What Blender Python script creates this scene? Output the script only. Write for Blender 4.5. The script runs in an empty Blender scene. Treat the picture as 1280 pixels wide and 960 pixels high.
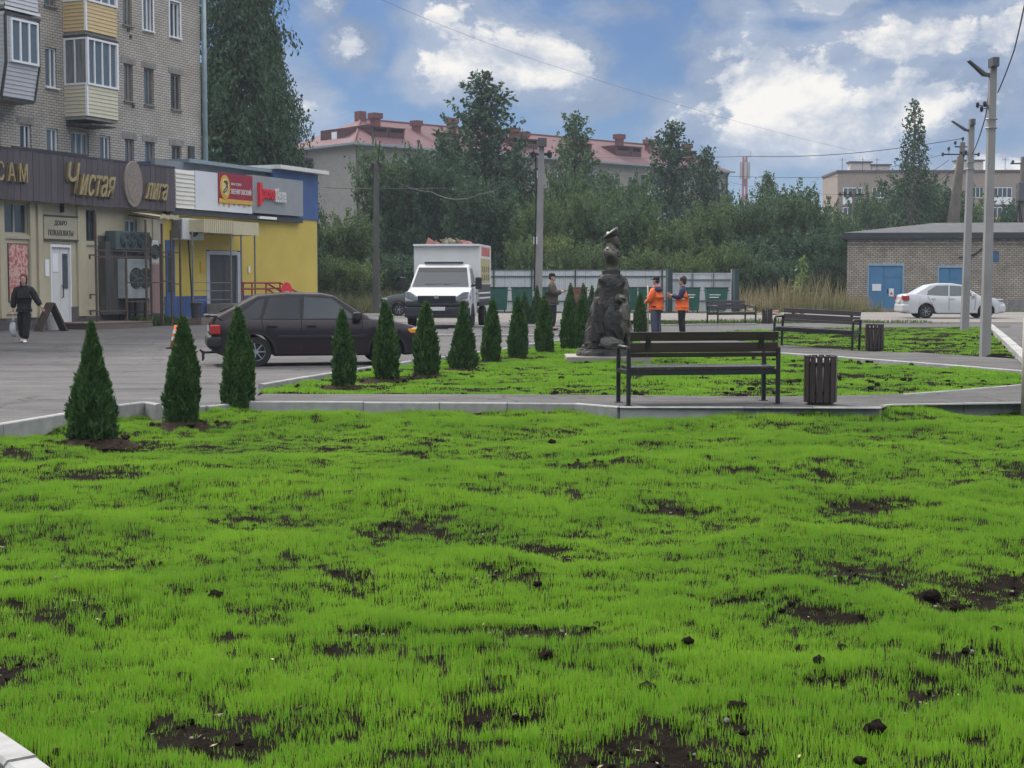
import bpy, math, random
import numpy as np
from mathutils import Vector, Matrix, noise
from math import sin, cos, pi, sqrt, atan2, exp, radians as R
random.seed(7)
rng = np.random.default_rng(7)
S = bpy.context.scene
C = S.collection

# ------------------------------------------------------------------ camera
FOC, CH = 1900.0, 1.5                      # focal length in photo pixels (1280 wide), eye height in metres
PITCH = math.atan(125.0 / FOC)
FW = Vector((0, cos(PITCH), -sin(PITCH))); UP = Vector((0, sin(PITCH), cos(PITCH)))
cam_data = bpy.data.cameras.new('camera'); cam = bpy.data.objects.new('camera', cam_data); C.objects.link(cam)
cam_data.sensor_fit = 'HORIZONTAL'; cam_data.sensor_width = 36.0; cam_data.lens = 36.0 * FOC / 1280.0
cam_data.clip_start = 0.1; cam_data.clip_end = 6000
cam.location = (0, 0, CH); cam.rotation_euler = (pi / 2 - PITCH, 0, 0)
S.camera = cam
S.render.engine = 'CYCLES'
S.cycles.use_denoising = True
S.cycles.max_bounces = 6; S.cycles.diffuse_bounces = 3; S.cycles.glossy_bounces = 3
S.cycles.transmission_bounces = 4; S.cycles.transparent_max_bounces = 6; S.cycles.volume_bounces = 0
S.cycles.sample_clamp_indirect = 6
S.view_settings.view_transform = 'Standard'; S.view_settings.look = 'None'
S.view_settings.exposure = 0.12; S.view_settings.gamma = 1.0; S.view_settings.use_curve_mapping = False

def ray(px, py):
    return FW * FOC + Vector((1, 0, 0)) * (px - 640.0) + UP * (480.0 - py)
def gp(px, py, z=0.0):
    """world point on the level z seen at photo pixel px, py"""
    d = ray(px, py); t = (z - CH) / d.z
    return Vector((d.x * t, d.y * t, z))
def at(px, py, Y):
    """world point at depth Y seen at photo pixel"""
    d = ray(px, py); t = Y / d.y
    return Vector((d.x * t, Y, CH + d.z * t))

# ------------------------------------------------------------------ sky
SUN_EL, SUN_AZ = R(48), R(-38)             # azimuth from +Y, clockwise positive
sunv = Vector((sin(SUN_AZ) * cos(SUN_EL), cos(SUN_AZ) * cos(SUN_EL), sin(SUN_EL)))
world = bpy.data.worlds.new('World'); S.world = world; world.use_nodes = True
def build_sky():
    nt = world.node_tree; N = nt.nodes; N.clear(); L = nt.links
    def val(x):
        return x
    def m(op, a, b=None, c=None, clamp=False):
        n = N.new('ShaderNodeMath'); n.operation = op; n.use_clamp = clamp
        for i, x in enumerate((a, b, c)):
            if x is None: continue
            if isinstance(x, (int, float)): n.inputs[i].default_value = x
            else: L.new(x, n.inputs[i])
        return n.outputs[0]
    def vm(op, a, b):
        n = N.new('ShaderNodeVectorMath'); n.operation = op
        for i, x in enumerate((a, b)):
            if isinstance(x, (tuple, list)): n.inputs[i].default_value = x
            else: L.new(x, n.inputs[i])
        return n.outputs[0]
    def nz(vec, scale, detail=6, rough=.55, dist=0.0):
        n = N.new('ShaderNodeTexNoise'); n.inputs['Scale'].default_value = scale; n.inputs['Detail'].default_value = detail
        n.inputs['Roughness'].default_value = rough; n.inputs['Distortion'].default_value = dist
        L.new(vec, n.inputs['Vector']); return n.outputs[0]
    def sstep(x, a, b):
        n = N.new('ShaderNodeMapRange'); n.interpolation_type = 'SMOOTHSTEP'
        n.inputs[1].default_value = a; n.inputs[2].default_value = b; L.new(x, n.inputs[0]); return n.outputs[0]
    def mix(f, a, b, bt='MIX'):
        n = N.new('ShaderNodeMix'); n.data_type = 'RGBA'; n.blend_type = bt
        for i, x in ((0, f), (6, a), (7, b)):
            if isinstance(x, (int, float)): n.inputs[i].default_value = x
            elif isinstance(x, (tuple, list)): n.inputs[i].default_value = (*x, 1)
            else: L.new(x, n.inputs[i])
        return n.outputs[2]
    tc = N.new('ShaderNodeTexCoord'); d = tc.outputs['Generated']
    sp = N.new('ShaderNodeSeparateXYZ'); L.new(d, sp.inputs[0])
    az = m('ARCTAN2', sp.outputs[0], sp.outputs[1]); el = m('ARCSINE', sp.outputs[2])
    sky = N.new('ShaderNodeTexSky'); sky.sky_type = 'NISHITA'; sky.sun_disc = False
    sky.sun_elevation = SUN_EL; sky.sun_rotation = SUN_AZ; sky.altitude = 100; sky.air_density = 1.0; sky.dust_density = 0.6; sky.ozone_density = 2.0
    base = mix(1.0, sky.outputs[0], SKY_TINT, 'MULTIPLY')
    # cumulus banks: each is a lump of cloud in one direction, its edge broken up by noise
    sq = vm('MULTIPLY', d, (1, 1, 1.5))
    n1 = nz(sq, 8, 8, .58, .25); n2 = nz(sq, 30, 7, .6, .2); n0 = nz(sq, 3.5, 4, .5); n3 = nz(sq, 55, 8, .68, .2)
    tot = None
    for (px, py, rx, ry, w) in CLOUDS:
        a0, e0 = math.atan((px - 640) / FOC), math.atan((355 - py) / FOC)
        da = m('DIVIDE', m('SUBTRACT', az, a0), rx / FOC); de = m('DIVIDE', m('SUBTRACT', el, e0), ry / FOC)
        g = m('MULTIPLY', m('EXPONENT', m('MULTIPLY', m('ADD', m('MULTIPLY', da, da), m('MULTIPLY', de, de)), -1.0)), w)
        tot = g if tot is None else m('MAXIMUM', tot, g)
    high = sstep(el, R(10), R(24))
    cover = m('MULTIPLY', high, m('ADD', .55, m('MULTIPLY', n0, 1.1)))         # general broken cover higher up
    tot = m('MAXIMUM', tot, cover)
    dens = m('ADD', tot, m('ADD', m('MULTIPLY', m('SUBTRACT', n1, .5), 1.9), m('MULTIPLY', m('SUBTRACT', n2, .5), .7)))
    mask = sstep(dens, .34, .80)
    # light from the sun side: compare the density a little towards the light
    off = vm('ADD', sq, (-.010, .0, .020)); n1b = nz(off, 8, 8, .58, .25); n2b = nz(off, 30, 7, .6, .2)
    lit = m('ADD', m('MULTIPLY', m('SUBTRACT', n1, n1b), 5.0), m('MULTIPLY', m('SUBTRACT', n2, n2b), 1.6))
    lit = sstep(m('ADD', lit, m('MULTIPLY', m('SUBTRACT', dens, .75), .55)), -.40, .85)
    bright = m('ADD', 1.0, m('MULTIPLY', sstep(el, R(9), R(50)), ZENITH))
    ccol = mix(lit, tuple(c / SKY_S for c in (.40, .455, .56)), tuple(c / SKY_S for c in (.93, .885, .82)))
    veil = m('MULTIPLY', sstep(m('ADD', n0, m('MULTIPLY', n1, .5)), .62, .95), .5)
    base = mix(veil, base, tuple(c / SKY_S for c in (.25, .35, .54)))
    grey = mix(sstep(n1, .35, .65), tuple(c / SKY_S for c in (.19, .255, .385)), tuple(c / SKY_S for c in (.38, .445, .57)))
    col = mix(m('MULTIPLY', sstep(dens, .12, .66), .9), base, grey)
    col = mix(m('MULTIPLY', sstep(m('ADD', dens, m('MULTIPLY', m('SUBTRACT', n3, .5), 1.15)), .68, .92), .95), col, ccol)
    col = mix(1.0, col, bright_rgb(N, L, bright), 'MULTIPLY')
    bg = N.new('ShaderNodeBackground'); bg.inputs[1].default_value = SKY_S; L.new(col, bg.inputs[0])
    out = N.new('ShaderNodeOutputWorld'); L.new(bg.outputs[0], out.inputs[0])
def bright_rgb(N, L, b):
    n = N.new('ShaderNodeCombineColor')
    for i in range(3): L.new(b, n.inputs[i])
    return n.outputs[0]
SKY_S, ZENITH = 0.1, 2.2
SKY_TINT = (.20, .345, .57)
CLOUDS = [(600, 88, 105, 46, 1.25), (680, 84, 90, 50, 1.3), (735, 130, 75, 36, .9), (590, 45, 110, 40, .8), (445, 62, 42, 44, 1.2), (412, 15, 30, 30, 1.0),
          (385, 130, 60, 60, .62), (560, 25, 95, 35, .8), (960, 110, 110, 62, 1.15), (880, 150, 120, 60, .72), (900, 75, 70, 40, .8), (1145, 62, 125, 38, 1.15),
          (1250, 60, 60, 36, 1.1), (1030, 12, 60, 26, 1.2), (1170, 135, 115, 56, 1.1), (1225, 225, 90, 40, 1.1), (960, 170, 130, 46, .95),
          (1060, 175, 90, 45, .9), (830, 130, 60, 40, .6), (1000, 285, 130, 16, .9), (780, 20, 80, 30, .7), (900, 20, 70, 30, .7)]
build_sky()
sun_d = bpy.data.lights.new('sun', 'SUN'); sun_d.energy = 3.5; sun_d.angle = R(11); sun_d.color = (1.0, .95, .87)
sun = bpy.data.objects.new('sun', sun_d); C.objects.link(sun); sun.location = (0, 0, 60)
sun.rotation_euler = sunv.to_track_quat('Z', 'Y').to_euler()

# ------------------------------------------------------------------ materials
MATS = {}
def mat(name, col, rough=.8, var=.15, scale=6.0, bump=0.0, bscale=40.0, metal=0.0, spec=.4, coat=0.0, col2=None, obj_rand=0.0, island=0.0, trans=0.0, stretch=None, detail=5):
    if name in MATS: return MATS[name]
    M = bpy.data.materials.new(name); M.use_nodes = True; MATS[name] = M
    nt = M.node_tree; N = nt.nodes; L = nt.links; N.clear()
    out = N.new('ShaderNodeOutputMaterial'); b = N.new('ShaderNodeBsdfPrincipled')
    b.inputs['Roughness'].default_value = rough; b.inputs['Metallic'].default_value = metal
    b.inputs['Specular IOR Level'].default_value = spec; b.inputs['Coat Weight'].default_value = coat
    b.inputs['Base Color'].default_value = (*col, 1)
    tc = N.new('ShaderNodeTexCoord'); vec = tc.outputs['Object']
    if stretch:
        mp = N.new('ShaderNodeMapping'); mp.inputs['Scale'].default_value = stretch; L.new(vec, mp.inputs[0]); vec = mp.outputs[0]
    colour = None
    if var > 0 or col2:
        nz = N.new('ShaderNodeTexNoise'); nz.inputs['Scale'].default_value = scale; nz.inputs['Detail'].default_value = detail; nz.inputs['Roughness'].default_value = .6
        L.new(vec, nz.inputs['Vector'])
        rp = N.new('ShaderNodeValToRGB'); rp.color_ramp.elements[0].position = .32; rp.color_ramp.elements[1].position = .68
        c2 = col2 if col2 else tuple(min(1, c * (1 + var)) for c in col); c1 = col if col2 else tuple(c * (1 - var) for c in col)
        rp.color_ramp.elements[0].color = (*c1, 1); rp.color_ramp.elements[1].color = (*c2, 1)
        L.new(nz.outputs[0], rp.inputs[0]); colour = rp.outputs[0]
    rnd = None
    if obj_rand > 0: rnd = (N.new('ShaderNodeObjectInfo').outputs['Random'], obj_rand)
    if island > 0: rnd = (N.new('ShaderNodeNewGeometry').outputs['Random Per Island'], island)
    if rnd:
        mr = N.new('ShaderNodeMapRange'); mr.inputs[3].default_value = 1 - rnd[1]; mr.inputs[4].default_value = 1 + rnd[1]; L.new(rnd[0], mr.inputs[0])
        mx = N.new('ShaderNodeMix'); mx.data_type = 'RGBA'; mx.blend_type = 'MULTIPLY'; mx.inputs[0].default_value = 1
        if colour: L.new(colour, mx.inputs[6])
        else: mx.inputs[6].default_value = (*col, 1)
        cc = N.new('ShaderNodeCombineColor')
        for i in range(3): L.new(mr.outputs[0], cc.inputs[i])
        L.new(cc.outputs[0], mx.inputs[7]); colour = mx.outputs[2]
    if colour: L.new(colour, b.inputs['Base Color'])
    if bump > 0:
        n2 = N.new('ShaderNodeTexNoise'); n2.inputs['Scale'].default_value = bscale; n2.inputs['Detail'].default_value = 4; L.new(vec, n2.inputs['Vector'])
        bp = N.new('ShaderNodeBump'); bp.inputs['Strength'].default_value = bump; bp.inputs['Distance'].default_value = .02; L.new(n2.outputs[0], bp.inputs['Height']); L.new(bp.outputs[0], b.inputs['Normal'])
    sh = b.outputs[0]
    if trans > 0:
        t = N.new('ShaderNodeBsdfTranslucent'); ms = N.new('ShaderNodeMixShader'); ms.inputs[0].default_value = trans
        if colour: L.new(colour, t.inputs[0])
        else: t.inputs[0].default_value = (*col, 1)
        L.new(sh, ms.inputs[1]); L.new(t.outputs[0], ms.inputs[2]); sh = ms.outputs[0]
    L.new(sh, out.inputs[0])
    return M
def brick_mat(name, c1, c2, mortar, bw=.25, bh=.088, msize=.012, mottle=.25):
    if name in MATS: return MATS[name]
    M = bpy.data.materials.new(name); M.use_nodes = True; MATS[name] = M
    nt = M.node_tree; N = nt.nodes; L = nt.links; b = N['Principled BSDF']; b.inputs['Roughness'].default_value = .9; b.inputs['Specular IOR Level'].default_value = .2
    tc = N.new('ShaderNodeTexCoord'); sx = N.new('ShaderNodeSeparateXYZ'); L.new(tc.outputs['Object'], sx.inputs[0])
    ad = N.new('ShaderNodeMath'); ad.operation = 'ADD'; L.new(sx.outputs[0], ad.inputs[0]); L.new(sx.outputs[1], ad.inputs[1])
    cb = N.new('ShaderNodeCombineXYZ'); L.new(ad.outputs[0], cb.inputs[0]); L.new(sx.outputs[2], cb.inputs[1])
    t = N.new('ShaderNodeTexBrick'); L.new(cb.outputs[0], t.inputs['Vector'])
    for k, v in (('Color1', c1), ('Color2', c2), ('Mortar', mortar)): t.inputs[k].default_value = (*v, 1)
    t.inputs['Scale'].default_value = 1; t.inputs['Brick Width'].default_value = bw; t.inputs['Row Height'].default_value = bh; t.inputs['Mortar Size'].default_value = msize; t.inputs['Mortar Smooth'].default_value = .2
    nz = N.new('ShaderNodeTexNoise'); nz.inputs['Scale'].default_value = .9; nz.inputs['Detail'].default_value = 8; nz.inputs['Roughness'].default_value = .7; L.new(tc.outputs['Object'], nz.inputs['Vector'])
    mr = N.new('ShaderNodeMapRange'); mr.inputs[1].default_value = .3; mr.inputs[2].default_value = .7; mr.inputs[3].default_value = 1 - mottle; mr.inputs[4].default_value = 1 + mottle * .5; L.new(nz.outputs[0], mr.inputs[0])
    cc = N.new('ShaderNodeCombineColor')
    for i in range(3): L.new(mr.outputs[0], cc.inputs[i])
    mx = N.new('ShaderNodeMix'); mx.data_type = 'RGBA'; mx.blend_type = 'MULTIPLY'; mx.inputs[0].default_value = 1; L.new(t.outputs[0], mx.inputs[6]); L.new(cc.outputs[0], mx.inputs[7]); L.new(mx.outputs[2], b.inputs['Base Color'])
    bp = N.new('ShaderNodeBump'); bp.invert = True; bp.inputs['Strength'].default_value = .6; bp.inputs['Distance'].default_value = .012; L.new(t.outputs['Fac'], bp.inputs['Height']); L.new(bp.outputs[0], b.inputs['Normal'])
    return M
def glass_mat(name, col=(.035, .045, .055), rough=.06):
    if name in MATS: return MATS[name]
    M = mat(name, col, rough, 0, spec=.9); return M

# ------------------------------------------------------------------ mesh helpers
def rotz(a): return Matrix.Rotation(a, 3, 'Z')
class MB:
    def __init__(s): s.v = []; s.f = []; s.m = []; s.mi = 0
    def add(s, vs, fs):
        n = len(s.v); s.v += [tuple(v) for v in vs]; s.f += [tuple(i + n for i in f) for f in fs]; s.m += [s.mi] * len(fs); return s
    def box(s, x0, x1, y0, y1, z0, z1):
        return s.add([(x0, y0, z0), (x1, y0, z0), (x1, y1, z0), (x0, y1, z0), (x0, y0, z1), (x1, y0, z1), (x1, y1, z1), (x0, y1, z1)],
                     [(3, 2, 1, 0), (4, 5, 6, 7), (0, 1, 5, 4), (1, 2, 6, 5), (2, 3, 7, 6), (3, 0, 4, 7)])
    def bar(s, p0, p1, w, h=None, up=(0, 0, 1), w1=None, h1=None):
        """box of section w x h from p0 to p1"""
        h = h or w; w1 = w1 or w; h1 = h1 or h
        p0 = Vector(p0); p1 = Vector(p1); d = (p1 - p0).normalized(); u = Vector(up)
        if abs(d.dot(u)) > .98: u = Vector((0, 1, 0))
        a = d.cross(u).normalized(); b = a.cross(d).normalized()
        vs = []
        for p, ww, hh in ((p0, w, h), (p1, w1, h1)):
            for sa, sb in ((-1, -1), (1, -1), (1, 1), (-1, 1)): vs.append(p + a * (sa * ww / 2) + b * (sb * hh / 2))
        return s.add(vs, [(0, 1, 2, 3), (7, 6, 5, 4), (0, 4, 5, 1), (1, 5, 6, 2), (2, 6, 7, 3), (3, 7, 4, 0)])
    def tube(s, pts, r, n=8, r1=None):
        pts = [Vector(p) for p in pts]; k = len(pts); vs = []; fs = []
        rs = r if isinstance(r, (list, tuple)) else [r + ((r1 if r1 is not None else r) - r) * i / max(1, k - 1) for i in range(k)]
        prev = None
        for i, p in enumerate(pts):
            d = (pts[min(i + 1, k - 1)] - pts[max(i - 1, 0)]).normalized()
            if prev is None:
                u = Vector((0, 0, 1)) if abs(d.z) < .9 else Vector((0, 1, 0)); a = d.cross(u).normalized()
            else: a = (prev - d * prev.dot(d)).normalized()
            prev = a; b = d.cross(a)
            for j in range(n):
                t = 2 * pi * j / n; vs.append(p + (a * cos(t) + b * sin(t)) * rs[i])
        for i in range(k - 1):
            for j in range(n): fs.append((i * n + j, i * n + (j + 1) % n, (i + 1) * n + (j + 1) % n, (i + 1) * n + j))
        fs.append(tuple(range(n - 1, -1, -1))); fs.append(tuple((k - 1) * n + j for j in range(n)))
        return s.add(vs, fs)
    def lathe(s, prof, n=16, c=(0, 0), sx=1, sy=1, caps=True):
        vs = []; fs = []
        for r, z in prof:
            for j in range(n): t = 2 * pi * j / n; vs.append((c[0] + r * cos(t) * sx, c[1] + r * sin(t) * sy, z))
        for i in range(len(prof) - 1):
            for j in range(n): fs.append((i * n + j, i * n + (j + 1) % n, (i + 1) * n + (j + 1) % n, (i + 1) * n + j))
        if caps: fs.append(tuple(range(n - 1, -1, -1))); fs.append(tuple((len(prof) - 1) * n + j for j in range(n)))
        return s.add(vs, fs)
    def prism(s, poly, a0, a1, axis='y'):
        """2-D polygon extruded along an axis: poly in (x,z) for y, (x,y) for z, (y,z) for x"""
        n = len(poly); f = {'y': lambda p, a: (p[0], a, p[1]), 'z': lambda p, a: (p[0], p[1], a), 'x': lambda p, a: (a, p[0], p[1])}[axis]
        vs = [f(p, a0) for p in poly] + [f(p, a1) for p in poly]
        return s.add(vs, [tuple(range(n)), tuple(range(2 * n - 1, n - 1, -1))] + [(i, n + i, n + (i + 1) % n, (i + 1) % n) for i in range(n)])
    def disc(s, c, r, axis, thick, n=20, sx=1.0):
        """short cylinder along axis 'x','y' or 'z' centred at c"""
        c = Vector(c); e = {'x': (Vector((0, 1, 0)), Vector((0, 0, 1)), Vector((1, 0, 0))), 'y': (Vector((1, 0, 0)), Vector((0, 0, 1)), Vector((0, 1, 0))), 'z': (Vector((1, 0, 0)), Vector((0, 1, 0)), Vector((0, 0, 1)))}[axis]
        vs = []
        for k in (-.5, .5):
            for j in range(n): t = 2 * pi * j / n; vs.append(c + e[0] * (cos(t) * r * sx) + e[1] * (sin(t) * r) + e[2] * (k * thick))
        return s.add(vs, [tuple(range(n)), tuple(range(2 * n - 1, n - 1, -1))] + [(j, n + j, n + (j + 1) % n, (j + 1) % n) for j in range(n)])
    def blob(s, c, r, n=10, seed=0, rough=.25, fq=1.5):
        """irregular lump"""
        c = Vector(c); r = Vector(r) if not isinstance(r, (int, float)) else Vector((r, r, r)); vs = []; fs = []; m = n // 2 + 1
        for i in range(m + 1):
            th = pi * i / m
            for j in range(n):
                ph = 2 * pi * j / n; d = Vector((sin(th) * cos(ph), sin(th) * sin(ph), cos(th)))
                k = 1 + rough * noise.noise(d * fq + Vector((seed * 7.3, seed * 3.1, seed))) * 2
                vs.append(c + Vector((d.x * r.x, d.y * r.y, d.z * r.z)) * k)
        for i in range(m):
            for j in range(n): fs.append((i * n + j, (i + 1) * n + j, (i + 1) * n + (j + 1) % n, i * n + (j + 1) % n))
        return s.add(vs, fs)
    def mesh(s, name, mats, smooth=False):
        me = bpy.data.meshes.new(name); me.from_pydata(s.v, [], s.f)
        for m_ in (mats if isinstance(mats, (list, tuple)) else [mats]): me.materials.append(m_)
        if any(s.m): me.polygons.foreach_set('material_index', s.m)
        if smooth: me.polygons.foreach_set('use_smooth', [True] * len(s.f))
        me.update(); return me
    def build(s, name, mats, parent=None, loc=(0, 0, 0), rz=0, smooth=False, bevel=0, seg=2, fix=False):
        me = s.mesh(name, mats, smooth)
        if fix: fix_normals(me)
        return put(name, me, parent, loc, rz, bevel, seg)
def fix_normals(me):
    import bmesh
    bm = bmesh.new(); bm.from_mesh(me); bmesh.ops.recalc_face_normals(bm, faces=bm.faces); bm.to_mesh(me); bm.free()
def put(name, me, parent=None, loc=(0, 0, 0), rz=0, bevel=0, seg=2):
    o = bpy.data.objects.new(name, me); C.objects.link(o); o.location = loc
    o.rotation_euler = (0, 0, rz) if isinstance(rz, (int, float)) else rz
    if parent is not None: o.parent = parent
    if bevel:
        md = o.modifiers.new('bevel', 'BEVEL'); md.width = bevel; md.segments = seg; md.limit_method = 'ANGLE'
    return o
def tag(o, label=None, cat=None, group=None, kind=None):
    if label: o['label'] = label
    if cat: o['category'] = cat
    if group: o['group'] = group
    if kind: o['kind'] = kind
    return o
def thing(name, label, cat, loc=(0, 0, 0), rz=0, group=None):
    o = bpy.data.objects.new(name, None); C.objects.link(o); o.location = loc; o.rotation_euler = (0, 0, rz); o.empty_display_size = .2
    return tag(o, label, cat, group)
def struct(o): o['kind'] = 'structure'; return o
def stuff(o): o['kind'] = 'stuff'; return o
def copy_tree(o, loc, rz=0, label=None, scale=None):
    ch = {}
    for q in list(o.children_recursive): ch.setdefault(q.parent.name, []).append(q)
    def rec(a, parent):
        b = a.copy(); C.objects.link(b)
        if parent is not None: b.parent = parent
        for q in ch.get(a.name, []): rec(q, b)
        return b
    r = rec(o, None); r.location = loc; r.rotation_euler = (0, 0, rz)
    if scale: r.scale = scale
    if label: r['label'] = label
    return r
def text_mesh(txt, size, depth, shear=0.0, bold=0.0, sx=1.0):
    """solid lettering lying in the x-z plane facing -y, centred on its own origin; returns verts, faces and width"""
    cu = bpy.data.curves.new('lettering', 'FONT'); cu.body = txt; cu.size = size; cu.extrude = depth / 2; cu.shear = shear; cu.offset = bold
    cu.align_x = 'CENTER'; cu.align_y = 'CENTER'; cu.resolution_u = 3
    o = bpy.data.objects.new('lettering', cu); C.objects.link(o)
    dg = bpy.context.evaluated_depsgraph_get(); me = bpy.data.meshes.new_from_object(o.evaluated_get(dg))
    vs = [(v.co.x * sx, -v.co.z, v.co.y) for v in me.vertices]; fs = [tuple(p.vertices) for p in me.polygons]
    bpy.data.objects.remove(o); bpy.data.curves.remove(cu); bpy.data.meshes.remove(me)
    return vs, fs
def fit_text(mb, txt, u0, u1, z0, z1, y, depth=.04, shear=0.0, bold=0.0):
    vs, fs = text_mesh(txt, 1.0, depth, shear, bold)
    xs = [v[0] for v in vs]; zs = [v[2] for v in vs]; kx = (u1 - u0) / (max(xs) - min(xs)); kz = (z1 - z0) / (max(zs) - min(zs))
    mb.add([(u0 + (v[0] - min(xs)) * kx, y + v[1], z0 + (v[2] - min(zs)) * kz) for v in vs], fs)
class Fac:
    """a vertical plane: local x runs along it, local y into the wall, z up; q() finds the spot of the plane seen at a photo pixel"""
    def __init__(s, p0, ang, z0=0.0):
        s.p = Vector((p0[0], p0[1], z0)); s.a = ang; s.u = Vector((cos(ang), sin(ang), 0)); s.n = Vector((sin(ang), -cos(ang), 0))
    def q(s, px, py, d=0.0):
        o = s.p + s.n * d; r = ray(px, py); c = Vector((0, 0, CH)); t = (o - c).dot(s.n) / r.dot(s.n); w = c + r * t
        return (w - s.p).dot(s.u), w.z - s.p.z
    def U(s, px, d=0.0): return s.q(px, 355, d)[0]
    def w(s, u, z=0, d=0): return s.p + s.u * u + s.n * d + Vector((0, 0, z))
def wall_holes(mb, u0, u1, z0, z1, holes, y=0.0, depth=.14):
    """a wall face in the plane y with rectangular openings and their reveals"""
    us = sorted({u0, u1, *[min(max(h[i], u0), u1) for h in holes for i in (0, 1)]}); zs = sorted({z0, z1, *[min(max(h[i], z0), z1) for h in holes for i in (2, 3)]})
    for a, b in zip(us, us[1:]):
        for c, d in zip(zs, zs[1:]):
            mu, mz = (a + b) / 2, (c + d) / 2
            if any(h[0] < mu < h[1] and h[2] < mz < h[3] for h in holes): continue
            mb.add([(a, y, c), (b, y, c), (b, y, d), (a, y, d)], [(0, 1, 2, 3)])
    for h in holes:
        a, b, c, d = h; e = y + depth
        mb.add([(a, y, c), (b, y, c), (b, y, d), (a, y, d), (a, e, c), (b, e, c), (b, e, d), (a, e, d)], [(0, 4, 5, 1), (1, 5, 6, 2), (2, 6, 7, 3), (3, 7, 4, 0)])
def window(parent, u0, u1, z0, z1, y, fm, gm, mull=(.5,), fw=.05, rail=None, sill=None, name='window'):
    m = MB(); d = .06
    m.box(u0, u0 + fw, y - .03, y + d, z0, z1); m.box(u1 - fw, u1, y - .03, y + d, z0, z1)
    m.box(u0 + fw, u1 - fw, y - .03, y + d, z0, z0 + fw); m.box(u0 + fw, u1 - fw, y - .03, y + d, z1 - fw, z1)
    for t in mull: c = u0 + (u1 - u0) * t; m.box(c - fw * .5, c + fw * .5, y - .026, y + d, z0 + fw, z1 - fw)
    if rail: c = z0 + (z1 - z0) * rail; m.box(u0 + fw, u1 - fw, y - .022, y + d, c - fw * .4, c + fw * .4)
    o = m.build(name, fm, parent)
    MB().box(u0 + .01, u1 - .01, y + d * .3, y + d * .7, z0 + .01, z1 - .01).build('pane', gm, o)
    if sill: MB().box(u0 - .05, u1 + .05, y - .2, y - .031, z0 - .05, z0 - .005).build('sill', sill, o)
    return o
# ------------------------------------------------------------------ ground, roads, kerbs
def waves(n, lo, hi, seed):
    g = np.random.default_rng(seed); k = np.exp(g.uniform(math.log(lo), math.log(hi), n)); a = g.uniform(0, 2 * pi, n); p = g.uniform(0, 2 * pi, n)
    amp = k ** -.7; amp /= sqrt((amp ** 2).sum() / 2)
    def f(x, y):
        r = np.zeros_like(x, dtype=float)
        for kk, aa, pp, m_ in zip(k, a, p, amp): r += m_ * np.sin(2 * pi * kk * (x * cos(aa) + y * sin(aa)) + pp)
        return r
    return f
W_BIG, W_MID, W_FINE = waves(30, .12, .7, 3), waves(40, .5, 2.2, 5), waves(40, 2.5, 9, 9)
def inside(poly, x, y):
    r = np.zeros(x.shape, bool); n = len(poly)
    for i in range(n):
        (x0, y0), (x1, y1) = poly[i][:2], poly[(i + 1) % n][:2]
        if y0 == y1: continue
        r ^= ((y0 > y) != (y1 > y)) & (x < (x1 - x0) * (y - y0) / (y1 - y0) + x0)
    return r
def poly(pts, z): return [tuple(gp(px, py, z))[:2] for px, py in pts]
def asphalt(name, base, dark, light, stretch):
    """rolled asphalt: wide worn bands, blotches, grain and a few cracks"""
    M = bpy.data.materials.new(name); M.use_nodes = True; MATS[name] = M; N = M.node_tree.nodes; L = M.node_tree.links; b = N['Principled BSDF']; b.inputs['Roughness'].default_value = .9; b.inputs['Specular IOR Level'].default_value = .2
    tc = N.new('ShaderNodeTexCoord'); mp = N.new('ShaderNodeMapping'); mp.inputs['Scale'].default_value = stretch; L.new(tc.outputs['Object'], mp.inputs[0])
    def nz(v, sc, d, r=.6): n = N.new('ShaderNodeTexNoise'); n.inputs['Scale'].default_value = sc; n.inputs['Detail'].default_value = d; n.inputs['Roughness'].default_value = r; L.new(v, n.inputs['Vector']); return n.outputs[0]
    def ramp(x, stops):
        r = N.new('ShaderNodeValToRGB'); e = r.color_ramp.elements
        while len(e) < len(stops): e.new(.5)
        for k, (p, c) in zip(e, stops): k.position = p; k.color = (*c, 1)
        L.new(x, r.inputs[0]); return r.outputs[0]
    def mul(a, c): n = N.new('ShaderNodeMix'); n.data_type = 'RGBA'; n.blend_type = 'MULTIPLY'; n.inputs[0].default_value = 1; L.new(a, n.inputs[6]); L.new(c, n.inputs[7]); return n.outputs[2]
    g = lambda v: (v, v, v)
    c = ramp(nz(mp.outputs[0], .55, 8), [(.30, dark), (.48, base), (.56, base), (.70, light)])
    c = mul(c, ramp(nz(tc.outputs['Object'], 2.2, 9, .7), [(.3, g(.78)), (.7, g(1.2))])); c = mul(c, ramp(nz(tc.outputs['Object'], 55, 4, .8), [(.25, g(.6)), (.5, g(1)), (.75, g(1.45))]))
    vo = N.new('ShaderNodeTexVoronoi'); vo.feature = 'DISTANCE_TO_EDGE'; vo.inputs['Scale'].default_value = .32; wv = N.new('ShaderNodeVectorMath'); wv.operation = 'MULTIPLY_ADD'; wn = N.new('ShaderNodeTexNoise'); wn.inputs['Scale'].default_value = 1.3; wn.inputs['Detail'].default_value = 6; L.new(tc.outputs['Object'], wn.inputs['Vector']); L.new(wn.outputs[1], wv.inputs[0]); wv.inputs[1].default_value = (1.2, 1.2, 1.2); L.new(tc.outputs['Object'], wv.inputs[2]); L.new(wv.outputs[0], vo.inputs['Vector'])
    c = mul(c, ramp(vo.outputs['Distance'], [(0, g(.5)), (.012, g(1.0))])); L.new(c, b.inputs['Base Color'])
    bp = N.new('ShaderNodeBump'); bp.inputs['Strength'].default_value = .6; bp.inputs['Distance'].default_value = .015; L.new(nz(tc.outputs['Object'], 90, 3, .7), bp.inputs['Height']); L.new(bp.outputs[0], b.inputs['Normal']); return M
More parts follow.
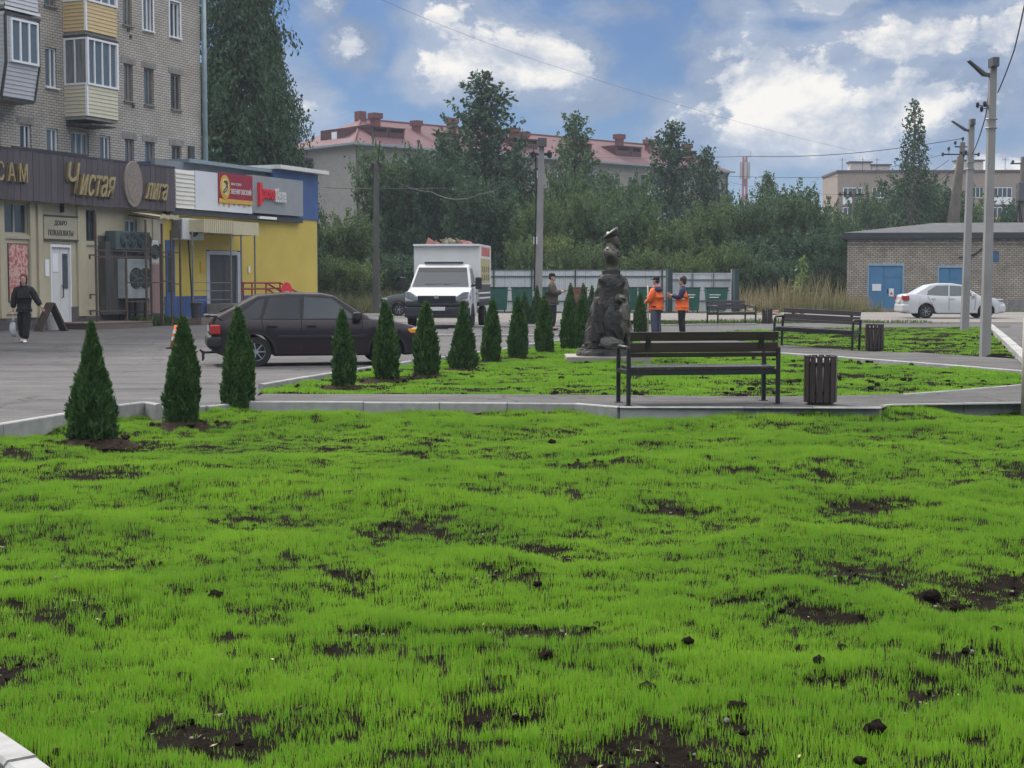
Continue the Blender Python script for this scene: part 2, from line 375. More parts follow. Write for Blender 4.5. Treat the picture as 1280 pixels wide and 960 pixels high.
M_ASPH = asphalt('asphalt', (.102, .097, .096), (.064, .062, .064), (.148, .136, .129), (.28, 1.5, 1)); M_PATH = asphalt('path_asphalt', (.092, .088, .085), (.064, .062, .062), (.125, .118, .112), (.5, 2.0, 1))
M_NEWASPH = mat('dark_asphalt', (.035, .036, .04), .9, var=.25, scale=30, bump=.9, bscale=160)
M_KERB = mat('kerb_concrete', (.23, .228, .222), .9, col2=(.34, .335, .32), scale=5, bump=.3, bscale=120, obj_rand=.13, detail=8)
M_KERBW = mat('pale_kerb', (.27, .265, .255), .9, col2=(.37, .365, .35), scale=6, bump=.3, bscale=100, obj_rand=.08)
M_SOIL = mat('soil', (.007, .0055, .0045), 1.0, col2=(.020, .0155, .012), scale=14, bump=1.0, bscale=60, detail=9, spec=.03)
M_DIRT = mat('dry_dirt', (.125, .113, .10), .95, col2=(.19, .174, .155), scale=.5, bump=.4, bscale=30, detail=9, stretch=(.5, 1.5, 1))
M_FIELD = mat('rough_ground', (.055, .062, .028), .95, col2=(.11, .095, .055), scale=.35, bump=.8, bscale=8, detail=9)
M_CLOD = mat('soil_clod', (.009, .007, .006), 1.0, col2=(.022, .017, .014), scale=40, bump=1.0, bscale=90, spec=.03)

b = MB(); b.add([(-900, -60, -.16), (900, -60, -.16), (900, 2500, -.16), (-900, 2500, -.16)], [(0, 1, 2, 3)]); struct(b.build('ground', M_FIELD))
# parking yard: a near level piece that meets the path, then a piece that dips and rises again
def road_z(Y):
    def ss(a, b, t): t = min(1, max(0, (t - a) / (b - a))); return t * t * (3 - 2 * t)
    return .05 - .17 * ss(19.5, 27, Y) + .15 * ss(31, 41, Y)
KA = [gp(px, py, .12) for px, py in ((-330, 582), (-160, 554.5), (0, 528.7), (85, 515), (145, 506), (182, 501.7))]
m = MB()
near = [(p.x - .04, p.y) for p in KA] + [tuple(gp(200, 508.4, .05))[:2], tuple(gp(258, 507.6, .05))[:2], tuple(gp(314, 502.6, .05))[:2], tuple(gp(330, 485, .05))[:2], (gp(330, 485, .05).x, 21.0), (-48, 21.0), (-48, KA[0].y)]
m.add([(x, y, .05) for x, y in near], [tuple(range(len(near)))])
ys = list(np.linspace(21.0, 60, 80)); n0 = len(m.v)
xs = [-48, -36, -24, -12, 1.2, 3]
vs = [(x, y, road_z(y)) for y in ys for x in xs]; k = len(xs)
m.add(vs, [(i * k + j, i * k + j + 1, (i + 1) * k + j + 1, (i + 1) * k + j) for i in range(len(ys) - 1) for j in range(k - 1)])
road = struct(m.build('parking_road', M_ASPH, fix=True))
# strips behind: pavement with the people, dirt road, right-hand drive
def sheet(name, pts, z, M): m = MB(); q = poly(pts, z); m.add([(x, y, z) for x, y in q], [tuple(range(len(q)))]); return struct(m.build(name, M, fix=True))
sheet('pavement', [(560, 418.5), (745, 419), (830, 421), (905, 416), (1010, 409.5), (1262, 408.5), (1262, 403.8), (1010, 403.8), (945, 404.5), (830, 406), (560, 407)], .06, M_PATH)
sheet('dirt_road', [(395, 402.5), (640, 402.8), (820, 400), (960, 403.0), (1400, 403.2), (1500, 389.5), (960, 390.5), (800, 391.5), (395, 391.5)], .035, M_DIRT)
sheet('driveway', [(1238, 403.5), (1241, 408), (1255, 424), (1279, 445), (1330, 490), (1900, 490), (1700, 403.5)], .045, M_ASPH)
PATH1 = [(318, 502.4), (322, 502.2), (720, 505), (775, 510), (1100, 511), (1112, 507), (1290, 504.5), (1500, 504), (1500, 452), (1275, 480.7), (1200, 487.5), (1135, 492.0), (1085, 493.5), (960, 495.5), (700, 493.5), (550, 492.5), (400, 492.5), (330, 492), (318, 496)]
sheet('footpath', PATH1, .1, M_PATH)
PATH2 = [(800, 432), (980, 441), (1100, 449.5), (1275, 463), (1500, 484), (1500, 474), (1276, 449), (1225, 445.5), (1145, 440.3), (1120, 440.5), (1070, 438.7), (979, 431), (900, 424), (830, 419), (800, 419)]
sheet('footpath', PATH2, .094, M_PATH)
sheet('footpath', [(0, 933), (43, 962), (90, 1000), (90, 1130), (-400, 1130), (-300, 760)], .10, M_NEWASPH)

# kerbs, stone by stone
def kerb_mesh(w, h, M):
    c = .012; b = MB(); b.prism([(-w / 2, 0), (w / 2, 0), (w / 2, h - c), (w / 2 - c, h), (-w / 2 + c, h), (-w / 2, h - c)], 0, 1, 'x'); return b.mesh('kerb_stone', M)
def kerb(pts, z0, z1, w=.08, L=1.0, M=M_KERB, lab=None):
    root = struct(thing('kerb', lab, None)); me = kerb_mesh(w, z1 - z0, M)
    for p, q in zip(pts, pts[1:]):
        p = Vector((p[0], p[1], 0)); q = Vector((q[0], q[1], 0)); d = q - p; n = max(1, round(d.length / L)); a = atan2(d.y, d.x)
        for i in range(n):
            s = p + d * (i / n); o = put('kerb_stone', me, root, (s.x, s.y, z0 + random.uniform(-.004, .004)), a + random.uniform(-.004, .004)); o.scale = (d.length / n - .009, 1, 1)
    return root
kerb([p + Vector((0, 0, 0)) for p in KA] + [gp(199, 509, .08)], -.08, .12)
kerb([gp(199, 509, .06), gp(258, 508.2, .06), gp(313, 503, .06)], -.1, .068)
KB = [gp(px, py, .11) for px, py in ((313, 501.8), (318, 501.6), (455, 502), (550, 502.5), (720, 503.7), (775, 508.3), (930, 508.5), (1102, 508.8))]
kerb(KB, -.1, .11)
kerb([gp(1102, 506.5, .105), gp(1115, 505, .105), gp(1290, 502.5, .105), gp(1480, 502, .105)], -.1, .105)
KC = [gp(px, py, .12) for px, py in ((326, 480), (410, 466), (447, 460), (466, 457.5), (550, 446), (627, 435.6), (661, 429.5), (700, 424.5), (752, 420))]
kerb(KC, -.15, .12)
kerb([gp(px, py, .11) for px, py in ((1128, 492.2), (1200, 487), (1275, 480.2), (1420, 466))], 0, .108, w=.06)
kerb([gp(px, py, .11) for px, py in ((900, 437), (980, 440.5), (1100, 449), (1275, 462.4), (1420, 474))], 0, .108, w=.07, M=M_KERBW)
kerb([gp(px, py, .2) for px, py in ((1237, 405.0), (1256, 421), (1277, 440), (1310, 470))], 0, .2, w=.2, M=M_KERBW)
kerb([gp(px, py, .115) for px, py in ((-110, 859), (-30, 909), (28, 949), (112, 1012), (200, 1082))], -.08, .115, w=.105, M=M_KERBW)
kerb([gp(px, py, .09) for px, py in ((752, 418.6), (660, 418.2), (545, 418))], -.1, .09, w=.1)
kerb([gp(px, py, .12) for px, py in ((545, 406.5), (640, 406.5), (830, 405.5), (945, 404))], -.1, .12, w=.1)

# ---- lawns: uneven soil with sprouting grass
FRONT = poly([(-330, 588), (-160, 560), (0, 533), (85, 519), (145, 509.5), (186, 504.5), (203, 512), (262, 514), (320, 510), (720, 512.5), (768, 518), (1108, 516), (1116, 511.5), (1500, 509)], 0) + [(16, 1.5), tuple(gp(185, 1052, 0))[:2], tuple(gp(70, 962, 0))[:2], tuple(gp(-6, 915, 0))[:2], tuple(gp(-110, 840, 0))[:2], (-6.5, 8)]
MIDL = poly([(329, 489), (334, 483), (412, 469), (466, 460.5), (550, 449), (627, 438.5), (700, 427.5), (752, 422.5), (800, 424), (800, 433.5), (900, 438.5), (980, 442.8), (1100, 451.5), (1275, 465), (1275, 480), (1200, 486.5), (1135, 491.2), (1085, 493), (960, 495), (700, 493), (550, 492), (400, 492), (335, 491)], .09)
FARL = poly([(900, 413), (1010, 410), (1239, 409.5), (1274, 447), (1225, 444.5), (1145, 439.7), (1120, 440), (1070, 438), (979, 430.3), (905, 424)], .08)
BARE = [(1010, 755, 70, 26), (930, 745, 60, 12), (1083, 704, 66, 15), (1056, 600, 42, 10), (1095, 627, 60, 8), (620, 868, 50, 30), (240, 907, 66, 24), (80, 772, 80, 12), (60, 735, 60, 9), (180, 740, 45, 10), (535, 650, 55, 14), (530, 552, 28, 9), (720, 620, 32, 9), (838, 628, 45, 7), (640, 676, 60, 8), (690, 792, 110, 12), (560, 792, 50, 8), (1215, 735, 80, 12), (1250, 712, 55, 10), (800, 938, 75, 26), (440, 718, 40, 10), (620, 708, 50, 9), (1180, 580, 60, 8), (1260, 585, 50, 9), (30, 825, 50, 12), (20, 565, 60, 7), (100, 552, 90, 9), (225, 531, 50, 5), (300, 516, 45, 5), (720, 580, 50, 6), (120, 590, 60, 7), (300, 645, 50, 7), (390, 588, 60, 6), (1040, 850, 50, 8), (1200, 820, 90, 10), (880, 900, 60, 10), (1240, 935, 70, 14), (460, 790, 60, 10), (330, 760, 60, 9), (1190, 860, 60, 8), (10, 965, 60, 30), (140, 700, 70, 8)]
BARE_W = []
for px, py, rx, ry in BARE:
    c = gp(px, py, 0); Yd = c.y; BARE_W.append((c.x, c.y, rx * Yd / FOC, max(.10, ry * Yd * Yd / (CH * FOC))))
def bareness(x, y):
    """0 where the grass is thick, 1 on bare soil"""
    r = np.zeros_like(x)
    wob = W_MID(x, y) * .28 + W_FINE(x, y) * .3
    for cx, cy, rx, ry in BARE_W:
        d = np.sqrt(((x - cx) / rx) ** 2 + ((y - cy) / ry) ** 2) + wob; r = np.maximum(r, np.clip((1.4 - d) / .95, 0, 1) * .94)
    g = W_MID(x * .7, y * 1.3) * .5 + W_BIG(x, y) * .3 + W_FINE(x * .8, y * 1.2) * .62
    return np.maximum(r, np.clip((g - .32) / 1.6, 0, 1) * .9)
def soil_z(x, y, z0): return z0 + .020 * W_BIG(x, y) + .019 * W_MID(x, y) + .007 * W_FINE(x, y) - .022 * bareness(x, y)
def lawn_sheet(name, pl, z0, res, grow, amp=1.0):
    a = np.array(pl); x0, y0 = a.min(0); x1, y1 = a.max(0); X, Y = np.meshgrid(np.arange(x0 - .3, x1 + .3, res), np.arange(max(y0, 1.5) - .3, y1 + .3, res))
    c = a.mean(0)
    ins = np.zeros(X.shape, bool)
    for dx, dy in ((0, 0), (grow, 0), (-grow, 0), (0, grow), (0, -grow)): ins |= inside(pl, X + dx, Y + dy)
    core = inside(pl, X, Y)
    for dx, dy in ((.12, 0), (-.12, 0), (0, .12), (0, -.12)): core &= inside(pl, X + dx, Y + dy)
    Z = z0 + (soil_z(X, Y, 0)) * amp * np.where(core, 1, .3) - np.where(core, 0, .03)
    idx = -np.ones(X.shape, int); idx[ins] = np.arange(ins.sum())
    V = np.stack([X[ins], Y[ins], Z[ins]], 1)
    q = np.stack([idx[:-1, :-1], idx[:-1, 1:], idx[1:, 1:], idx[1:, :-1]], -1).reshape(-1, 4); q = q[(q >= 0).all(1)]
    me = bpy.data.meshes.new(name); me.vertices.add(len(V)); me.vertices.foreach_set('co', V.ravel()); me.loops.add(q.size); me.loops.foreach_set('vertex_index', q.ravel())
    me.polygons.add(len(q)); me.polygons.foreach_set('loop_start', np.arange(0, q.size, 4)); me.polygons.foreach_set('loop_total', np.full(len(q), 4)); me.materials.append(M_SOIL); me.update(); me.validate()
    return struct(put(name, me))
FRONTV = [p for p in FRONT]
lawn_sheet('lawn_soil', FRONT, -.03, .07, .12)
lawn_sheet('lawn_soil', MIDL, .07, .12, .15, .7)
lawn_sheet('lawn_soil', FARL, .065, .2, .25, .8)

# grass tufts: real blades, scattered by geometry nodes
def grass_mat(name, c1, c2, c3):
    M = mat(name, c1, .55, trans=.38, spec=.25); nt = M.node_tree; N = nt.nodes; L = nt.links
    geo = N.new('ShaderNodeNewGeometry'); oi = N.new('ShaderNodeObjectInfo'); nz = N.new('ShaderNodeTexNoise'); nz.inputs['Scale'].default_value = .9; nz.inputs['Detail'].default_value = 4
    L.new(geo.outputs['Position'], nz.inputs['Vector'])
    rp = N.new('ShaderNodeValToRGB'); rp.color_ramp.elements[0].position = .38; rp.color_ramp.elements[1].position = .62; rp.color_ramp.elements[0].color = (*c1, 1); rp.color_ramp.elements[1].color = (*c2, 1); L.new(nz.outputs[0], rp.inputs[0])
    mx = N.new('ShaderNodeMix'); mx.data_type = 'RGBA'; mx.inputs[7].default_value = (*c3, 1); L.new(rp.outputs[0], mx.inputs[6])
    mr = N.new('ShaderNodeMapRange'); mr.inputs[1].default_value = .55; mr.inputs[4].default_value = .75; L.new(geo.outputs['Random Per Island'], mr.inputs[0]); L.new(mr.outputs[0], mx.inputs[0])
    for n in N:
        if n.type == 'BSDF_PRINCIPLED': L.new(mx.outputs[2], n.inputs['Base Color'])
        if n.type == 'BSDF_TRANSLUCENT': L.new(mx.outputs[2], n.inputs[0])
    return M
M_GRASS = grass_mat('young_grass', (.128, .35, .016), (.215, .465, .024), (.22, .27, .05))
def tuft(n, rad, h0, h1, w, lean, seed, M=None):
    g = random.Random(seed); b = MB()
    for _ in range(n):
        a = g.uniform(0, 2 * pi); r = rad * sqrt(g.random()); x, y = r * cos(a), r * sin(a); h = g.uniform(h0, h1); t = g.uniform(0, 2 * pi); l = g.uniform(0, lean) * h; q = g.uniform(0, 2 * pi)
        dx, dy = cos(t) * w / 2, sin(t) * w / 2; ex, ey = cos(q) * l, sin(q) * l
        b.add([(x - dx, y - dy, -.01), (x + dx, y + dy, -.01), (x + dx * .8 + ex * .35, y + dy * .8 + ey * .35, h * .6), (x - dx * .8 + ex * .35, y - dy * .8 + ey * .35, h * .6), (x + ex, y + ey, h)], [(0, 1, 2, 3), (3, 2, 4)])
    return b.mesh('grass_tuft', M or M_GRASS)
def scatter(name, pts, rots, scls, meshes):
    me = bpy.data.meshes.new(name); me.vertices.add(len(pts)); me.vertices.foreach_set('co', np.asarray(pts, np.float32).ravel())
    at_ = me.attributes.new('rot', 'FLOAT_VECTOR', 'POINT'); at_.data.foreach_set('vector', np.asarray(rots, np.float32).ravel())
    as_ = me.attributes.new('scl', 'FLOAT_VECTOR', 'POINT'); as_.data.foreach_set('vector', np.asarray(scls, np.float32).ravel())
    col = bpy.data.collections.new(name + '_sources')
    for q in meshes: o = bpy.data.objects.new(name + '_source', q); col.objects.link(o)
    o = put(name, me); ng = bpy.data.node_groups.new(name, 'GeometryNodeTree')
    ng.interface.new_socket('Geometry', in_out='INPUT', socket_type='NodeSocketGeometry'); ng.interface.new_socket('Geometry', in_out='OUTPUT', socket_type='NodeSocketGeometry')
    N = ng.nodes; L = ng.links; gi = N.new('NodeGroupInput'); go = N.new('NodeGroupOutput'); ip = N.new('GeometryNodeInstanceOnPoints'); ci = N.new('GeometryNodeCollectionInfo')
    ci.inputs[0].default_value = col; ci.inputs['Separate Children'].default_value = True; ci.inputs['Reset Children'].default_value = True
    L.new(gi.outputs[0], ip.inputs['Points']); L.new(ci.outputs[0], ip.inputs['Instance']); ip.inputs['Pick Instance'].default_value = True
    for an, so in (('rot', 'Rotation'), ('scl', 'Scale')):
        na = N.new('GeometryNodeInputNamedAttribute'); na.data_type = 'FLOAT_VECTOR'; na.inputs['Name'].default_value = an; L.new(na.outputs['Attribute'], ip.inputs[so])
    L.new(ip.outputs[0], go.inputs[0]); md = o.modifiers.new('scatter', 'NODES'); md.node_group = ng
    return stuff(o)
def grow_lawn(name, pl, z0, bands, meshes, amp=1.0, thin=0.0, hs=1.0):
    P = []; Sc = []; a = np.array(pl)
    for (ya, yb, dens, sxy) in bands:
        x0, x1 = a[:, 0].min(), a[:, 0].max(); half = lambda y: .345 * y + .5
        x0 = max(x0, -half(yb)); x1 = min(x1, half(yb)); n = int((x1 - x0) * (yb - ya) * dens); x = rng.uniform(x0, x1, n); y = rng.uniform(ya, yb, n)
        k = inside(pl, x, y) & (np.abs(x) < half(y)); x, y = x[k], y[k]; br = bareness(x, y) if len(x) else x
        thick = np.clip(1 - br, 0, 1) * (1 - thin * np.clip(.5 + .6 * W_MID(x * .7, y * .9), 0, 1)); k = rng.random(len(x)) < .06 + .94 * thick ** 1.3
        x, y, thick = x[k], y[k], thick[k]; P.append(np.stack([x, y, z0 + soil_z(x, y, 0) * amp], 1))
        hh = hs * (.45 + .42 * thick) * (1 + .16 * W_BIG(x, y) + .12 * W_MID(x, y)) * rng.uniform(.8, 1.25, len(x)); Sc.append(np.stack([np.full(len(x), sxy), np.full(len(x), sxy), np.clip(hh, .3, 1.7)], 1))
    P = np.concatenate(P); Sc = np.concatenate(Sc); Rr = np.zeros_like(P); Rr[:, 2] = rng.uniform(0, 2 * pi, len(P))
    return scatter(name, P, Rr, Sc, meshes)
near_t = [tuft(15, .038, .016, .048, .0026, .35, i) for i in range(6)]
far_t = [tuft(12, .055, .030, .062, .0075, .4, 20 + i) for i in range(5)]
grow_lawn('front_lawn_grass', FRONT, -.03, [(4.2, 7.5, 1250, 1.0), (7.5, 11, 820, 1.1), (11, 18.6, 520, 1.4)], near_t)
grow_lawn('centre_lawn_grass', MIDL, .07, [(18.6, 38, 300, 1.35)], far_t, .7, .8, .75)
grow_lawn('sparse_lawn_grass', FARL, .065, [(28, 52, 82, 1.7)], far_t, .8, 1.0, .7)
# soil clods lying in the grass
CL = [(270, 740, 9, 'beside a bare patch'), (1094, 911, 15, 'squarish, the biggest of them'), (922, 887, 13, 'wedge shaped'), (808, 861, 11, 'alone in thick grass'), (683, 818, 9, 'low and round, by a long soil crack'), (748, 773, 9, 'at the end of a long bare streak'),
      (1053, 803, 7, 'small and domed'), (1023, 833, 8, 'flat'), (1165, 724, 12, 'large, on the edge of a long bare strip'), (672, 724, 6, 'small, by a thin patch'), (1245, 787, 7, 'pointed'), (930, 914, 7, 'crumbly'), (1076, 948, 9, 'half hidden by blades'), (860, 804, 8, 'broken'), (1195, 750, 8, 'dark and knobbly'), (690, 550, 5, 'tiny, far up the lawn')]
for i, (px, py, r, how) in enumerate(CL):
    p = gp(px, py + r * .5, 0.0); rr = .98 * r * p.y / FOC; b = MB(); b.blob((0, 0, 0), (rr, rr * .9, rr * .6), 18, i + 3, .26, 2.0); zz = float(soil_z(np.array([p.x]), np.array([p.y]), 0)[0]) - .004
    o = b.build('soil_clod', M_CLOD, smooth=True, loc= (p.x, p.y, zz + rr * .3), rz=random.random() * 6); tag(o, 'dark soil clod in the grass, ' + how, 'soil clod', 'soil clods on the front lawn')
g = MB()
for i in range(1500):
    cx, cy, rx, ry = BARE_W[rng.integers(len(BARE_W))]; a = rng.uniform(0, 6.28); r = sqrt(rng.random()) * 1.1; x = cx + rx * r * cos(a); y = cy + ry * r * sin(a); s_ = rng.uniform(.004, .02)
    if not inside(FRONT, np.array([x]), np.array([y]))[0]: continue
    z = float(soil_z(np.array([x]), np.array([y]), 0)[0]); g.mi = 0 if rng.random() > .22 else 1; s_ *= .55 if g.mi else .95; g.blob((x, y, z - .03 + s_ * .3), (s_, s_, s_ * .7), 6, i, .3)
tagged = stuff(g.build('soil_crumbs', [M_CLOD, mat('pebble', (.17, .155, .13), .9, .3)]))
g = MB()
for i in range(900):
    a_ = rng.random() < .75; pl = MIDL if a_ else FARL; A = np.array(pl); x = rng.uniform(A[:, 0].min(), A[:, 0].max()); y = rng.uniform(A[:, 1].min(), A[:, 1].max())
    if inside(pl, np.array([x]), np.array([y]))[0]: s_ = rng.uniform(.015, .055); g.blob((x, y, .075), (s_, s_, s_ * .6), 7, i, .3)
stuff(g.build('soil_crumbs', M_CLOD))

g = MB()
for i in range(1300):
    x, y = rng.uniform(-4.2, 4.8), 4.4 + 12 * rng.random() ** 1.6
    if abs(x) > .36 * y or not inside(FRONT, np.array([x]), np.array([y]))[0]: continue
    if rng.random() > .12 + bareness(np.array([x]), np.array([y]))[0] * .9: continue
    z = float(soil_z(np.array([x]), np.array([y]), -.03)[0]) + rng.uniform(.004, .012); a = rng.uniform(0, 6.28); l, w = rng.uniform(.008, .03), rng.uniform(.0025, .006); d = Vector((cos(a) * l, sin(a) * l, rng.uniform(-.004, .006))); e = Vector((-sin(a) * w, cos(a) * w, .001)); c = Vector((x, y, z))
    g.add([c - d - e * .4, c - e, c + d, c + e], [(0, 1, 2, 3)])
stuff(g.build('dry_bits', mat('dry_bits', (.30, .255, .16), .9, .3, 30, island=.5)))
# ------------------------------------------------------------------ plants
def quads_mesh(name, V, nq, mats, per=4):
    """V: (nq*4,3) vertices of separate quads"""
    me = bpy.data.meshes.new(name); me.vertices.add(len(V)); me.vertices.foreach_set('co', np.asarray(V, np.float32).ravel()); me.loops.add(nq * 4); me.loops.foreach_set('vertex_index', np.arange(nq * 4))
    me.polygons.add(nq); me.polygons.foreach_set('loop_start', np.arange(0, nq * 4, 4)); me.polygons.foreach_set('loop_total', np.full(nq, 4)); me.materials.append(mats); me.update(); return me
def unit(a): return a / np.maximum(1e-6, np.linalg.norm(a, axis=1, keepdims=True))
def leaf_quads(P, axis, size, width, g):
    """pointed leaf-like quads starting at P along axis"""
    n = len(P); side = unit(np.cross(axis, g.normal(size=(n, 3)))); s = (size * g.uniform(.7, 1.3, n))[:, None]
    mid = P + axis * s * .5; w = side * s * width * .5
    nrm = np.cross(axis, side) * s * .12
    V = np.stack([P - nrm, mid - w, P + axis * s - nrm, mid + w], 1).reshape(-1, 3); return V
M_BARK = mat('bark', (.055, .045, .035), .95, var=.4, scale=9, bump=.6, stretch=(1, 1, .2))
M_BIRCHBARK = mat('birch_bark', (.28, .27, .25), .9, col2=(.06, .055, .05), scale=5, stretch=(1, 1, .6))
M_LEAF = mat('leaves_dark', (.056, .100, .046), .7, col2=(.092, .148, .062), scale=.55, island=.55, trans=.22, spec=.2)
M_LEAFD = mat('leaves_deep', (.038, .076, .044), .7, col2=(.064, .112, .058), scale=.5, island=.55, trans=.2, spec=.2)
M_LEAFM = mat('leaves_mid', (.072, .118, .042), .7, col2=(.112, .165, .058), scale=.5, island=.5, trans=.25, spec=.2)
M_LEAFL = mat('leaves_pale', (.105, .155, .05), .7, col2=(.15, .2, .07), scale=.6, island=.5, trans=.25, spec=.2)
M_LEAFY = mat('leaves_maple', (.12, .19, .05), .65, col2=(.17, .24, .07), scale=2, island=.3, trans=.3, spec=.2)
M_THUJA = mat('thuja_sprays', (.034, .088, .024), .75, col2=(.075, .15, .042), scale=9, island=.35, trans=.15, spec=.2)
M_STRAW = mat('dry_grass', (.20, .17, .09), .85, col2=(.30, .25, .14), scale=.8, island=.5, trans=.25, spec=.15)
M_STRAWG = mat('tall_green_grass', (.10, .14, .05), .8, col2=(.19, .18, .08), scale=.6, island=.3, trans=.25, spec=.15)

def thuja_meshes(H, prof, n, seed, ln=.075):
    g = np.random.default_rng(seed); ph = g.uniform(0, 6.28, 5)
    zz = []; 
    z = g.random(n * 3); r = prof(z); k = g.random(n * 3) < r / r.max() * .9 + .1; z = z[k][:n]; n = len(z); r = prof(z)
    a = g.uniform(0, 2 * pi, n)
    lump = 1 + .10 * np.sin(3 * a + ph[0] + 5 * z) + .08 * np.sin(5 * a + ph[1] - 9 * z) + .07 * np.sin(9 * a + ph[2] + 17 * z) + .05 * np.sin(23 * z + ph[3] + 2 * a)
    rr = r * lump * (g.uniform(.45, 1.0, n) ** .5)
    P = np.stack([rr * np.cos(a), rr * np.sin(a), z * H * .97 + .02], 1)
    out = np.stack([np.cos(a), np.sin(a), np.zeros(n)], 1)
    ax = unit(out * .45 + np.array([0, 0, 1.0]) + g.normal(size=(n, 3)) * .33)
    P -= ax * ln * .45
    V = [leaf_quads(P, ax, ln, .34, g)]
    for s in (-1, 1):   # side fans of each spray
        side = unit(np.cross(ax, out + g.normal(size=(n, 3)) * .5)); V.append(leaf_quads(P + ax * ln * .3, unit(ax + side * s * .75), ln * .62, .36, g))
    V = np.concatenate(V); V[:, 2] = np.maximum(V[:, 2], .0)
    t = MB(); t.tube([(0, 0, -.05), (.005, 0, H * .4), (0, 0, H * .85)], [.028, .02, .006], 7)
    return quads_mesh('crown', V, len(V) // 4, M_THUJA), t.mesh('trunk', M_BARK)
pr_cone = lambda R_: (lambda z: R_ * np.clip((1 - z) ** .72 * (1 + .18 * np.sin(z * 5)) , .03, 1) * np.clip(z / .08 + .78, 0, 1))
pr_col = lambda R_: (lambda z: R_ * np.clip(1.02 * (1 - z ** 2.3) ** .75 * (.82 + .18 * np.sin(np.clip(z * 3.4 + .3, 0, pi))), .04, 1))
TH = {'cone': thuja_meshes(1.0, pr_cone(.25), 5200, 1), 'col': thuja_meshes(1.0, pr_col(.195), 6000, 2, .07), 'colb': thuja_meshes(1.0, pr_col(.185), 6000, 3, .07),
      's1': thuja_meshes(1.0, pr_col(.18), 1700, 4, .09), 's2': thuja_meshes(1.0, pr_cone(.22), 1700, 5, .09), 's3': thuja_meshes(1.0, pr_col(.19), 1700, 6, .09)}
THUJAS = [(117, 551, 404, 'cone', .77, 'squat cone-shaped thuja, widest of the young thujas, on the lawn edge at the road kerb'),
          (228, 531, 396, 'col', .79, 'column-shaped thuja standing in front of the orange traffic cone'),
          (299, 514, 385, 'colb', .82, 'thuja hiding the rear wheel arch and tail of the dark hatchback'),
          (430, 486, 387, 's1', 1, 'thuja in front of the dark hatchback at its front door'), (484, 477, 377, 's3', 1.0, 'thuja hiding the front wheel of the dark hatchback'),
          (533, 471, 378, 's3', 1.1, 'thuja below the headlight side of the white truck grille'), (579, 462, 378, 's2', 1.12, 'broad thuja below the mirror side of the white truck cab'),
          (614, 454, 374, 's1', 1.0, 'thuja just past the rear wheel of the white truck'), (648, 449, 371, 's3', 1.0, 'thuja between the truck and the man in the brown jacket'),
          (681, 443, 370, 's1', 1.05, 'thuja standing right before the man in the brown jacket'), (710, 439, 373, 's1', 1.0, 'thuja on the lawn, second from the monument'), (728, 436, 369, 's3', .95, 'thuja touching the outline of the monument rock'),
          (800, 419, 366, 's3', 1.0, 'thuja between the monument and the worker with the pole')]
TH_GROUP = 'young thujas planted along the lawn'
for px, yb, yt, kind, wk, lab in THUJAS:
    z0 = -.03 if yb > 500 else .06; p = gp(px, yb, z0); H = at(px, yt, p.y).z - z0
    t = thing('thuja', lab, 'thuja', (p.x, p.y, z0), random.random() * 6.28, TH_GROUP); t.scale = (H * wk * (.81 if yb < 500 else 1), H * wk * (.81 if yb < 500 else 1), H); t.rotation_euler.x = random.uniform(-.03, .03); t.rotation_euler.y = random.uniform(-.03, .03)
    put('crown', TH[kind][0], t); put('trunk', TH[kind][1], t)
    mo = MB(); rr = .33 if yb > 500 else .36; vs = [(0, 0, .075)]; n = 20
    for k in range(1, 7):
        for q in range(n): a_ = 2 * pi * q / n; f = k / 6; r_ = rr * f * (1 + .28 * noise.noise(Vector((cos(a_) * 1.3 + px, sin(a_) * 1.3, 0)))) * 1.25; vs.append((r_ * cos(a_), r_ * sin(a_) * .9, .075 * (1 - f) ** 1.2 - .055 * f ** 3 + .022 * noise.noise(Vector((r_ * cos(a_) * 11 + px, r_ * sin(a_) * 11, 1)))))
    mo.add(vs, [(0, 1 + q, 1 + (q + 1) % n) for q in range(n)] + [(1 + k * n + q, 1 + (k + 1) * n + q, 1 + (k + 1) * n + (q + 1) % n, 1 + k * n + (q + 1) % n) for k in range(5) for q in range(n)])
    for i in range(22): a_ = rng.uniform(0, 6.28); r_ = rr * rng.uniform(.3, 1.35); s_ = rng.uniform(.012, .035); mo.blob((r_ * cos(a_), r_ * sin(a_), .035 * (1 - r_ / rr / 1.4)), (s_, s_, s_ * .8), 7, i, .3)
    struct(mo.build('soil_mound', mat('dug_soil', (.022, .016, .012), 1.0, col2=(.055, .04, .029), scale=22, bump=1.0, bscale=50, spec=.03), None, (p.x, p.y, z0 + .005), smooth=True))
for px, yb, yt, lab in ((656, 405, 364, 'small thuja of the back row beside the streetlight pole, farther from it'), (671, 405, 358, 'small thuja of the back row between streetlight pole and brown-jacket man'), (713, 401, 355, 'small thuja of the back row before the rusty red bin'),
                        (729, 401, 355, 'small thuja of the back row, middle one behind the monument'), (740, 402, 358, 'small thuja of the back row nearly touching the monument rock top')):
    p = gp(px, yb, .03); H = at(px, yt, p.y).z - .03; t = thing('thuja', lab, 'thuja', (p.x, p.y, .03), random.random() * 6, 'thujas of the back row'); t.scale = (H * .9, H * .9, H); put('crown', TH['s2'][0], t); put('trunk', TH['s2'][1], t)

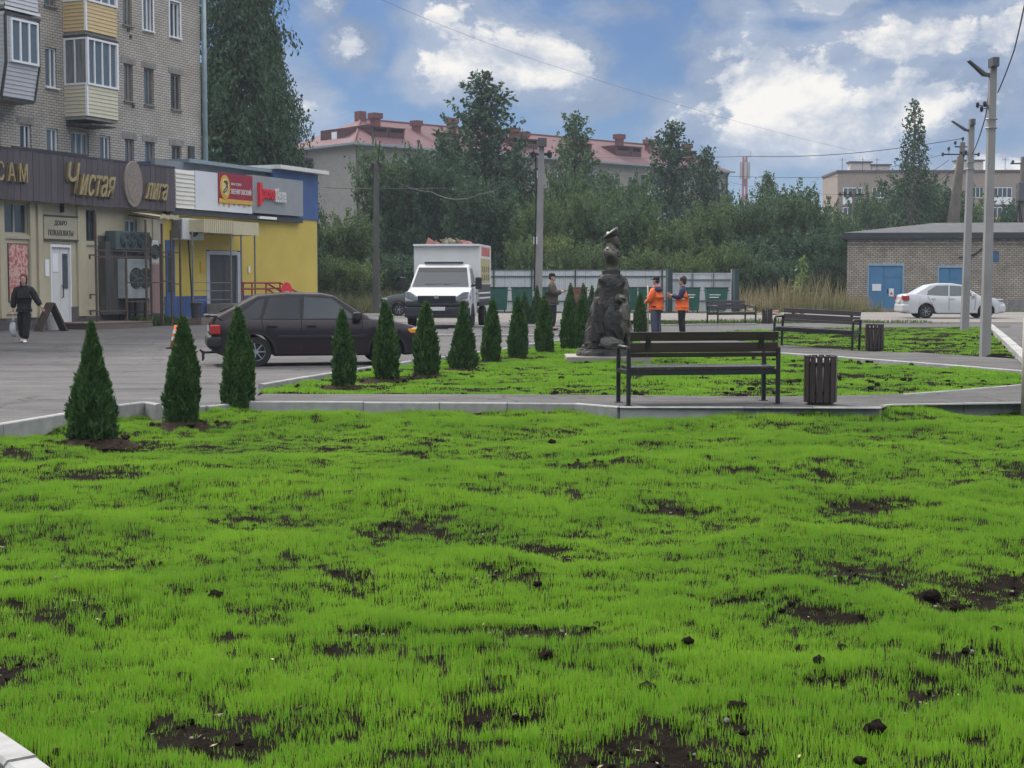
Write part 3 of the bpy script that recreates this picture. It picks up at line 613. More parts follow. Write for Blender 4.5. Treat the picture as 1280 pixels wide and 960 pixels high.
def tree_meshes(H, R_, prof, nl, up, seed, leaf=.2, per=60, clump=.5, z0=.12, bark=None, stems=1, droop=0.0, inner=True):
    """a tapered trunk with limbs along it; leaf clumps strung along every limb"""
    g = np.random.default_rng(seed); gr = random.Random(seed); t = MB(); P = []; D = []
    for s in range(stems):
        lean = Vector((gr.uniform(-1, 1), gr.uniform(-1, 1), 0)) * (.03 if stems == 1 else .35) * R_ * 1.5; b0 = Vector((gr.uniform(-1, 1), gr.uniform(-1, 1), 0)) * (0 if stems == 1 else .3 * R_)
        hh = H * (1 if stems == 1 else gr.uniform(.72, 1.0))
        ax = lambda q, lean=lean, b0=b0, hh=hh: b0 + lean * q * q + Vector((sin(q * 5 + s) * .012 * H, cos(q * 4 + s) * .012 * H, q * hh))
        t.tube([ax(q) for q in (0, .25, .5, .75, .97)], [.017 * H / sqrt(stems), .013 * H / sqrt(stems), .009 * H / sqrt(stems), .005 * H / sqrt(stems), .0012 * H], 7)
        for i in range(nl // stems):
            q = z0 + (1 - z0) * ((i + gr.random()) / (nl // stems)) ** .9; q = min(q, .985); a = i * 2.4 + gr.uniform(-.5, .5); L_ = R_ * prof(q) * gr.uniform(.45, 1.12) * (1 + .22 * noise.noise(Vector((cos(a) * 1.4 + seed, sin(a) * 1.4, q * 5))))
            if L_ < .05 * R_: L_ = .05 * R_
            p0 = ax(q); o = Vector((cos(a), sin(a), 0)); u = up(q) + gr.uniform(-.15, .15)
            pts = []
            for k in range(5):
                f = k / 4; pts.append(p0 + o * (L_ * f) + Vector((0, 0, L_ * (u * f - droop * f * f))))
            if L_ > .12 * R_: t.tube(pts[:4], [.0055 * H * (1 - q * .6), .004 * H * (1 - q * .6), .0025 * H * (1 - q * .6), .001 * H], 5)
            m_ = max(6, int(per * (L_ / R_) ** 1.2)); f = g.uniform(.18, 1.0, m_) ** .75
            base = np.array([[*(p0 + o * (L_ * ff) + Vector((0, 0, L_ * (u * ff - droop * ff * ff))))] for ff in f]); cr = clump * (.35 + .65 * L_ / R_)
            off = g.normal(size=(m_, 3)) * cr * np.array([.55, .55, .42]) * (1.15 - .5 * f)[:, None]
            P.append(base + off); D.append(unit(np.array([*o]) * .5 + g.normal(size=(m_, 3)) * .8 + np.array([0, 0, -.15 - droop * .8])))
    P = np.concatenate(P); D = np.concatenate(D); k = P[:, 2] > .02; P, D = P[k], D[k]
    V = leaf_quads(P, D, leaf, .62, g)
    return quads_mesh('crown', V, len(P), M_LEAF), t.mesh('trunk', bark or M_BARK, True)
ovo = lambda a=.55: (lambda q: max(.05, sin(min(1, max(0, q)) ** a * pi) ** .75))
con = lambda q: max(.05, (1 - q) ** .6 * (.75 + min(q, .25)))
pop = lambda q: max(.06, (1 - q) ** .55 * min(1, .45 + q * 2))
dome = lambda q: max(.1, sqrt(max(0, 1 - (q - .3) ** 2 / .55)))
TREES = {
 'birch': tree_meshes(20, 6.0, lambda q: max(.08, (1 - q ** 2.2) ** .8 * min(1, .55 + q * 1.6)), 420, lambda q: .3, 11, .27, 230, 1.15, .08, M_BIRCHBARK, droop=.55),
 'conic': tree_meshes(14, 4.0, con, 200, lambda q: .45 + q * .9, 12, .27, 125, .52, .06),
 'conicb': tree_meshes(14, 3.8, lambda q: max(.05, (1 - q) ** .62 * (.65 + min(q, .25) * 1.2)), 190, lambda q: .6 + q * .9, 13, .27, 120, .5, .06),
 'poplar': tree_meshes(13, 2.6, pop, 180, lambda q: .8 + q * .9, 14, .23, 110, .48, .05),
 'droopy': tree_meshes(16, 2.9, lambda q: max(.14, (1 - q) ** .5 * min(1, .7 + q)), 170, lambda q: .25, 15, .25, 85, .5, .08, M_BIRCHBARK, droop=1.0),
 'willow': tree_meshes(8, 4.0, dome, 230, lambda q: .55 + q * .7, 16, .27, 150, .5, .03, stems=4),
 'willowb': tree_meshes(8, 4.0, ovo(.7), 230, lambda q: .5 + q, 17, .27, 150, .48, .02, stems=3),
 'shrub': tree_meshes(4, 2.6, dome, 150, lambda q: .7, 18, .19, 90, .36, .0, stems=5),
 'young': tree_meshes(2.4, .75, lambda q: max(.15, (1 - q) ** .6), 26, lambda q: .5, 19, .21, 9, .16, .05),
}
TSIZE = {'birch': (20, 6.0), 'conic': (14, 4.0), 'conicb': (14, 3.8), 'poplar': (13, 2.6), 'droopy': (16, 2.9), 'willow': (8, 4.0), 'willowb': (8, 4.0), 'shrub': (4, 2.6), 'young': (2.4, .75)}
def tree(kind, px, ptop, hw, Y, M, label, cat='tree', group=None, z=-.12, name='tree'):
    c = at(px, ptop, Y); H, R_ = TSIZE[kind]; sz = (c.z - z) / H; sx = hw * Y / FOC / R_
    t = thing(name, label, cat, (c.x, Y, z), random.random() * 6.28, group); t.scale = (sx, sx, sz)
    o = put('crown', TREES[kind][0], t); o.material_slots[0].link = 'OBJECT'; o.material_slots[0].material = M
    put('trunk', TREES[kind][1], t); return t
G1, G2 = 'tall trees before the red-roofed block', 'bushes and low trees behind the sheet-metal fence'
tree('birch', 298, -170, 92, 78, M_LEAFD, 'huge dense birch rising behind the yellow shop', name='birch_tree')
tree('birch', 345, 40, 58, 84, M_LEAFD, 'lower birch at the red-roof side of the huge birch', name='birch_tree')
tree('conic', 608, 96, 92, 104, M_LEAFD, 'tallest pointed tree in front of the red-roofed block', group=G1)
tree('conicb', 556, 172, 62, 102, M_LEAFD, 'dark bushy tree at the foot of the tallest pointed tree', group=G1)
tree('conicb', 648, 190, 52, 100, M_LEAFD, 'dark tree between the tallest tree and the concrete pole', group=G1)
tree('conicb', 716, 144, 62, 112, M_LEAF, 'ragged-topped tree beside the concrete pole top', group=G1)
tree('conicb', 757, 216, 50, 108, M_LEAF, 'rounded tree between the ragged tree and the spire-like tree', group=G1)
tree('conic', 838, 156, 62, 118, M_LEAFD, 'spire-like tree in front of the last roof vents', group=G1)
tree('conic', 884, 188, 44, 120, M_LEAFD, 'slim tree before the far corner of the red-roofed block', group=G1)
tree('conicb', 800, 240, 42, 116, M_LEAF, 'small tree under the spire-like tree', group=G1)
tree('conicb', 961, 218, 40, 122, M_LEAF, 'slim pale-topped tree beside the cell tower', group=G1)
tree('conicb', 911, 240, 32, 126, M_LEAFD, 'short slim tree under the downpipe of the red-roofed block', group=G1)
tree('droopy', 1140, 122, 48, 112, M_LEAFD, 'tall weeping birch behind the brick substation', name='birch_tree')
tree('willow', 1152, 236, 50, 120, M_LEAFD, 'dark low tree at the foot of the weeping birch', group='trees behind the substation')
tree('willow', 1088, 252, 32, 135, M_LEAF, 'small tree before the balconies of the pinkish block', group='trees behind the substation')
tree('willowb', 1212, 256, 34, 128, M_LEAFM, 'bush between the two street lamps above the substation roof', group='trees behind the substation')
tree('willowb', 1258, 262, 30, 124, M_LEAFD, 'bush under the transformer pole', group='trees behind the substation')
for kind, px, pt, hw, Y, M, lab in (
  ('willow', 492, 208, 48, 97, M_LEAF, 'large leafy willow behind the dark utility pole'), ('willow', 428, 282, 44, 92, M_LEAFM, 'green bush between the yellow shop and the dark utility pole'),
  ('willow', 548, 212, 46, 95, M_LEAFD, 'dark willow above the white truck'), ('willowb', 612, 236, 46, 92, M_LEAFD, 'dark bush above the cargo box end'),
  ('willow', 668, 262, 34, 90, M_LEAFM, 'lighter bush around the concrete pole'), ('willow', 740, 256, 38, 94, M_LEAFM, 'yellow-green bush behind the cap of the bust, pole side'),
  ('willowb', 700, 226, 40, 99, M_LEAF, 'mid-green tree behind the man in the brown jacket'), ('willow', 792, 266, 40, 92, M_LEAF, 'bush right behind the shoulders of the bust'),
  ('willow', 775, 240, 40, 104, M_LEAF, 'taller bush above the cap of the bust'), ('willowb', 840, 286, 36, 90, M_LEAFM, 'olive bush above the two workers'), ('willow', 882, 268, 40, 97, M_LEAFM, 'rounded bush above the fence end'),
  ('willow', 930, 262, 42, 99, M_LEAF, 'bush under the cell tower'), ('willow', 976, 250, 44, 103, M_LEAF, 'bush under the pale-topped slim tree'), ('willow', 1022, 262, 40, 101, M_LEAF, 'bush beside the distant pole with insulators'),
  ('willowb', 1050, 282, 28, 98, M_LEAF, 'bush touching the substation corner'), ('willow', 1006, 296, 40, 93, M_LEAFD, 'dark bush behind the young maple'), ('willowb', 950, 304, 40, 93, M_LEAFD, 'dark bush behind the second bench')):
    tree(kind, px, pt, hw, Y, M, lab, 'bush', G2, name='bush')
for kind, px, pt, hw, Y, M, lab in (
  ('shrub', 412, 322, 30, 86, M_LEAFM, 'weedy shrub at the yellow wall end'), ('shrub', 446, 330, 28, 86, M_LEAFL, 'pale shrub beside the dark pole'), ('shrub', 500, 318, 40, 89, M_LEAFD, 'dark shrub above the small grey car'), ('shrub', 690, 296, 30, 87, M_LEAFL, 'pale shrub above the fence, pole side'), ('shrub', 655, 300, 28, 87, M_LEAFM, 'shrub above the fence beside the cargo box'),
  ('shrub', 735, 306, 30, 87, M_LEAFM, 'shrub above the fence before the bust'), ('shrub', 810, 312, 34, 87, M_LEAFM, 'shrub above the fence behind the worker with the pole'), ('shrub', 862, 318, 26, 88, M_LEAFL, 'pale shrub above the fence behind the worker facing away'), ('shrub', 905, 306, 28, 90, M_LEAFM, 'shrub above the end post of the fence'), ('shrub', 935, 318, 30, 90, M_LEAF, 'shrub beyond the dark bin shelter post'), ('shrub', 980, 324, 34, 90, M_LEAFD, 'shrub beside the young maple'), ('shrub', 1036, 318, 28, 90, M_LEAFD, 'shrub at the substation wall')):
    tree(kind, px, pt, hw, Y, M, lab, 'shrub', 'shrubs along the fence and the dry grass', name='shrub')
tree('young', 1003, 322, 17, 84, M_LEAFY, 'young maple with big yellow-green leaves in the dry grass', name='young_maple')

def tall_grass(name, x0, x1, y0, y1, n, h, M, z=-.13, w=.03):
    g = rng; x = g.uniform(x0, x1, n); y = g.uniform(y0, y1, n); P = np.stack([x, y, np.full(n, z)], 1); A = unit(g.normal(size=(n, 3)) * .16 + np.array([.05, 0, 1])); hh = h * (.7 + .3 * W_BIG(x * .6, y)) * g.uniform(.6, 1.15, n)
    s = unit(np.cross(A, g.normal(size=(n, 3)))) * (w * .5); t = (A * hh[:, None]); V = np.stack([P - s, P + s, P + t + s * .35, P + t - s * .35], 1).reshape(-1, 3); return stuff(put(name, quads_mesh(name, V, n, M)))
a, b_ = gp(918, 391, 0), gp(1062, 389, 0)
tall_grass('dry_grass', 12.0, 19.6, 80.5, 88, 3600, 1.35, M_STRAW); tall_grass('meadow_grass', 12, 19.5, 80.0, 86, 2400, .75, M_STRAWG)
tall_grass('meadow_grass', -10.5, -4.6, 80, 87, 4200, 1.15, M_STRAWG); tall_grass('dry_grass', -10.5, -4.8, 80, 87, 1200, 1.2, M_STRAW)
tall_grass('meadow_grass', 16, 40, 79.2, 84, 5200, .22, mat('verge_grass', (.05, .10, .02), .8, col2=(.09, .13, .03), scale=.7, island=.3, trans=.2), -.12)
tall_grass('meadow_grass', 5, 16, 55, 60, 3500, .16, MATS['verge_grass'], 0.0); tall_grass('meadow_grass', -60, 60, 118, 132, 4000, 1.2, M_STRAWG)
p_ = gp(950, 391, 0)
mo = MB()
for i in range(7): mo.blob((rng.uniform(-1.6, 1.6), rng.uniform(-.3, .3), 0), (rng.uniform(.5, .9), .5, rng.uniform(.2, .45)), 12, i, .4, 2)
q_ = gp(982, 398, 0.0); tag(mo.build('sand_heap', mat('sand_heap', (.13, .095, .065), .95, col2=(.2, .15, .10), scale=6, bump=.5), None, (q_.x, q_.y + 6, -.12)), 'low brown heap of sand behind the second bench, before dry grass', 'sand heap')
# ------------------------------------------------------------------ buildings
M_BRICK = brick_mat('silicate_brick', (.48, .44, .385), (.41, .378, .335), (.18, .165, .155), .26, .092, .013)
M_BRICK2 = brick_mat('substation_brick', (.44, .39, .325), (.33, .285, .24), (.12, .105, .095), .26, .115, .016, .35)
M_BRICK3 = brick_mat('grey_wall_brick', (.33, .31, .285), (.28, .262, .24), (.19, .18, .17), .26, .1, .012, .12)
M_PANEL = brick_mat('pinkish_wall', (.36, .285, .24), (.33, .262, .225), (.24, .2, .18), .26, .1, .01, .1)
M_CONC = mat('grey_concrete', (.22, .21, .20), .9, .2, 4, bump=.3)
M_CREAM = mat('cream_wall', (.37, .325, .225), .8, col2=(.48, .43, .305), scale=1.1, detail=8, stretch=(1, 1, .5))
M_CREAMD = mat('cream_panel', (.33, .305, .23), .8, col2=(.42, .39, .295), scale=1.4, detail=8)
M_TILE = mat('plinth_tile', (.085, .075, .075), .75, .25, 6)
M_PLANK = mat('sign_plank', (.070, .058, .066), .62, col2=(.098, .082, .092), scale=1.2, obj_rand=.14, stretch=(1, 1, .15))
M_GOLD = mat('gold_letters', (.36, .29, .15), .5, .2, 9, metal=.2)
M_GOLDD = mat('letter_side_shadow', (.10, .075, .04), .6, 0)
M_OVAL = mat('oval_emblem', (.20, .165, .14), .7, col2=(.26, .215, .185), scale=9)
M_WHITE = mat('white_paint', (.60, .60, .58), .5, .06, 3)
M_WPVC = mat('white_frame', (.74, .75, .77), .4, .03, 3)
M_WOODF = mat('old_window_frame', (.20, .17, .145), .7, .2, 4)
M_DFRAME = mat('dark_frame', (.05, .05, .055), .6, .1, 4)
M_GLASS = glass_mat('window_glass'); M_GLASSC = mat('curtained_glass', (.16, .17, .18), .12, .5, 1.3, spec=.9, stretch=(6, 6, .5)); M_GLASSB = glass_mat('pale_window_glass', (.10, .13, .16), .1)
M_BLACK = mat('black_metal', (.018, .018, .02), .5, .15, 20, metal=.2); M_RUST = mat('rusty_metal', (.06, .048, .042), .75, col2=(.11, .075, .055), scale=9)
M_STEEL = mat('grey_steel', (.20, .205, .21), .5, .12, 6, metal=.4); M_ROOFM = mat('roof_edge_metal', (.25, .31, .34), .5, .12, 3, metal=.3)
M_YEL = mat('yellow_wall', (.48, .365, .07), .75, col2=(.55, .425, .09), scale=.8, detail=7); M_BLUE = mat('blue_wall', (.045, .095, .24), .7, .12, 1.5); M_GREYP = mat('grey_sign_board', (.25, .265, .28), .6, .06, 2)
M_DGREY = mat('dark_door', (.045, .048, .055), .5, .12, 3); M_RED = mat('red_letters', (.62, .03, .045), .4, .05, 3); M_MAROON = mat('maroon_board', (.27, .018, .04), .5, .08, 3); M_OCHRE = mat('ochre_board', (.55, .33, .05), .5, .1, 4)
M_AC = mat('ac_casing', (.56, .56, .55), .5, .06, 4); M_ACG = mat('teal_condenser', (.075, .105, .105), .55, .12, 4); M_FAN = mat('fan_grille', (.02, .025, .026), .6, 0); M_REDRAIL = mat('red_railing', (.22, .018, .02), .5, .1, 6)
M_PINK = mat('pink_panel', (.30, .19, .19), .8, .1, 2); M_BEIGE = mat('beige_canopy', (.50, .445, .30), .6, .08, 3); M_DUCT = mat('dark_panel', (.045, .042, .042), .8, col2=(.10, .094, .09), scale=1.4, stretch=(3, 3, .35))
M_DECK = mat('deck_plank', (.11, .085, .07), .85, col2=(.17, .135, .115), scale=3, obj_rand=.2, stretch=(.4, 3, 3)); M_BOARD = mat('dark_wood_board', (.06, .045, .038), .7, .25, 5)
FS = Fac((-16, 47.5), atan2(.922, .388)); FB = Fac((-16 - .922 * 1.8, 47.5 + .388 * 1.8), FS.a)
U, Q = FS.U, FS.q
SIDING = {}
def siding(mb_col, name, parent, u0, u1, z0, z1, y0, y1, M, pitch=.13):
    """lapped horizontal boards as real relief, one part"""
    b = MB(); n = max(1, round((z1 - z0) / pitch)); h = (z1 - z0) / n
    for i in range(n):
        a = z0 + i * h; b.add([(u0, y0 - .016, a), (u1, y0 - .016, a), (u1, y0, a + h), (u0, y0, a + h), (u0, y1, a), (u1, y1, a), (u1, y1, a + h), (u0, y1, a + h)], [(0, 1, 2, 3), (0, 4, 5, 1), (3, 2, 6, 7), (0, 3, 7, 4), (1, 5, 6, 2), (4, 7, 6, 5)])
    return stuff(b.build(name, M, parent))

# --- five-storey brick block
blk = thing('apartment_building', 'grey brick apartment block with glazed balconies rising above the brown shop sign', 'building', FB.p, FB.a)
ub = 13.72; ZR = [(5.47, 6.84), (8.21, 9.58), (10.97, 12.33), (13.72, 15.08)]
cols = {'w': (FB.U(62), FB.U(76.5)), 'a': (FB.U(159), FB.U(170.5)), 'b': (FB.U(184), FB.U(196)), 'c': (FB.U(217), FB.U(229.5)), 'x': (FB.U(29), FB.U(43)), 'y': (FB.U(92), FB.U(114.5)), 'z': (FB.U(128), FB.U(141)), 'e': (FB.U(-9), FB.U(5))}
wins = [(k, r) for r in range(4) for k in 'wabc'] + [('x', 0), ('y', 0), ('z', 0), ('e', 0)]
holes = [(cols[k][0], cols[k][1], ZR[r][0] + (.0 if k != 'y' else -.9), ZR[r][1]) for k, r in wins]
m = MB(); wall_holes(m, -22, ub, -.2, 15.8, holes, 0, .16)
m.add([(-22, 12, -.2), (ub, 12, -.2), (ub, 12, 15.8), (-22, 12, 15.8)], [(1, 0, 3, 2)]); m.add([(ub, 0, -.2), (ub, 12, -.2), (ub, 12, 15.8), (ub, 0, 15.8)], [(0, 1, 2, 3)]); m.add([(-22, 0, -.2), (-22, 12, -.2), (-22, 12, 15.8), (-22, 0, 15.8)], [(1, 0, 3, 2)])
m.build('wall', M_BRICK, blk); MB().box(-22.2, ub + .2, -.45, 12.2, 15.8, 16.05).build('roof', M_CONC, blk)
for (k, r), h in zip(wins, holes):
    white = (k, r) in (('b', 2), ('c', 2), ('x', 0), ('w', 0), ('y', 0), ('z', 0), ('w', 1), ('b', 3), ('c', 3))
    window(blk, h[0] + .01, h[1] - .01, h[2] + .01, h[3] - .01, .1, M_WPVC if white else M_WOODF, [M_GLASS, M_GLASSC, M_GLASSB][(r * 3 + ord(k)) % 3], (.58,) if k != 'y' else (.36, .68), .05, sill=M_WPVC if white else M_CONC)
    if not white or k in 'x': MB().box(h[0] - .16, h[1] + .16, -.012, .05, h[3], h[3] + .22).build('lintel', M_CONC, blk)
    if white and k in 'bc':
        b = MB(); b.box(h[0] - .07, h[0], -.02, .08, h[2] - .06, h[3] + .03); b.box(h[1], h[1] + .07, -.02, .08, h[2] - .06, h[3] + .03); b.box(h[0], h[1], -.02, .08, h[3], h[3] + .05); b.build('window_trim', M_WPVC, blk)
b = MB()
for px, py in ((163, 46), (166, 133), (160, 38)): u, z = FB.q(px, py); b.box(u - .06, u + .06, -.05, .02, z - .05, z + .06)
b.build('wall_vent', M_DFRAME, blk)
MB().tube([(ub + .05, -.16, 2.5), (ub + .05, -.16, 16)], .10, 10).build('downpipe', M_ROOFM, blk, smooth=True)
MB().box(FB.U(237), FB.U(243), -.10, -.005, 4.4, 6.9).build('cable_duct', M_DFRAME, blk)
M_SIDW = mat('grey_white_siding', (.50, .51, .54), .6, .05, 3); M_SIDY = mat('pale_yellow_siding', (.54, .51, .385), .6, .05, 3); M_SIDO = mat('orange_yellow_siding', (.56, .42, .22), .6, .05, 3)
def balcony(u0, u1, d, z0, zs, zg, msid, mglass=True, skirt=0.0, name='balcony', trim=None, panes=4):
    base = MB().box(u0, u1, -d + .03, 0, z0 - .12, z0).build(name, M_CONC, blk)
    def face(b, lo, hi, e0, e1): pass
    n = max(1, round((zs - z0) / .13)); h = (zs - z0) / n; b = MB()
    for i in range(n):
        a = z0 + i * h; da = d - skirt * (1 - (a - z0) / (zs - z0)); db = d - skirt * (1 - (a + h - z0) / (zs - z0)); ea, eb = .018, 0
        b.add([(u0, -da - ea, a), (u1, -da - ea, a), (u1, -db, a + h), (u0, -db, a + h), (u0 - ea, -da, a), (u0, -db, a + h), (u0, 0, a + h), (u0 - ea, 0, a), (u1, 0, a), (u1, 0, a + h)], [(0, 1, 2, 3), (7, 4, 5, 6), (8, 9, 2, 1)])
    stuff(b.build('siding', msid, base))
    t = trim or M_WPVC; f = MB(); w = .06
    for x in (u0 + w / 2, u1 - w / 2): f.bar((x, -d + skirt * 0 - .02, zs), (x, -d - .02, zg), .09)
    if skirt: f.bar((u0 - .01, -d + skirt - .02, z0), (u0 - .01, -d - .03, zs), .05); f.bar((u1, -d + skirt - .02, z0), (u1, -d - .03, zs), .05)
    else: f.box(u0 - .03, u0 + .05, -d - .03, -d + .05, z0, zs)
    f.box(u0, u1, -d - .05, -d + .04, zs, zs + .07); f.box(u0, u1, -d - .05, -d + .04, zg - .07, zg); f.box(u0 - .03, u0 + .04, -d, 0, zs + .002, zs + .068); f.box(u0 - .03, u0 + .04, -d, 0, zg - .068, zg - .002); f.bar((u0, -.04, zs), (u0, -.04, zg), .07)
    for k in range(1, panes): x = u0 + (u1 - u0) * k / panes; f.bar((x, -d - .01, zs + .07), (x, -d - .01, zg - .07), .05)
    f.bar((u0, -d * .5, zs + .07), (u0, -d * .5, zg - .07), .05); fo = f.build('glazing_frame', t, base)
    MB().box(u0 + .09, u1 - .09, -d + .02, -d + .035, zs + .06, zg - .06).build('front_pane', M_GLASSB if mglass else M_SIDW, base)
    MB().box(u0 + .0, u0 + .012, -d + .06, -.06, zs + .06, zg - .06).build('side_pane', M_GLASSC, base)
    return base
yb0, yb1 = FB.U(113, .95), FB.U(151, .95)
balcony(yb0, yb1, .95, 7.30, 8.36, 9.98, M_SIDY)['label'] = 'glazed balcony with pale yellow siding'
MB().box(yb0 - .03, yb1 + .03, -1.0, 0, 9.99, 10.07).build('balcony_soffit', M_DFRAME, blk)
balcony(yb0, yb1, .95, 10.20, 11.22, 12.85, M_SIDO)['label'] = 'glazed balcony with orange-yellow siding'
gx0, gx1 = FB.U(13.5, 1.0), FB.U(54, 1.0)
gb = MB().box(gx0, gx1, -.80, 0, 7.42, 7.54).build('balcony', M_CONC, blk); gb['label'] = 'grey sided balcony with slanted skirt and dark edges'
def slab_siding(z0, z1, d0, d1, par):
    n = round((z1 - z0) / .13); h = (z1 - z0) / n; b = MB()
    for i in range(n):
        a, c = z0 + i * h, z0 + (i + 1) * h; da, dc = d0 + (d1 - d0) * i / n, d0 + (d1 - d0) * (i + 1) / n; e = .02
        b.add([(gx0, -da - e, a), (gx1, -da - e, a), (gx1, -dc, c), (gx0, -dc, c), (gx0 - e, -da, a), (gx0, -dc, c), (gx0, 0, c), (gx0 - e, 0, a), (gx1, 0, a), (gx1, 0, c)], [(0, 1, 2, 3), (7, 4, 5, 6), (8, 9, 2, 1)])
    stuff(b.build('siding', M_SIDW, par))
slab_siding(7.54, 8.6, .78, 1.0, gb); slab_siding(8.602, 10.2, 1.0, 1.0, gb)
b = MB(); b.bar((gx0 - .03, -.80, 7.5), (gx0 - .03, -1.03, 8.6), .07); b.bar((gx0 - .03, -1.03, 8.6), (gx0 - .03, -1.03, 10.1), .07); b.bar((gx1, -.80, 7.5), (gx1, -1.03, 8.6), .05); b.bar((gx1, -1.03, 8.6), (gx1, -1.03, 10.1), .05); b.bar((gx0 - .03, -.82, 7.5), (gx1, -.82, 7.5), .06); b.bar((gx0 - .03, -1.04, 10.14), (gx1 + .05, -1.04, 10.14), .08); b.build('edge_trim', M_DFRAME, gb)
wu0, wu1 = FB.U(18.5, 1.03), FB.U(52.5, 1.03); window(gb, wu0, wu1, 8.62, 10.02, -1.08, M_WPVC, M_GLASSB, (.34, .66), .07)
gb2 = MB().box(gx0, gx1 + .03, -1.0, 0, 10.28, 10.4).build('balcony', M_CONC, blk); slab_siding(10.4, 11.6, 1.0, 1.0, gb2); slab_siding(11.602, 13, 1.0, 1.0, gb2)
MB().box(gx0 - .04, gx1 + .06, -1.06, -1.021, 10.26, 10.34).build('edge_trim', M_WPVC, gb2)
MB().box(FB.U(86), FB.U(117), -1.1, 0, 6.98, 7.03).build('entrance_visor', M_DFRAME, blk)

# --- shop with the brown plank sign
shop = thing('shop_building', 'cream one-storey shop with dark brown plank sign band and gold script lettering', 'shop', FS.p, FS.a)
uS = U(205); hw1 = (U(5), U(37), 3.08, 4.05); hw2 = (U(107), U(121), 2.95, 4.0); hw3 = (U(157), U(172), 3.2, 3.75)
dr = (U(63.5), U(89), .2, 2.82)
m = MB(); wall_holes(m, -9, uS, -.2, 4.25, [hw1, hw2, hw3, dr], 0, .14); m.build('wall', M_CREAM, shop)
MB().box(-9, uS, .3, 1.75, 4.2, 4.35).build('roof', M_CONC, shop)
for h, fm in ((hw1, M_CREAMD), (hw2, M_DFRAME), (hw3, M_WPVC)): window(shop, h[0] + .005, h[1] - .005, h[2] + .005, h[3] - .005, .1, fm, M_GLASS if h is not hw3 else M_GLASSB, (.5,) if h is hw1 else (.55,), .045)
MB().box(-9, U(63), -.03, .05, -.15, .42).build('plinth', M_TILE, shop); MB().box(U(89.5), uS, -.03, .05, -.15, .42).build('plinth', M_TILE, shop)
b = MB()
for px in (-30, 2, 40, 50, 99, 104):
    u = U(px); b.box(u - .11, u + .11, -.075, 0, .42, 4.1)
b.build('pilaster', M_CREAM, shop, bevel=.012)
b = MB(); b.box(U(4), U(38), -.05, -.002, 2.92, 3.03); b.box(U(4), U(38), -.05, -.002, .55, .66); b.box(U(4), U(7), -.05, -.002, .66, 2.92); b.box(U(36.5), U(38), -.05, -.002, .66, 2.92); b.box(U(105), U(122), -.05, -.002, 2.8, 2.9); b.box(U(105), U(122), -.05, -.002, .60, .72); b.build('panel_moulding', M_CREAMD, shop, bevel=.008)
# poster on the wall: meat and salad print, plain blotches of colour
M_POST = bpy.data.materials.new('meat_poster'); M_POST.use_nodes = True
def poster_nodes():
    N = M_POST.node_tree.nodes; L = M_POST.node_tree.links; b = N['Principled BSDF']; b.inputs['Roughness'].default_value = .35
    tc = N.new('ShaderNodeTexCoord'); nz = N.new('ShaderNodeTexNoise'); nz.inputs['Scale'].default_value = 4.5; nz.inputs['Detail'].default_value = 6; nz.inputs['Distortion'].default_value = .25; L.new(tc.outputs['Object'], nz.inputs['Vector'])
    r = N.new('ShaderNodeValToRGB'); e = r.color_ramp; e.interpolation = 'EASE'
    for p_, c_ in ((0.28, (.10, .015, .03)), (.42, (.42, .10, .10)), (.5, (.55, .42, .36)), (.58, (.42, .07, .08)), (.66, (.5, .44, .28)), (.75, (.12, .17, .05))):
        q = e.elements.new(p_); q.color = (*c_, 1)
    L.new(nz.outputs[0], r.inputs[0]); L.new(r.outputs[0], b.inputs['Base Color'])
poster_nodes()
po = MB().box(U(10), U(35), -.03, -.004, .93, 2.78).build('poster', M_DFRAME, shop); MB().box(U(10) + .03, U(35) - .03, -.036, -.0301, .96, 2.75).build('print', M_POST, po)
# welcome board over the door
wb = MB().box(U(55), U(97), -.05, -.003, 2.95, 3.72).build('welcome_board', M_CREAMD, shop)
b = MB(); b.box(U(54.5), U(97.5), -.075, -.051, 3.70, 3.745); b.box(U(54.5), U(97.5), -.075, -.051, 2.925, 2.97); b.build('board_edge', M_DFRAME, wb)
b = MB(); fit_text(b, 'ДОБРО', U(68), U(83), 3.40, 3.58, -.055, .02); fit_text(b, 'ПОЖАЛОВАТЬ!', U(60), U(91), 3.08, 3.27, -.055, .02); b.build('lettering', M_DFRAME, wb)
# door: two white leaves, one with a glass strip
dm = (dr[0] + dr[1]) / 2 + .02
dl = MB().box(dr[0] + .05, dm - .005, .05, .1, .2, 2.70).build('door', M_WHITE, shop); MB().box(dr[0] + .14, dm - .1, .035, .0499, 1.9, 2.5).build('door_panel', M_WPVC, dl)
d2 = MB().box(dm + .005, dr[1] - .05, .05, .1, .2, 2.70).build('door', M_WHITE, shop); MB().box(dm + .12, dr[1] - .12, .03, .0499, 1.35, 2.5).build('pane', M_GLASS, d2)
b = MB(); b.tube([(dm + .07, .045, 1.05), (dm + .07, -.02, 1.08), (dm + .07, -.02, 1.42), (dm + .07, .045, 1.45)], .018, 6); b.build('handle', M_BLACK, d2)
b = MB(); b.box(dr[0], dr[0] + .045, -.02, .12, .2, 2.8); b.box(dr[1] - .045, dr[1], -.02, .12, .2, 2.8); b.box(dr[0] + .045, dr[1] - .045, -.02, .12, 2.705, 2.8); b.build('door_frame', M_WPVC, shop)
MB().box(U(56.5), U(61.5), -.02, -.003, 1.75, 2.3).build('notice', M_WPVC, shop); MB().box(U(76.5), U(78), -.14, -.0, 3.85, 4.15).build('door_lamp', M_BLACK, shop); MB().box(U(88), U(98), -.04, -.031, .1, .75).build('wall_patch', M_TILE, shop)
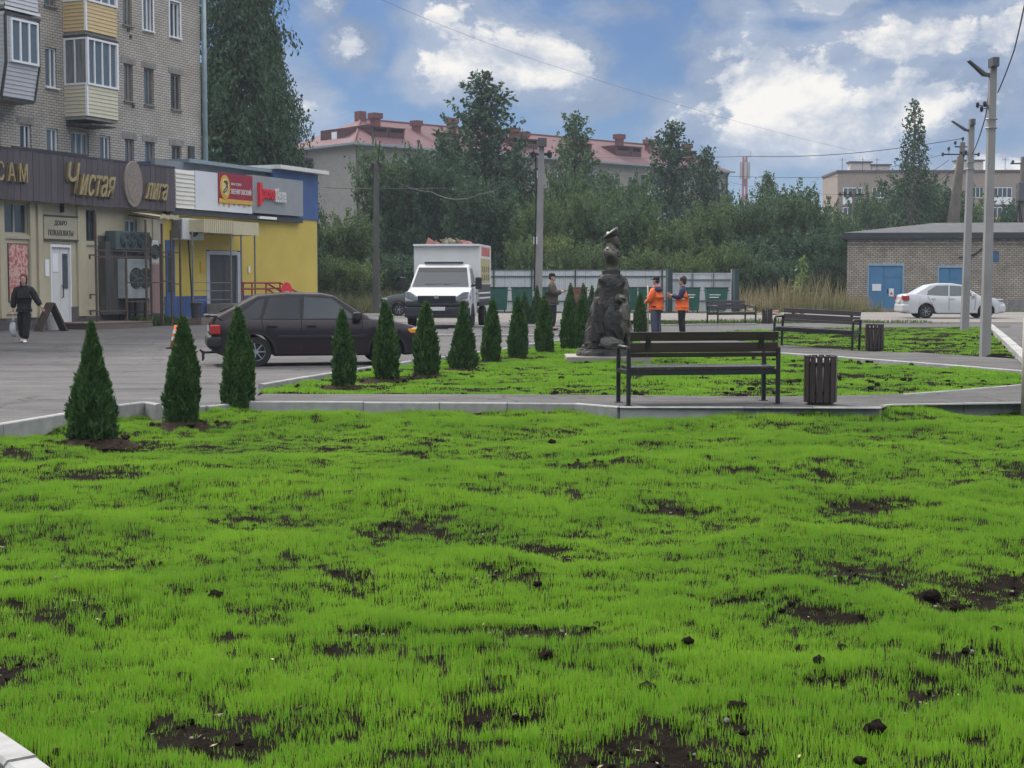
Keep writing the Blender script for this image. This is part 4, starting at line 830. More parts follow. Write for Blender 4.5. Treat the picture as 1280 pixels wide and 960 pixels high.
# sign band of upright planks
zs0, zs1 = 4.12, 5.68; u_end = U(221, .4)
band = MB().box(-9, u_end, -.36, -.02, zs0 + .02, zs1 - .02).build('sign_band', M_DFRAME, shop)
n = round((u_end + 9) / .29); pw = (u_end + 9) / n
pm = MB().box(0, pw - .014, -.02, .0, 0, zs1 - zs0).mesh('plank', M_PLANK)
for i in range(n): put('plank', pm, band, (-9 + i * pw, -.361 - random.uniform(0, .012), zs0 + random.uniform(-.012, .012)))
b = MB(); b.bar((-9, -.37, zs1 + .03), (u_end, -.37, zs1 + .03), .07, .06); b.bar((U(20, .4), -.37, zs1 + .085), (U(112, .4), -.37, zs1 + .085), .10, .05)
b.build('sign_cap', M_DFRAME, band)
def sign_text(txt, x0, x1, y0, y1, shear, bold, name='lettering'):
    d = .45; um = ((x0 + x1) / 2); z1 = Q(um, y0, d)[1]; z0 = Q(um, y1, d)[1]
    b = MB(); b.mi = 1; fit_text(b, txt, U(x0, d) - .09, U(x1, d) - .08, z0 - .04, z1 - .03, -.415, .055, shear, bold + .01); b.mi = 0; fit_text(b, txt, U(x0, d), U(x1, d), z0, z1, -.47, .05, shear, bold)  # dark copy behind, shifted lower left: letter sides with shadow put into the colour
    b.build(name, [M_GOLD, M_GOLDD], band)
sign_text('С А М', -1.5, 36.5, 203, 227, 0, .0); sign_text('Ч', 87, 102, 203, 242, .3, .0); sign_text('истая', 101, 146, 219, 246, .5, .005); sign_text('лига', 183, 211, 229, 250, .5, .005)
oc = Q(167, 230, .45); b = MB(); b.disc((oc[0], -.42, oc[1]), .80, 'y', .10, 32, .62); ov = b.build('oval_emblem', M_OVAL, band, bevel=.02); b = MB(); b.disc((oc[0], -.475, oc[1]), .62, 'y', .02, 32, .6); b.build('emblem_face', mat('emblem_face', (.22, .185, .16), .7, .25, 14), ov)
# dark recess with refrigeration plant
MB().box(U(123), U(184), -.012, -.001, .43, 3.15).build('dark_wall_sheet', M_DUCT, shop); MB().box(U(124), U(157), -.28, -.002, .45, 2.95).build('duct_panel', M_DUCT, shop); MB().box(U(185), U(203), -.035, -.002, .45, 2.2).build('pink_panel', M_PINK, shop); MB().box(U(172), U(183), -.02, -.002, 2.9, 4.0).build('pale_panel', M_CREAMD, shop)  # thin dark sheet laid over the cream wall behind the cage
MB().box(U(191), U(201), -.045, -.002, 2.95, 4.0).build('pale_panel', M_CREAMD, shop)
bd = MB().box(U(207), U(218), -.04, -.002, .3, 3.1).build('side_door', M_BLUE, shop); MB().box(U(207) + .1, U(218) - .1, -.05, -.041, 1.2, 2.7).build('pane', M_GLASS, bd)
def unit_thing(name, label, u0, u1, z0, z1, d0, d1, M, fans, group=None, feet=0, oval=1.0):
    r_ = thing(name, label, 'cooling unit', FS.w((u0 + u1) / 2, z0, d0), FS.a, group); hw = (u1 - u0) / 2; h = z1 - z0
    MB().box(-hw, hw, -(d1 - d0), 0, 0, h).build('casing', M, r_, bevel=.02)
    for (fx, fz, fr) in fans:
        b = MB(); c = Vector((fx * hw * 2 - hw, -(d1 - d0) - .012, fz * h)); b.disc(c, fr, 'y', .03, 22); fo = b.build('fan', M_FAN, r_)
        b = MB()
        for k in range(4): rr = fr * (k + 1) / 4; b.tube([(c.x + cos(t) * rr, c.y - .02, c.z + sin(t) * rr) for t in np.linspace(0, 2 * pi, 17)], .008, 4)
        for k in range(5): a_ = k * 2 * pi / 5; b.bar((c.x, c.y - .017, c.z), (c.x + cos(a_) * fr * .9, c.y - .017, c.z + sin(a_) * fr * .9), .05, .006, (0, 1, 0))
        b.build('grille', M_ACG, fo)
    if label.startswith('white air conditioner on the yellow'):
        for i in range(9): MB().box(-hw - .02, -hw - .001, -(d1 - d0) + .05 + i * .043, -(d1 - d0) + .075 + i * .043, .06, h - .06).build('fin', M_STEEL, r_)
    if feet:
        b = MB()
        for x in (-hw * .7, hw * .7):
            for y_ in (-(d1 - d0) + .08, -.1): b.bar((x, y_, 0), (x, y_, -feet), .06)
        b.bar((-hw, -(d1 - d0) + .08, -.04), (hw, -(d1 - d0) + .08, -.04), .06); b.bar((-hw, -(d1 - d0) + .08, -feet * .5), (hw, -(d1 - d0) + .08, -feet * .5), .05); b.build('stand', M_BLACK, r_)
    return r_
unit_thing('condenser_unit', 'dark teal condenser with a row of four round fans under the shop awning', U(146, .5), U(189, .5), 2.68, 3.32, .05, .5, M_ACG, [(.24, .52, .24), (.45, .52, .24), (.72, .52, .24), (.92, .52, .2)], feet=0)
unit_thing('condenser_unit', 'large grey condenser box with two big dark fans inside the metal cage', U(160, .7), U(187, .7), 1.0, 2.36, .12, .7, mat('grey_condenser', (.30, .33, .33), .55, .15, 3), [(.37, .52, .36), (.80, .52, .36)], feet=.95)
unit_thing('air_conditioner', 'stained white air conditioner beside the caged condensers', U(190, .35), U(199, .35), 2.25, 3.05, .02, .35, M_AC, [(.5, .5, .26)])
unit_thing('air_conditioner', 'white air conditioner on the yellow wall next to the beige canopy', U(229.5, .5), U(256, .5), 3.12, 3.9, .05, .5, M_AC, [(.5, .5, .27)])
cage = thing('metal_cage', 'rusty metal cage frame enclosing the condensers outside the shop', 'cage', FS.w(U(160), 0, .8), FS.a)
cu = U(160); b = MB
for px, d, z1 in ((120.5, .9, 3.95), (158, 1.0, 2.6), (183, 1.3, 3.7), (189, .9, 3.1), (203, 1.2, 3.6), (214.5, 1.3, 3.4), (225.5, .9, 3.5), (201, .9, 2.9)):
    u = U(px, d) - cu; MB().bar((u, -d + .8, 0), (u, -d + .8, z1), .055).build('post', M_RUST, cage)
for (x0, d0, x1, d1, z) in ((120.5, .9, 225, .9, 2.62), (120.5, .9, 158, 1.0, 2.4), (158, 1.0, 189, .9, 2.42), (158, 1.0, 189, .9, .9), (203, 1.2, 214.5, 1.3, 2.45), (203, 1.2, 214.5, 1.3, .8), (203, 1.2, 214.5, 1.3, 1.6), (120.5, .9, 158, 1, .6), (158, 1.0, 203, 1.2, 1.55), (214.5, 1.3, 225, .9, 1.5)):
    MB().bar((U(x0, d0) - cu, -d0 + .8, z), (U(x1, d1) - cu, -d1 + .8, z), .045).build('rail', M_RUST, cage)
for z in (1.15, 2.45, .62): u = U(120.5, .9) - cu; b = MB(); b.bar((u, -.1, z), (u - .32, -.1, z), .05); b.bar((u - .32, -.1, z + .02), (u - .32, -.1, z - .14), .05); b.build('bracket', M_RUST, cage)
aw = thing('awning', 'worn cream awning sheet sloping out above the caged condensers', 'awning', FS.w(U(190, .9), 3.85, .2), FS.a)
b = MB(); nn = 14; a0, a1 = U(164, .3) - U(190, .9), U(222, 1.5) - U(190, .9)
b.add([(a0 + (a1 - a0) * i / nn, .15, .16) for i in range(nn + 1)] + [(a0 + .0 + (a1 - a0) * i / nn, -1.35 + .04 * sin(i * 2.1), -.06 - (.07 if i % 2 else 0)) for i in range(nn + 1)], [(i, i + 1, nn + 2 + i, nn + 1 + i) for i in range(nn)])
b.add([(a0 + (a1 - a0) * i / nn, .15, .19) for i in range(nn + 1)] + [(a0 + .0 + (a1 - a0) * i / nn, -1.35 + .04 * sin(i * 2.1), -.03 - (.07 if i % 2 else 0)) for i in range(nn + 1)], [(i + 1, i, nn + 1 + i, nn + 2 + i) for i in range(nn)])
b.add([(a0 + (a1 - a0) * i / nn, -1.35 + .04 * sin(i * 2.1), -.06 - (.07 if i % 2 else 0)) for i in range(nn + 1)] + [(a0 + (a1 - a0) * i / nn, -1.36 + .04 * sin(i * 2.1), .08 - (.06 if i % 2 else 0)) for i in range(nn + 1)], [(i, i + 1, nn + 2 + i, nn + 1 + i) for i in range(nn)])
b.build('canopy_sheet', M_BEIGE, aw)
b = MB(); b.bar((a0 + .2, .1, .05), (a0 + .25, -1.2, -.1), .05); b.bar((a1 - .2, .1, .05), (a1 - .2, -1.2, -.1), .05); b.build('support_arm', M_RUST, aw)
# weeds under the cage
wu = [FS.w(rng.uniform(U(150), U(200)), -.05, rng.uniform(.1, .9)) for _ in range(900)]; P = np.array([[*p] for p in wu]); A_ = unit(rng.normal(size=(900, 3)) * .45 + np.array([0, 0, 1.])); stuff(put('weeds', quads_mesh('weeds', leaf_quads(P, A_, .42, .10, rng), 900, M_LEAFM)))
# wooden deck in front of the shop door
dk = thing('wooden_deck', 'low weathered plank deck in front of the cream shop door', 'deck', FS.w(U(92), 0, .0), FS.a)
du0, du1 = U(61, 0) - U(92), U(187, 1.75) - U(92)
MB().box(du0 + .02, du1 - .02, -1.78, -.04, -.1, .2).build('deck_frame', M_BOARD, dk)
k = 13; pm = MB().box(0, du1 - du0, -.125, 0, 0, .04).mesh('plank', M_DECK)
for i in range(k): put('plank', pm, dk, (du0, -.05 - i * .137, .2 + random.uniform(0, .008)))
MB().box(du0, du1 + .01, -1.83, -1.785, -.08, .19).build('fascia_board', M_DECK, dk)
MB().box(U(187) - U(92), U(214) - U(92), -1.5, -.04, -.1, .12).build('side_step', M_BOARD, dk)
# sandwich board
sbp = FS.w(U(53, 1.2), 0, 1.5)
sb = thing('sandwich_board', 'dark folding sandwich board leaning open by the cream shop corner', 'sandwich board', sbp, FS.a - .5)
for s in (-1, 1):
    b = MB(); b.bar((0, 0, .92), (s * .42, 0, 0), .55, .03, (1, 0, 0)); lf = b.build('board_leaf', M_BOARD, sb)
    b = MB(); b.bar((s * .02, -.26, .9), (s * .44, -.26, 0), .05, .05); b.bar((s * .02, .26, .9), (s * .44, .26, 0), .05, .05); b.build('leg', M_BOARD, sb)
tb = MB(); tb.lathe([(.17, 0), (.22, .55), (.22, .56), (.2, .56)], 14); p = FS.w(U(61, .6), .0, .75); tag(tb.build('plastic_bin', mat('grey_plastic', (.35, .35, .35), .5, .1, 4), None, (p.x, p.y, -.0)), 'pale plastic tub behind the sandwich board', 'bin')

# --- yellow and blue shop
ys_ = thing('yellow_shop', 'low shop with yellow wall, blue top and plinth, and sign boards along its front', 'shop', FS.w(uS), FS.a)
o_ = uS; V_ = lambda px, d=0: U(px, d) - o_
ye, zt, zy, zp = V_(397), 6.18, 4.21, 1.05
dd = (V_(258), V_(302), .3, 2.80)
m = MB(); wall_holes(m, 0.01, ye, zp, zy, [dd], 0, .2); m.build('wall', M_YEL, ys_)
m = MB(); m.box(.01, dd[0] - .001, -.02, .1, -.2, zp); m.box(dd[1] + .001, ye + .02, -.02, .1, -.2, zp); m.build('plinth', M_BLUE, ys_)
ug = V_(343)
MB().box(ug, ye + .03, -.04, .2, zy, zt - .02).build('blue_band', M_BLUE, ys_); MB().box(.01, ug - .002, .32, .5, zy, zt - .14).build('upper_wall', mat('grey_upper_wall', (.20, .22, .24), .8, .12, 2), ys_)
m = MB(); m.box(.02, ye, .52, 11, -.2, 5.95); m.box(ye - .02, ye + .02, .0, .52, -.2, zt - .03); m.build('rear_wall', M_BLUE, ys_)
m = MB(); m.box(V_(249, .3), ug, .05, 11, 6.03, 6.17); m.build('roof', M_ROOFM, ys_); m = MB(); m.box(ug + .002, ye + .45, -.35, 11, 6.19, 6.35); m.build('roof_edge', mat('white_roof_edge', (.62, .62, .6), .5, .08, 3), ys_)
# sign boards: siding, blank board, maroon board, grey board
zb0, zb1 = 4.27, 5.68
b = MB(); b.box(V_(222, .3), V_(382, .3), -.2, .02, 4.05, 4.245); b.box(0.02, V_(222, .3), -.3, .0, 4.0, 4.12); b.build('fascia_beam', mat('dark_fascia', (.045, .05, .065), .7, .1, 3), ys_)
sd = MB().box(V_(222.5, .3), V_(246, .3), -.24, .0, zb0, zb1).build('siding_panel', M_WPVC, ys_)
for i in range(9): z = zb0 + (zb1 - zb0) * i / 9; h = (zb1 - zb0) / 9; MB().add([(V_(222.5, .3), -.275, z + .006), (V_(246, .3), -.275, z + .006), (V_(246, .3), -.245, z + h - .004), (V_(222.5, .3), -.245, z + h - .004), (V_(222.5, .3), -.24, z + .006), (V_(246, .3), -.24, z + .006), (V_(246, .3), -.241, z + h - .004), (V_(222.5, .3), -.241, z + h - .004)], [(0, 1, 2, 3), (0, 4, 5, 1), (3, 2, 6, 7), (0, 3, 7, 4), (1, 5, 6, 2)]).build('slat', mat('cream_siding', (.62, .60, .54), .6, .06, 3, obj_rand=.06), sd)
MB().box(V_(246.3, .3), V_(317, .3), -.28, .0, zb0, zb1 + .03).build('blank_board', mat('blank_board', (.60, .62, .66), .45, .05, 1), ys_)
mb_ = MB().box(V_(275, .32), V_(316.8, .32), -.33, -.281, 4.60, 5.74).build('maroon_sign', M_MAROON, ys_)
MB().box(V_(275, .32), V_(316.8, .32), -.336, -.3301, 4.60, 4.76).build('sign_strip', M_OCHRE, mb_)
x0, x1 = V_(275, .33), V_(316.8, .33); w_ = x1 - x0
b = MB(); b.disc((x0 + w_ * .17, -.345, 5.2), .46, 'y', .025, 28, .72); em = b.build('sign_emblem', M_OCHRE, mb_); 
b = MB(); b.disc((x0 + w_ * .17, -.36, 5.22), .34, 'y', .01, 24, .7); b.build('emblem_face', mat('emblem_cream', (.6, .48, .22), .5, .3, 12), mb_)
b = MB(); b.tube([(x0 + w_ * .17 + .14 * sin(t * 1.7), -.37, 5.22 + .22 * cos(t)) for t in np.linspace(0, 6, 20)], .025, 5); b.build('emblem_mark', M_DFRAME, mb_)
b = MB(); fit_text(b, 'МАГАЗИН', x0 + w_ * .36, x0 + w_ * .66, 5.30, 5.40, -.337, .01); fit_text(b, 'ЗВЕНИГОВСКИЙ', x0 + w_ * .34, x0 + w_ * .96, 4.97, 5.22, -.337, .01, 0, .012); b.build('lettering', M_WHITE, mb_)
b = MB(); xa, xb = x0 + .05, x1 - .02
for i in range(7): b.bar((xa + (xb - xa) * i / 6.5, -.29, 4.6), (xa + (xb - xa) * i / 6.5 + .02, -.29, 4.6 - rng.uniform(.05, .16)), .10, .012, (0, 1, 0))
b.build('torn_edge', M_OCHRE, mb_)
gs = MB().box(V_(317.3, .3), V_(380, .3), -.29, .0, zb0 + .05, zb1 + .12).build('grey_sign', M_GREYP, ys_)
lx = lambda px: V_(px, .36)
b = MB(); fit_text(b, 'Красное', lx(326), lx(344.5), 4.77, 5.40, -.35, .12, 0, .03); b.build('lettering', M_RED, gs); b = MB(); fit_text(b, '&Белое', lx(344.8), lx(358.5), 4.80, 5.36, -.34, .10, 0, .012); b.build('lettering', M_WHITE, gs)
b = MB(); b.box(lx(324.8), lx(327.5), -.42, -.291, 4.62, 5.52); b.build('letter_mark', M_RED, gs); MB().box(lx(327), lx(348), -.32, -.05, 4.10, 4.2).build('sign_lamp', M_WPVC, ys_)
# entrance
b = MB(); b.box(dd[0], dd[0] + .22, -.02, .2, .3, 2.75); b.box(dd[1] - .3, dd[1], -.02, .2, .3, 2.75); b.box(dd[0] + .22, dd[1] - .3, -.02, .2, 2.62, 2.78); b.build('door_frame', mat('grey_frame', (.38, .40, .43), .5, .05, 3), ys_)
mid = (dd[0] + dd[1]) / 2
for s0, s1 in ((dd[0] + .225, mid - .01), (mid + .01, dd[1] - .305)):
    d_ = MB().box(s0, s1, .06, .12, .3, 2.61).build('door', M_DGREY, ys_); MB().box(s0 + .1, s1 - .1, .05, .0599, .5, 2.45).build('door_panel', M_DFRAME, d_)
cp = MB().box(V_(257, 1.2), V_(293, 1.2), -1.15, -.02, 3.40, 3.86).build('door_canopy', M_BEIGE, ys_)
k = 14; c0, c1 = V_(257, 1.2), V_(293, 1.2); rm = MB().box(0, (c1 - c0) / k - .05, -.02, 0, 0, .5).mesh('canopy_rib', M_BEIGE)
for i in range(k): put('canopy_rib', rm, cp, (c0 + i * (c1 - c0) / k, -1.151, 3.38))
MB().box(c1 + .003, V_(325, 1.2), -1.17, -.02, 3.36, 3.86).build('canopy_front', M_BEIGE, cp)
for px, d in ((241, 1.1), (289, 1.15), (302, 1.15), (319, 1.15)): MB().bar((V_(px, d), -d, -.1), (V_(px, d), -d, 3.4), .05).build('canopy_post', M_STEEL, ys_)
for z in (1.55, 1.25, .92): MB().bar((V_(241, 1.1), -1.1, z), (V_(289, 1.15), -1.1, z), .03).build('entry_rail', M_STEEL, ys_)
MB().box(V_(205), V_(310), -1.6, -.03, -.1, .26).build('entry_step', M_DECK, ys_)
b = MB(); b.box(V_(250), V_(255), -.04, -.003, 1.95, 2.35); b.build('notice', M_OCHRE, ys_)
b = MB(); b.box(V_(309.5), V_(311.5), -.06, -.003, 1.95, 2.2); b.build('wall_box', M_WPVC, ys_); b = MB(); b.tube([(V_(231), -.35, .1), (V_(231), -.2, 2.9), (V_(229), -.2, 3.9)], .03, 6); b.build('cable', M_BLACK, ys_)
bn = MB(); bn.lathe([(.18, 0), (.22, .5), (.24, .54), (.23, .57), (.05, .6)], 14); p = FS.w(U(251, 1.4), .26, 1.2); tag(bn.build('litter_bin', M_DGREY, None, p, bevel=.01), 'small dark bin on the step at the dark shop door', 'bin')
rl = thing('ramp_railing', 'dark red tubular ramp railing along the yellow wall above the hatchback roof', 'railing', FS.w(U(335, 1.3), 0, 1.3), FS.a)
ru = lambda px, d=1.3: U(px, d) - U(335, 1.3)
zz = lambda px, py, d=1.3: Q(px, py, d)[1]
for a_, b2 in (((302, 353.5), (350, 353.5)), ((350, 353.5), (376, 368)), ((302, 361), (333, 361)), ((333, 353.5), (352, 365)), ((333, 361), (345, 368)), ((333, 361), (350, 360))):
    MB().tube([(ru(a_[0]), 0, zz(*a_)), (ru(b2[0]), 0, zz(*b2))], .035, 8).build('rail', M_REDRAIL, rl)
for px in (304, 315, 332.5, 350): MB().tube([(ru(px), 0, .1), (ru(px), 0, zz(px, 353.5))], .03, 8).build('post', M_REDRAIL, rl)
MB().box(ru(300, 1.6), ru(352, 1.6), -.25, 1.2, -.1, zz(340, 371) - .25).build('ramp', M_CONC, rl)
b = MB(); b.disc((ru(356), -.08, zz(356, 366)), .42, 'y', .04, 20); sg = b.build('round_sign', M_RED, rl)
b = MB(); b.box(ru(353.5), ru(358.5), -.107, -.101, zz(356, 370), zz(356, 364.5)); b.build('sign_face', M_WPVC, sg)
bv = thing('site_cabin', 'blue cabin with pale roof edge seen past the yellow shop corner', 'cabin', at(404, 352, 100) - Vector((0, 0, 1.5)), .2)
MB().box(-.65, .8, 0, 2, -.2, 2.55).build('cabin_wall', M_BLUE, bv); MB().box(-.7, .85, -.06, 2.1, 2.55, 2.68).build('roof', M_WHITE, bv)

# --- brick substation
psub = at(1058, 389, 86); FT = Fac((psub.x, 86), R(-4), -.13)
sub = thing('brick_substation', 'low brick substation with blue metal doors and a dark low-pitched roof', 'building', FT.p, FT.a)
ze = FT.q(1060, 298.5)[1]; L_ = 19.0; q = FT.q
g1 = (FT.U(1084.5), FT.U(1129.5), .28, q(1107, 329.5)[1]); g2 = (FT.U(1172), FT.U(1206), .28, q(1190, 332)[1]); hv = (FT.U(1240), FT.U(1248), q(1244, 328)[1], q(1244, 314)[1])
m = MB(); wall_holes(m, 0, L_, -.1, ze, [g1, g2, hv], 0, .15); m.add([(0, 0, -.1), (1.3, 7, -.1), (1.3, 7, ze), (0, 0, ze), (L_, 0, -.1), (L_, 7, -.1), (L_, 7, ze), (L_, 0, ze)], [(1, 0, 3, 2), (4, 5, 6, 7), (5, 1, 2, 6)]); m.build('wall', M_BRICK2, sub)
m = MB(); e = .32; m.add([(-e, -e, ze + .33), (L_ + e, -e, ze + .33), (L_ + e, 7 + e, ze + .33), (1.3 - e, 7 + e, ze + .33), (5.6, 3.5, ze + 1.02), (L_ - 5.6, 3.5, ze + 1.02)], [(0, 1, 5, 4), (1, 2, 5), (2, 3, 4, 5), (3, 0, 4)]); m.build('roof', mat('dark_roofing', (.075, .075, .078), .9, .2, 1.5), sub)
MB().prism([(-e, -e), (L_ + e, -e), (L_ + e, 7 + e), (1.3 - e, 7 + e)], ze + .002, ze + .32, 'z').build('eave', mat('dark_eave', (.035, .04, .05), .7, .15, 3), sub)
m = MB()
for i in range(int(L_ / .52)): m.box(i * .52 + .06, i * .52 + .32, -.10, -.002, ze - .14, ze - .02)
m.box(0, L_, -.06, -.001, ze - .30, ze - .17); stuff(m.build('brick_cornice', M_BRICK2, sub))
m = MB(); m.box(-.01, g1[0] - .05, -.02, .06, -.1, .12); m.box(g1[1] + .05, L_, -.02, .06, -.1, .12); m.build('plinth', mat('teal_paint', (.04, .13, .15), .7, .2, 3), sub)
M_BDOOR = mat('blue_metal_door', (.055, .165, .31), .5, col2=(.075, .205, .37), scale=1.5); M_BDOOR2 = mat('blue_door_edge', (.22, .36, .46), .6, .15, 4)
for g_ in (g1, g2):
    mid = g_[0] + (g_[1] - g_[0]) * .45
    dz = MB().box(g_[0] + .07, mid - .012, .04, .10, g_[2], g_[3] - .13).build('door', M_BDOOR, sub); MB().box(mid - .012, mid + .02, .02, .08, g_[2] + .02, g_[3] - .75).build('door_edge', M_BDOOR, dz)
    d2 = MB().box(mid + .012, g_[1] - .07, .045, .105, g_[2], g_[3] - .13).build('door', M_BDOOR, sub); b = MB(); b.box(mid + .05, g_[1] - .12, .03, .0449, g_[3] - .75, g_[3] - .72); b.build('door_rib', M_BDOOR, d2); b = MB(); b.bar((mid + .22, .0, 1.1), (mid + .22, .0, 1.35), .04); b.bar((mid + .22, .0, 1.12), (mid + .22, .05, 1.12), .03); b.bar((mid + .22, .0, 1.32), (mid + .22, .05, 1.32), .03); b.build('handle', M_BLACK, d2)
    b = MB(); b.box(g_[0], g_[0] + .065, -.015, .14, g_[2], g_[3]); b.box(g_[1] - .065, g_[1], -.015, .14, g_[2], g_[3]); b.box(g_[0] + .065, g_[1] - .065, -.015, .14, g_[3] - .12, g_[3]); b.build('door_frame', M_BDOOR2, sub)
MB().box(g1[0] - .1, g1[1] + .1, -.1, .3, .02, .28).build('door_step', M_CONC, sub)
b = MB(); b.box(FT.U(1090.5), FT.U(1101.5), .025, .039, q(1096, 363.5)[1], q(1096, 355)[1]); b.build('paper_notice', M_WPVC, sub)
ws = MB().box(FT.U(1111.5), FT.U(1117.5), .03, .044, q(1114, 370.5)[1], q(1114, 360.5)[1]).build('warning_sign', M_WPVC, sub); ux, uz = FT.U(1114.5), q(1114, 366)[1]
b = MB(); b.prism([(ux - .09, uz - .1), (ux + .09, uz - .1), (ux, uz + .08)], .022, .0299, 'y'); b.build('warning_triangle', M_RED, ws)
vt = MB().box(hv[0], hv[1], .06, .1, hv[2], hv[3]).build('vent_shutter', M_BDOOR, sub)
for i in range(5): z = hv[2] + (hv[3] - hv[2]) * (i + .2) / 5; MB().bar((hv[0] + .02, .04, z), (hv[1] - .02, .04, z), .05, .02).build('louver', M_BDOOR, vt)
b = MB(); a_ = q(1198, 322); c_ = q(1218, 318); e_ = q(1236, 304); b.tube([(a_[0], -.06, a_[1]), (c_[0], -.08, c_[1]), (e_[0], -.06, e_[1])], .045, 6); b.build('cable', M_BLACK, sub)
MB().box(FT.U(1262), L_, -.06, -.021, -.1, .75).build('grey_plinth', M_CONC, sub)

# --- long block with the red roof
p2 = at(445, 300, 152); F2 = Fac((p2.x, 152), atan2(38, 42.1), -.2); L2, D2 = 57.0, 12.5; z2 = F2.q(445, 180)[1]
rb = thing('apartment_building', 'long grey block with a red metal hipped roof and brick vent stacks', 'building', F2.p, F2.a)
colsW = [2.6 + i * 3.05 for i in range(18)]; rowsW = [z2 - 2.75 - 2.85 * i for i in range(5)]
wh = [(c, c + 1.3, r, r + 1.45) for c in colsW for r in rowsW if r > 1]
m = MB(); wall_holes(m, 0, L2, 0, z2, wh, 0, .16)
sh = [(4.0, 5.2, r, r + 1.45) for r in rowsW if r > 1]
ms = MB(); wall_holes(ms, 0, D2, 0, z2, sh, 0, .16)
m.add([(0 + v[1], D2 - v[0], v[2]) for v in ms.v], [tuple(reversed(f)) for f in ms.f]); m.add([(0, D2, 0), (L2, D2, 0), (L2, D2, z2), (0, D2, z2), (L2, 0, 0), (L2, 0, z2)], [(1, 0, 3, 2), (4, 1, 2, 5)]); m.build('wall', M_BRICK3, rb)
fm = MB(); w, h = 1.28, 1.43
for x0, x1, z0, z1 in ((0, .07, 0, h), (w - .07, w, 0, h), (.07, w - .07, 0, .07), (.07, w - .07, h - .07, h), (w * .6, w * .6 + .07, .07, h - .07)): fm.box(x0, x1, 0, .06, z0, z1)
fm = fm.mesh('window', M_WPVC); pn = MB().box(.02, w - .02, .02, .04, .02, h - .02).mesh('pane', M_GLASS)
for c, _, r, _ in wh: f_ = put('window', fm, rb, (c + .01, .09, r + .01)); put('pane', pn, f_)
for c, _, r, _ in sh: f_ = put('window', fm, rb, (.15, D2 - c - .01, r + .01), -pi / 2); put('pane', pn, f_)
M_RROOF = mat('red_metal_roof', (.10, .042, .048), .8, col2=(.13, .058, .064), scale=.7, stretch=(3, 1, 1)); M_RDARK = mat('dark_red_brickwork', (.075, .02, .023), .7, .2, 2); M_RPINK = mat('vent_brick', (.15, .048, .046), .8, .15, 3)
hr = 3.3; e = .6; dh = D2 / 2
m = MB(); m.add([(-e, -e, z2), (L2 + e, -e, z2), (L2 + e, D2 + e, z2), (-e, D2 + e, z2), (dh - 1, dh, z2 + hr), (L2 - dh + 1, dh, z2 + hr)], [(0, 1, 5, 4), (1, 2, 5), (2, 3, 4, 5), (3, 0, 4), (3, 2, 1, 0)]); rf = m.build('roof', M_RROOF, rb)
b = MB(); b.tube([(-e, -e, z2 + .03), (dh - 1, dh, z2 + hr + .03)], .12, 6); b.tube([(dh - 1, dh, z2 + hr + .03), (L2 - dh + 1, dh, z2 + hr + .03)], .12, 6); b.build('ridge_cap', M_RPINK, rf)
b = MB(); b.box(-e - .1, L2 + e, -e - .14, -e - .005, z2 - .12, z2 + .1); b.box(-e - .14, -e - .005, -e, D2 + e, z2 - .12, z2 + .1); b.build('gutter', M_ROOFM, rb)
for u in (.2, 27, L2 - .3): MB().tube([(u, -.55, z2), (u, -.18, z2 - .6), (u, -.18, 0)], .12, 8).build('downpipe', M_DFRAME, rb)
slope = lambda y: z2 + (y + e) / (dh + e) * hr
def roof_u(px, y): return F2.q(px, 300, -y)[0]
for px0, px1, hh, y in ((466, 486, 1.9, 1.6), (487, 506, 1.9, 1.6), (556, 575, 1.9, 1.6), (640, 656, 1.9, 1.8), (657, 672, 1.9, 1.8), (724, 739, 2.0, 1.8), (770, 787, 2.2, 1.8), (789, 801, 2.2, 1.8), (857, 869, 2.4, 1.8)):
    hh *= .55; u0, u1 = roof_u(px0, y), roof_u(px1, y); zb = slope(y) - .1; b = MB(); b.box(u0, u1, y, y + 3.0, zb, zb + hh * .62); b.box(u0 - .05, u0 + .18, y, y + 3.0, zb + hh * .62, zb + hh); b.box(u1 - .18, u1 + .05, y, y + 3.0, zb + hh * .62, zb + hh); b.box(u0 - .1, u1 + .1, y - .1, y + 3.1, zb + hh, zb + hh + .12); dm_ = b.build('dormer', M_RDARK, rf)
for px, top, wv in ((470, 141.5, 1.5), (521, 151, 1.2), (565, 148, 1.5), (642, 160, 1.5), (655, 165, 1.3), (773.5, 168, 1.4), (811, 174.5, 1.6), (858, 180, 1.3), (837, 184, 1.2)):
    y = 4.2; wv *= .78; u0 = roof_u(px, y); wpos = F2.w(u0, 0, -y); zt_ = at(px, top, wpos.y).z - F2.p.z; b = MB(); b.box(u0 - wv * .32, u0 + wv * .32, y - .4, y + .4, slope(y) - .3, zt_ - .55); b.box(u0 - wv * .5, u0 + wv * .5, y - .55, y + .55, zt_ - .55, zt_); b.build('vent_stack', M_RPINK, rf)
b = MB(); b.box(dh - 1.4, dh - .6, dh - .5, dh + .5, z2 + hr - .3, z2 + hr + .8); b.build('vent_stack', M_RPINK, rf)
b = MB(); y0 = 3.2; b.prism([(1.0, z2 + .6), (1.0, z2 + 1.9), (4.6, z2 + 2.6), (4.6, z2 + 1.2)], y0, y0 + 4.2, 'y'); ds = b.build('dormer', M_RDARK, rf); MB().box(.96, .999, y0 + 1.3, y0 + 2.2, z2 + .85, z2 + 1.6).build('pane', M_WPVC, ds)
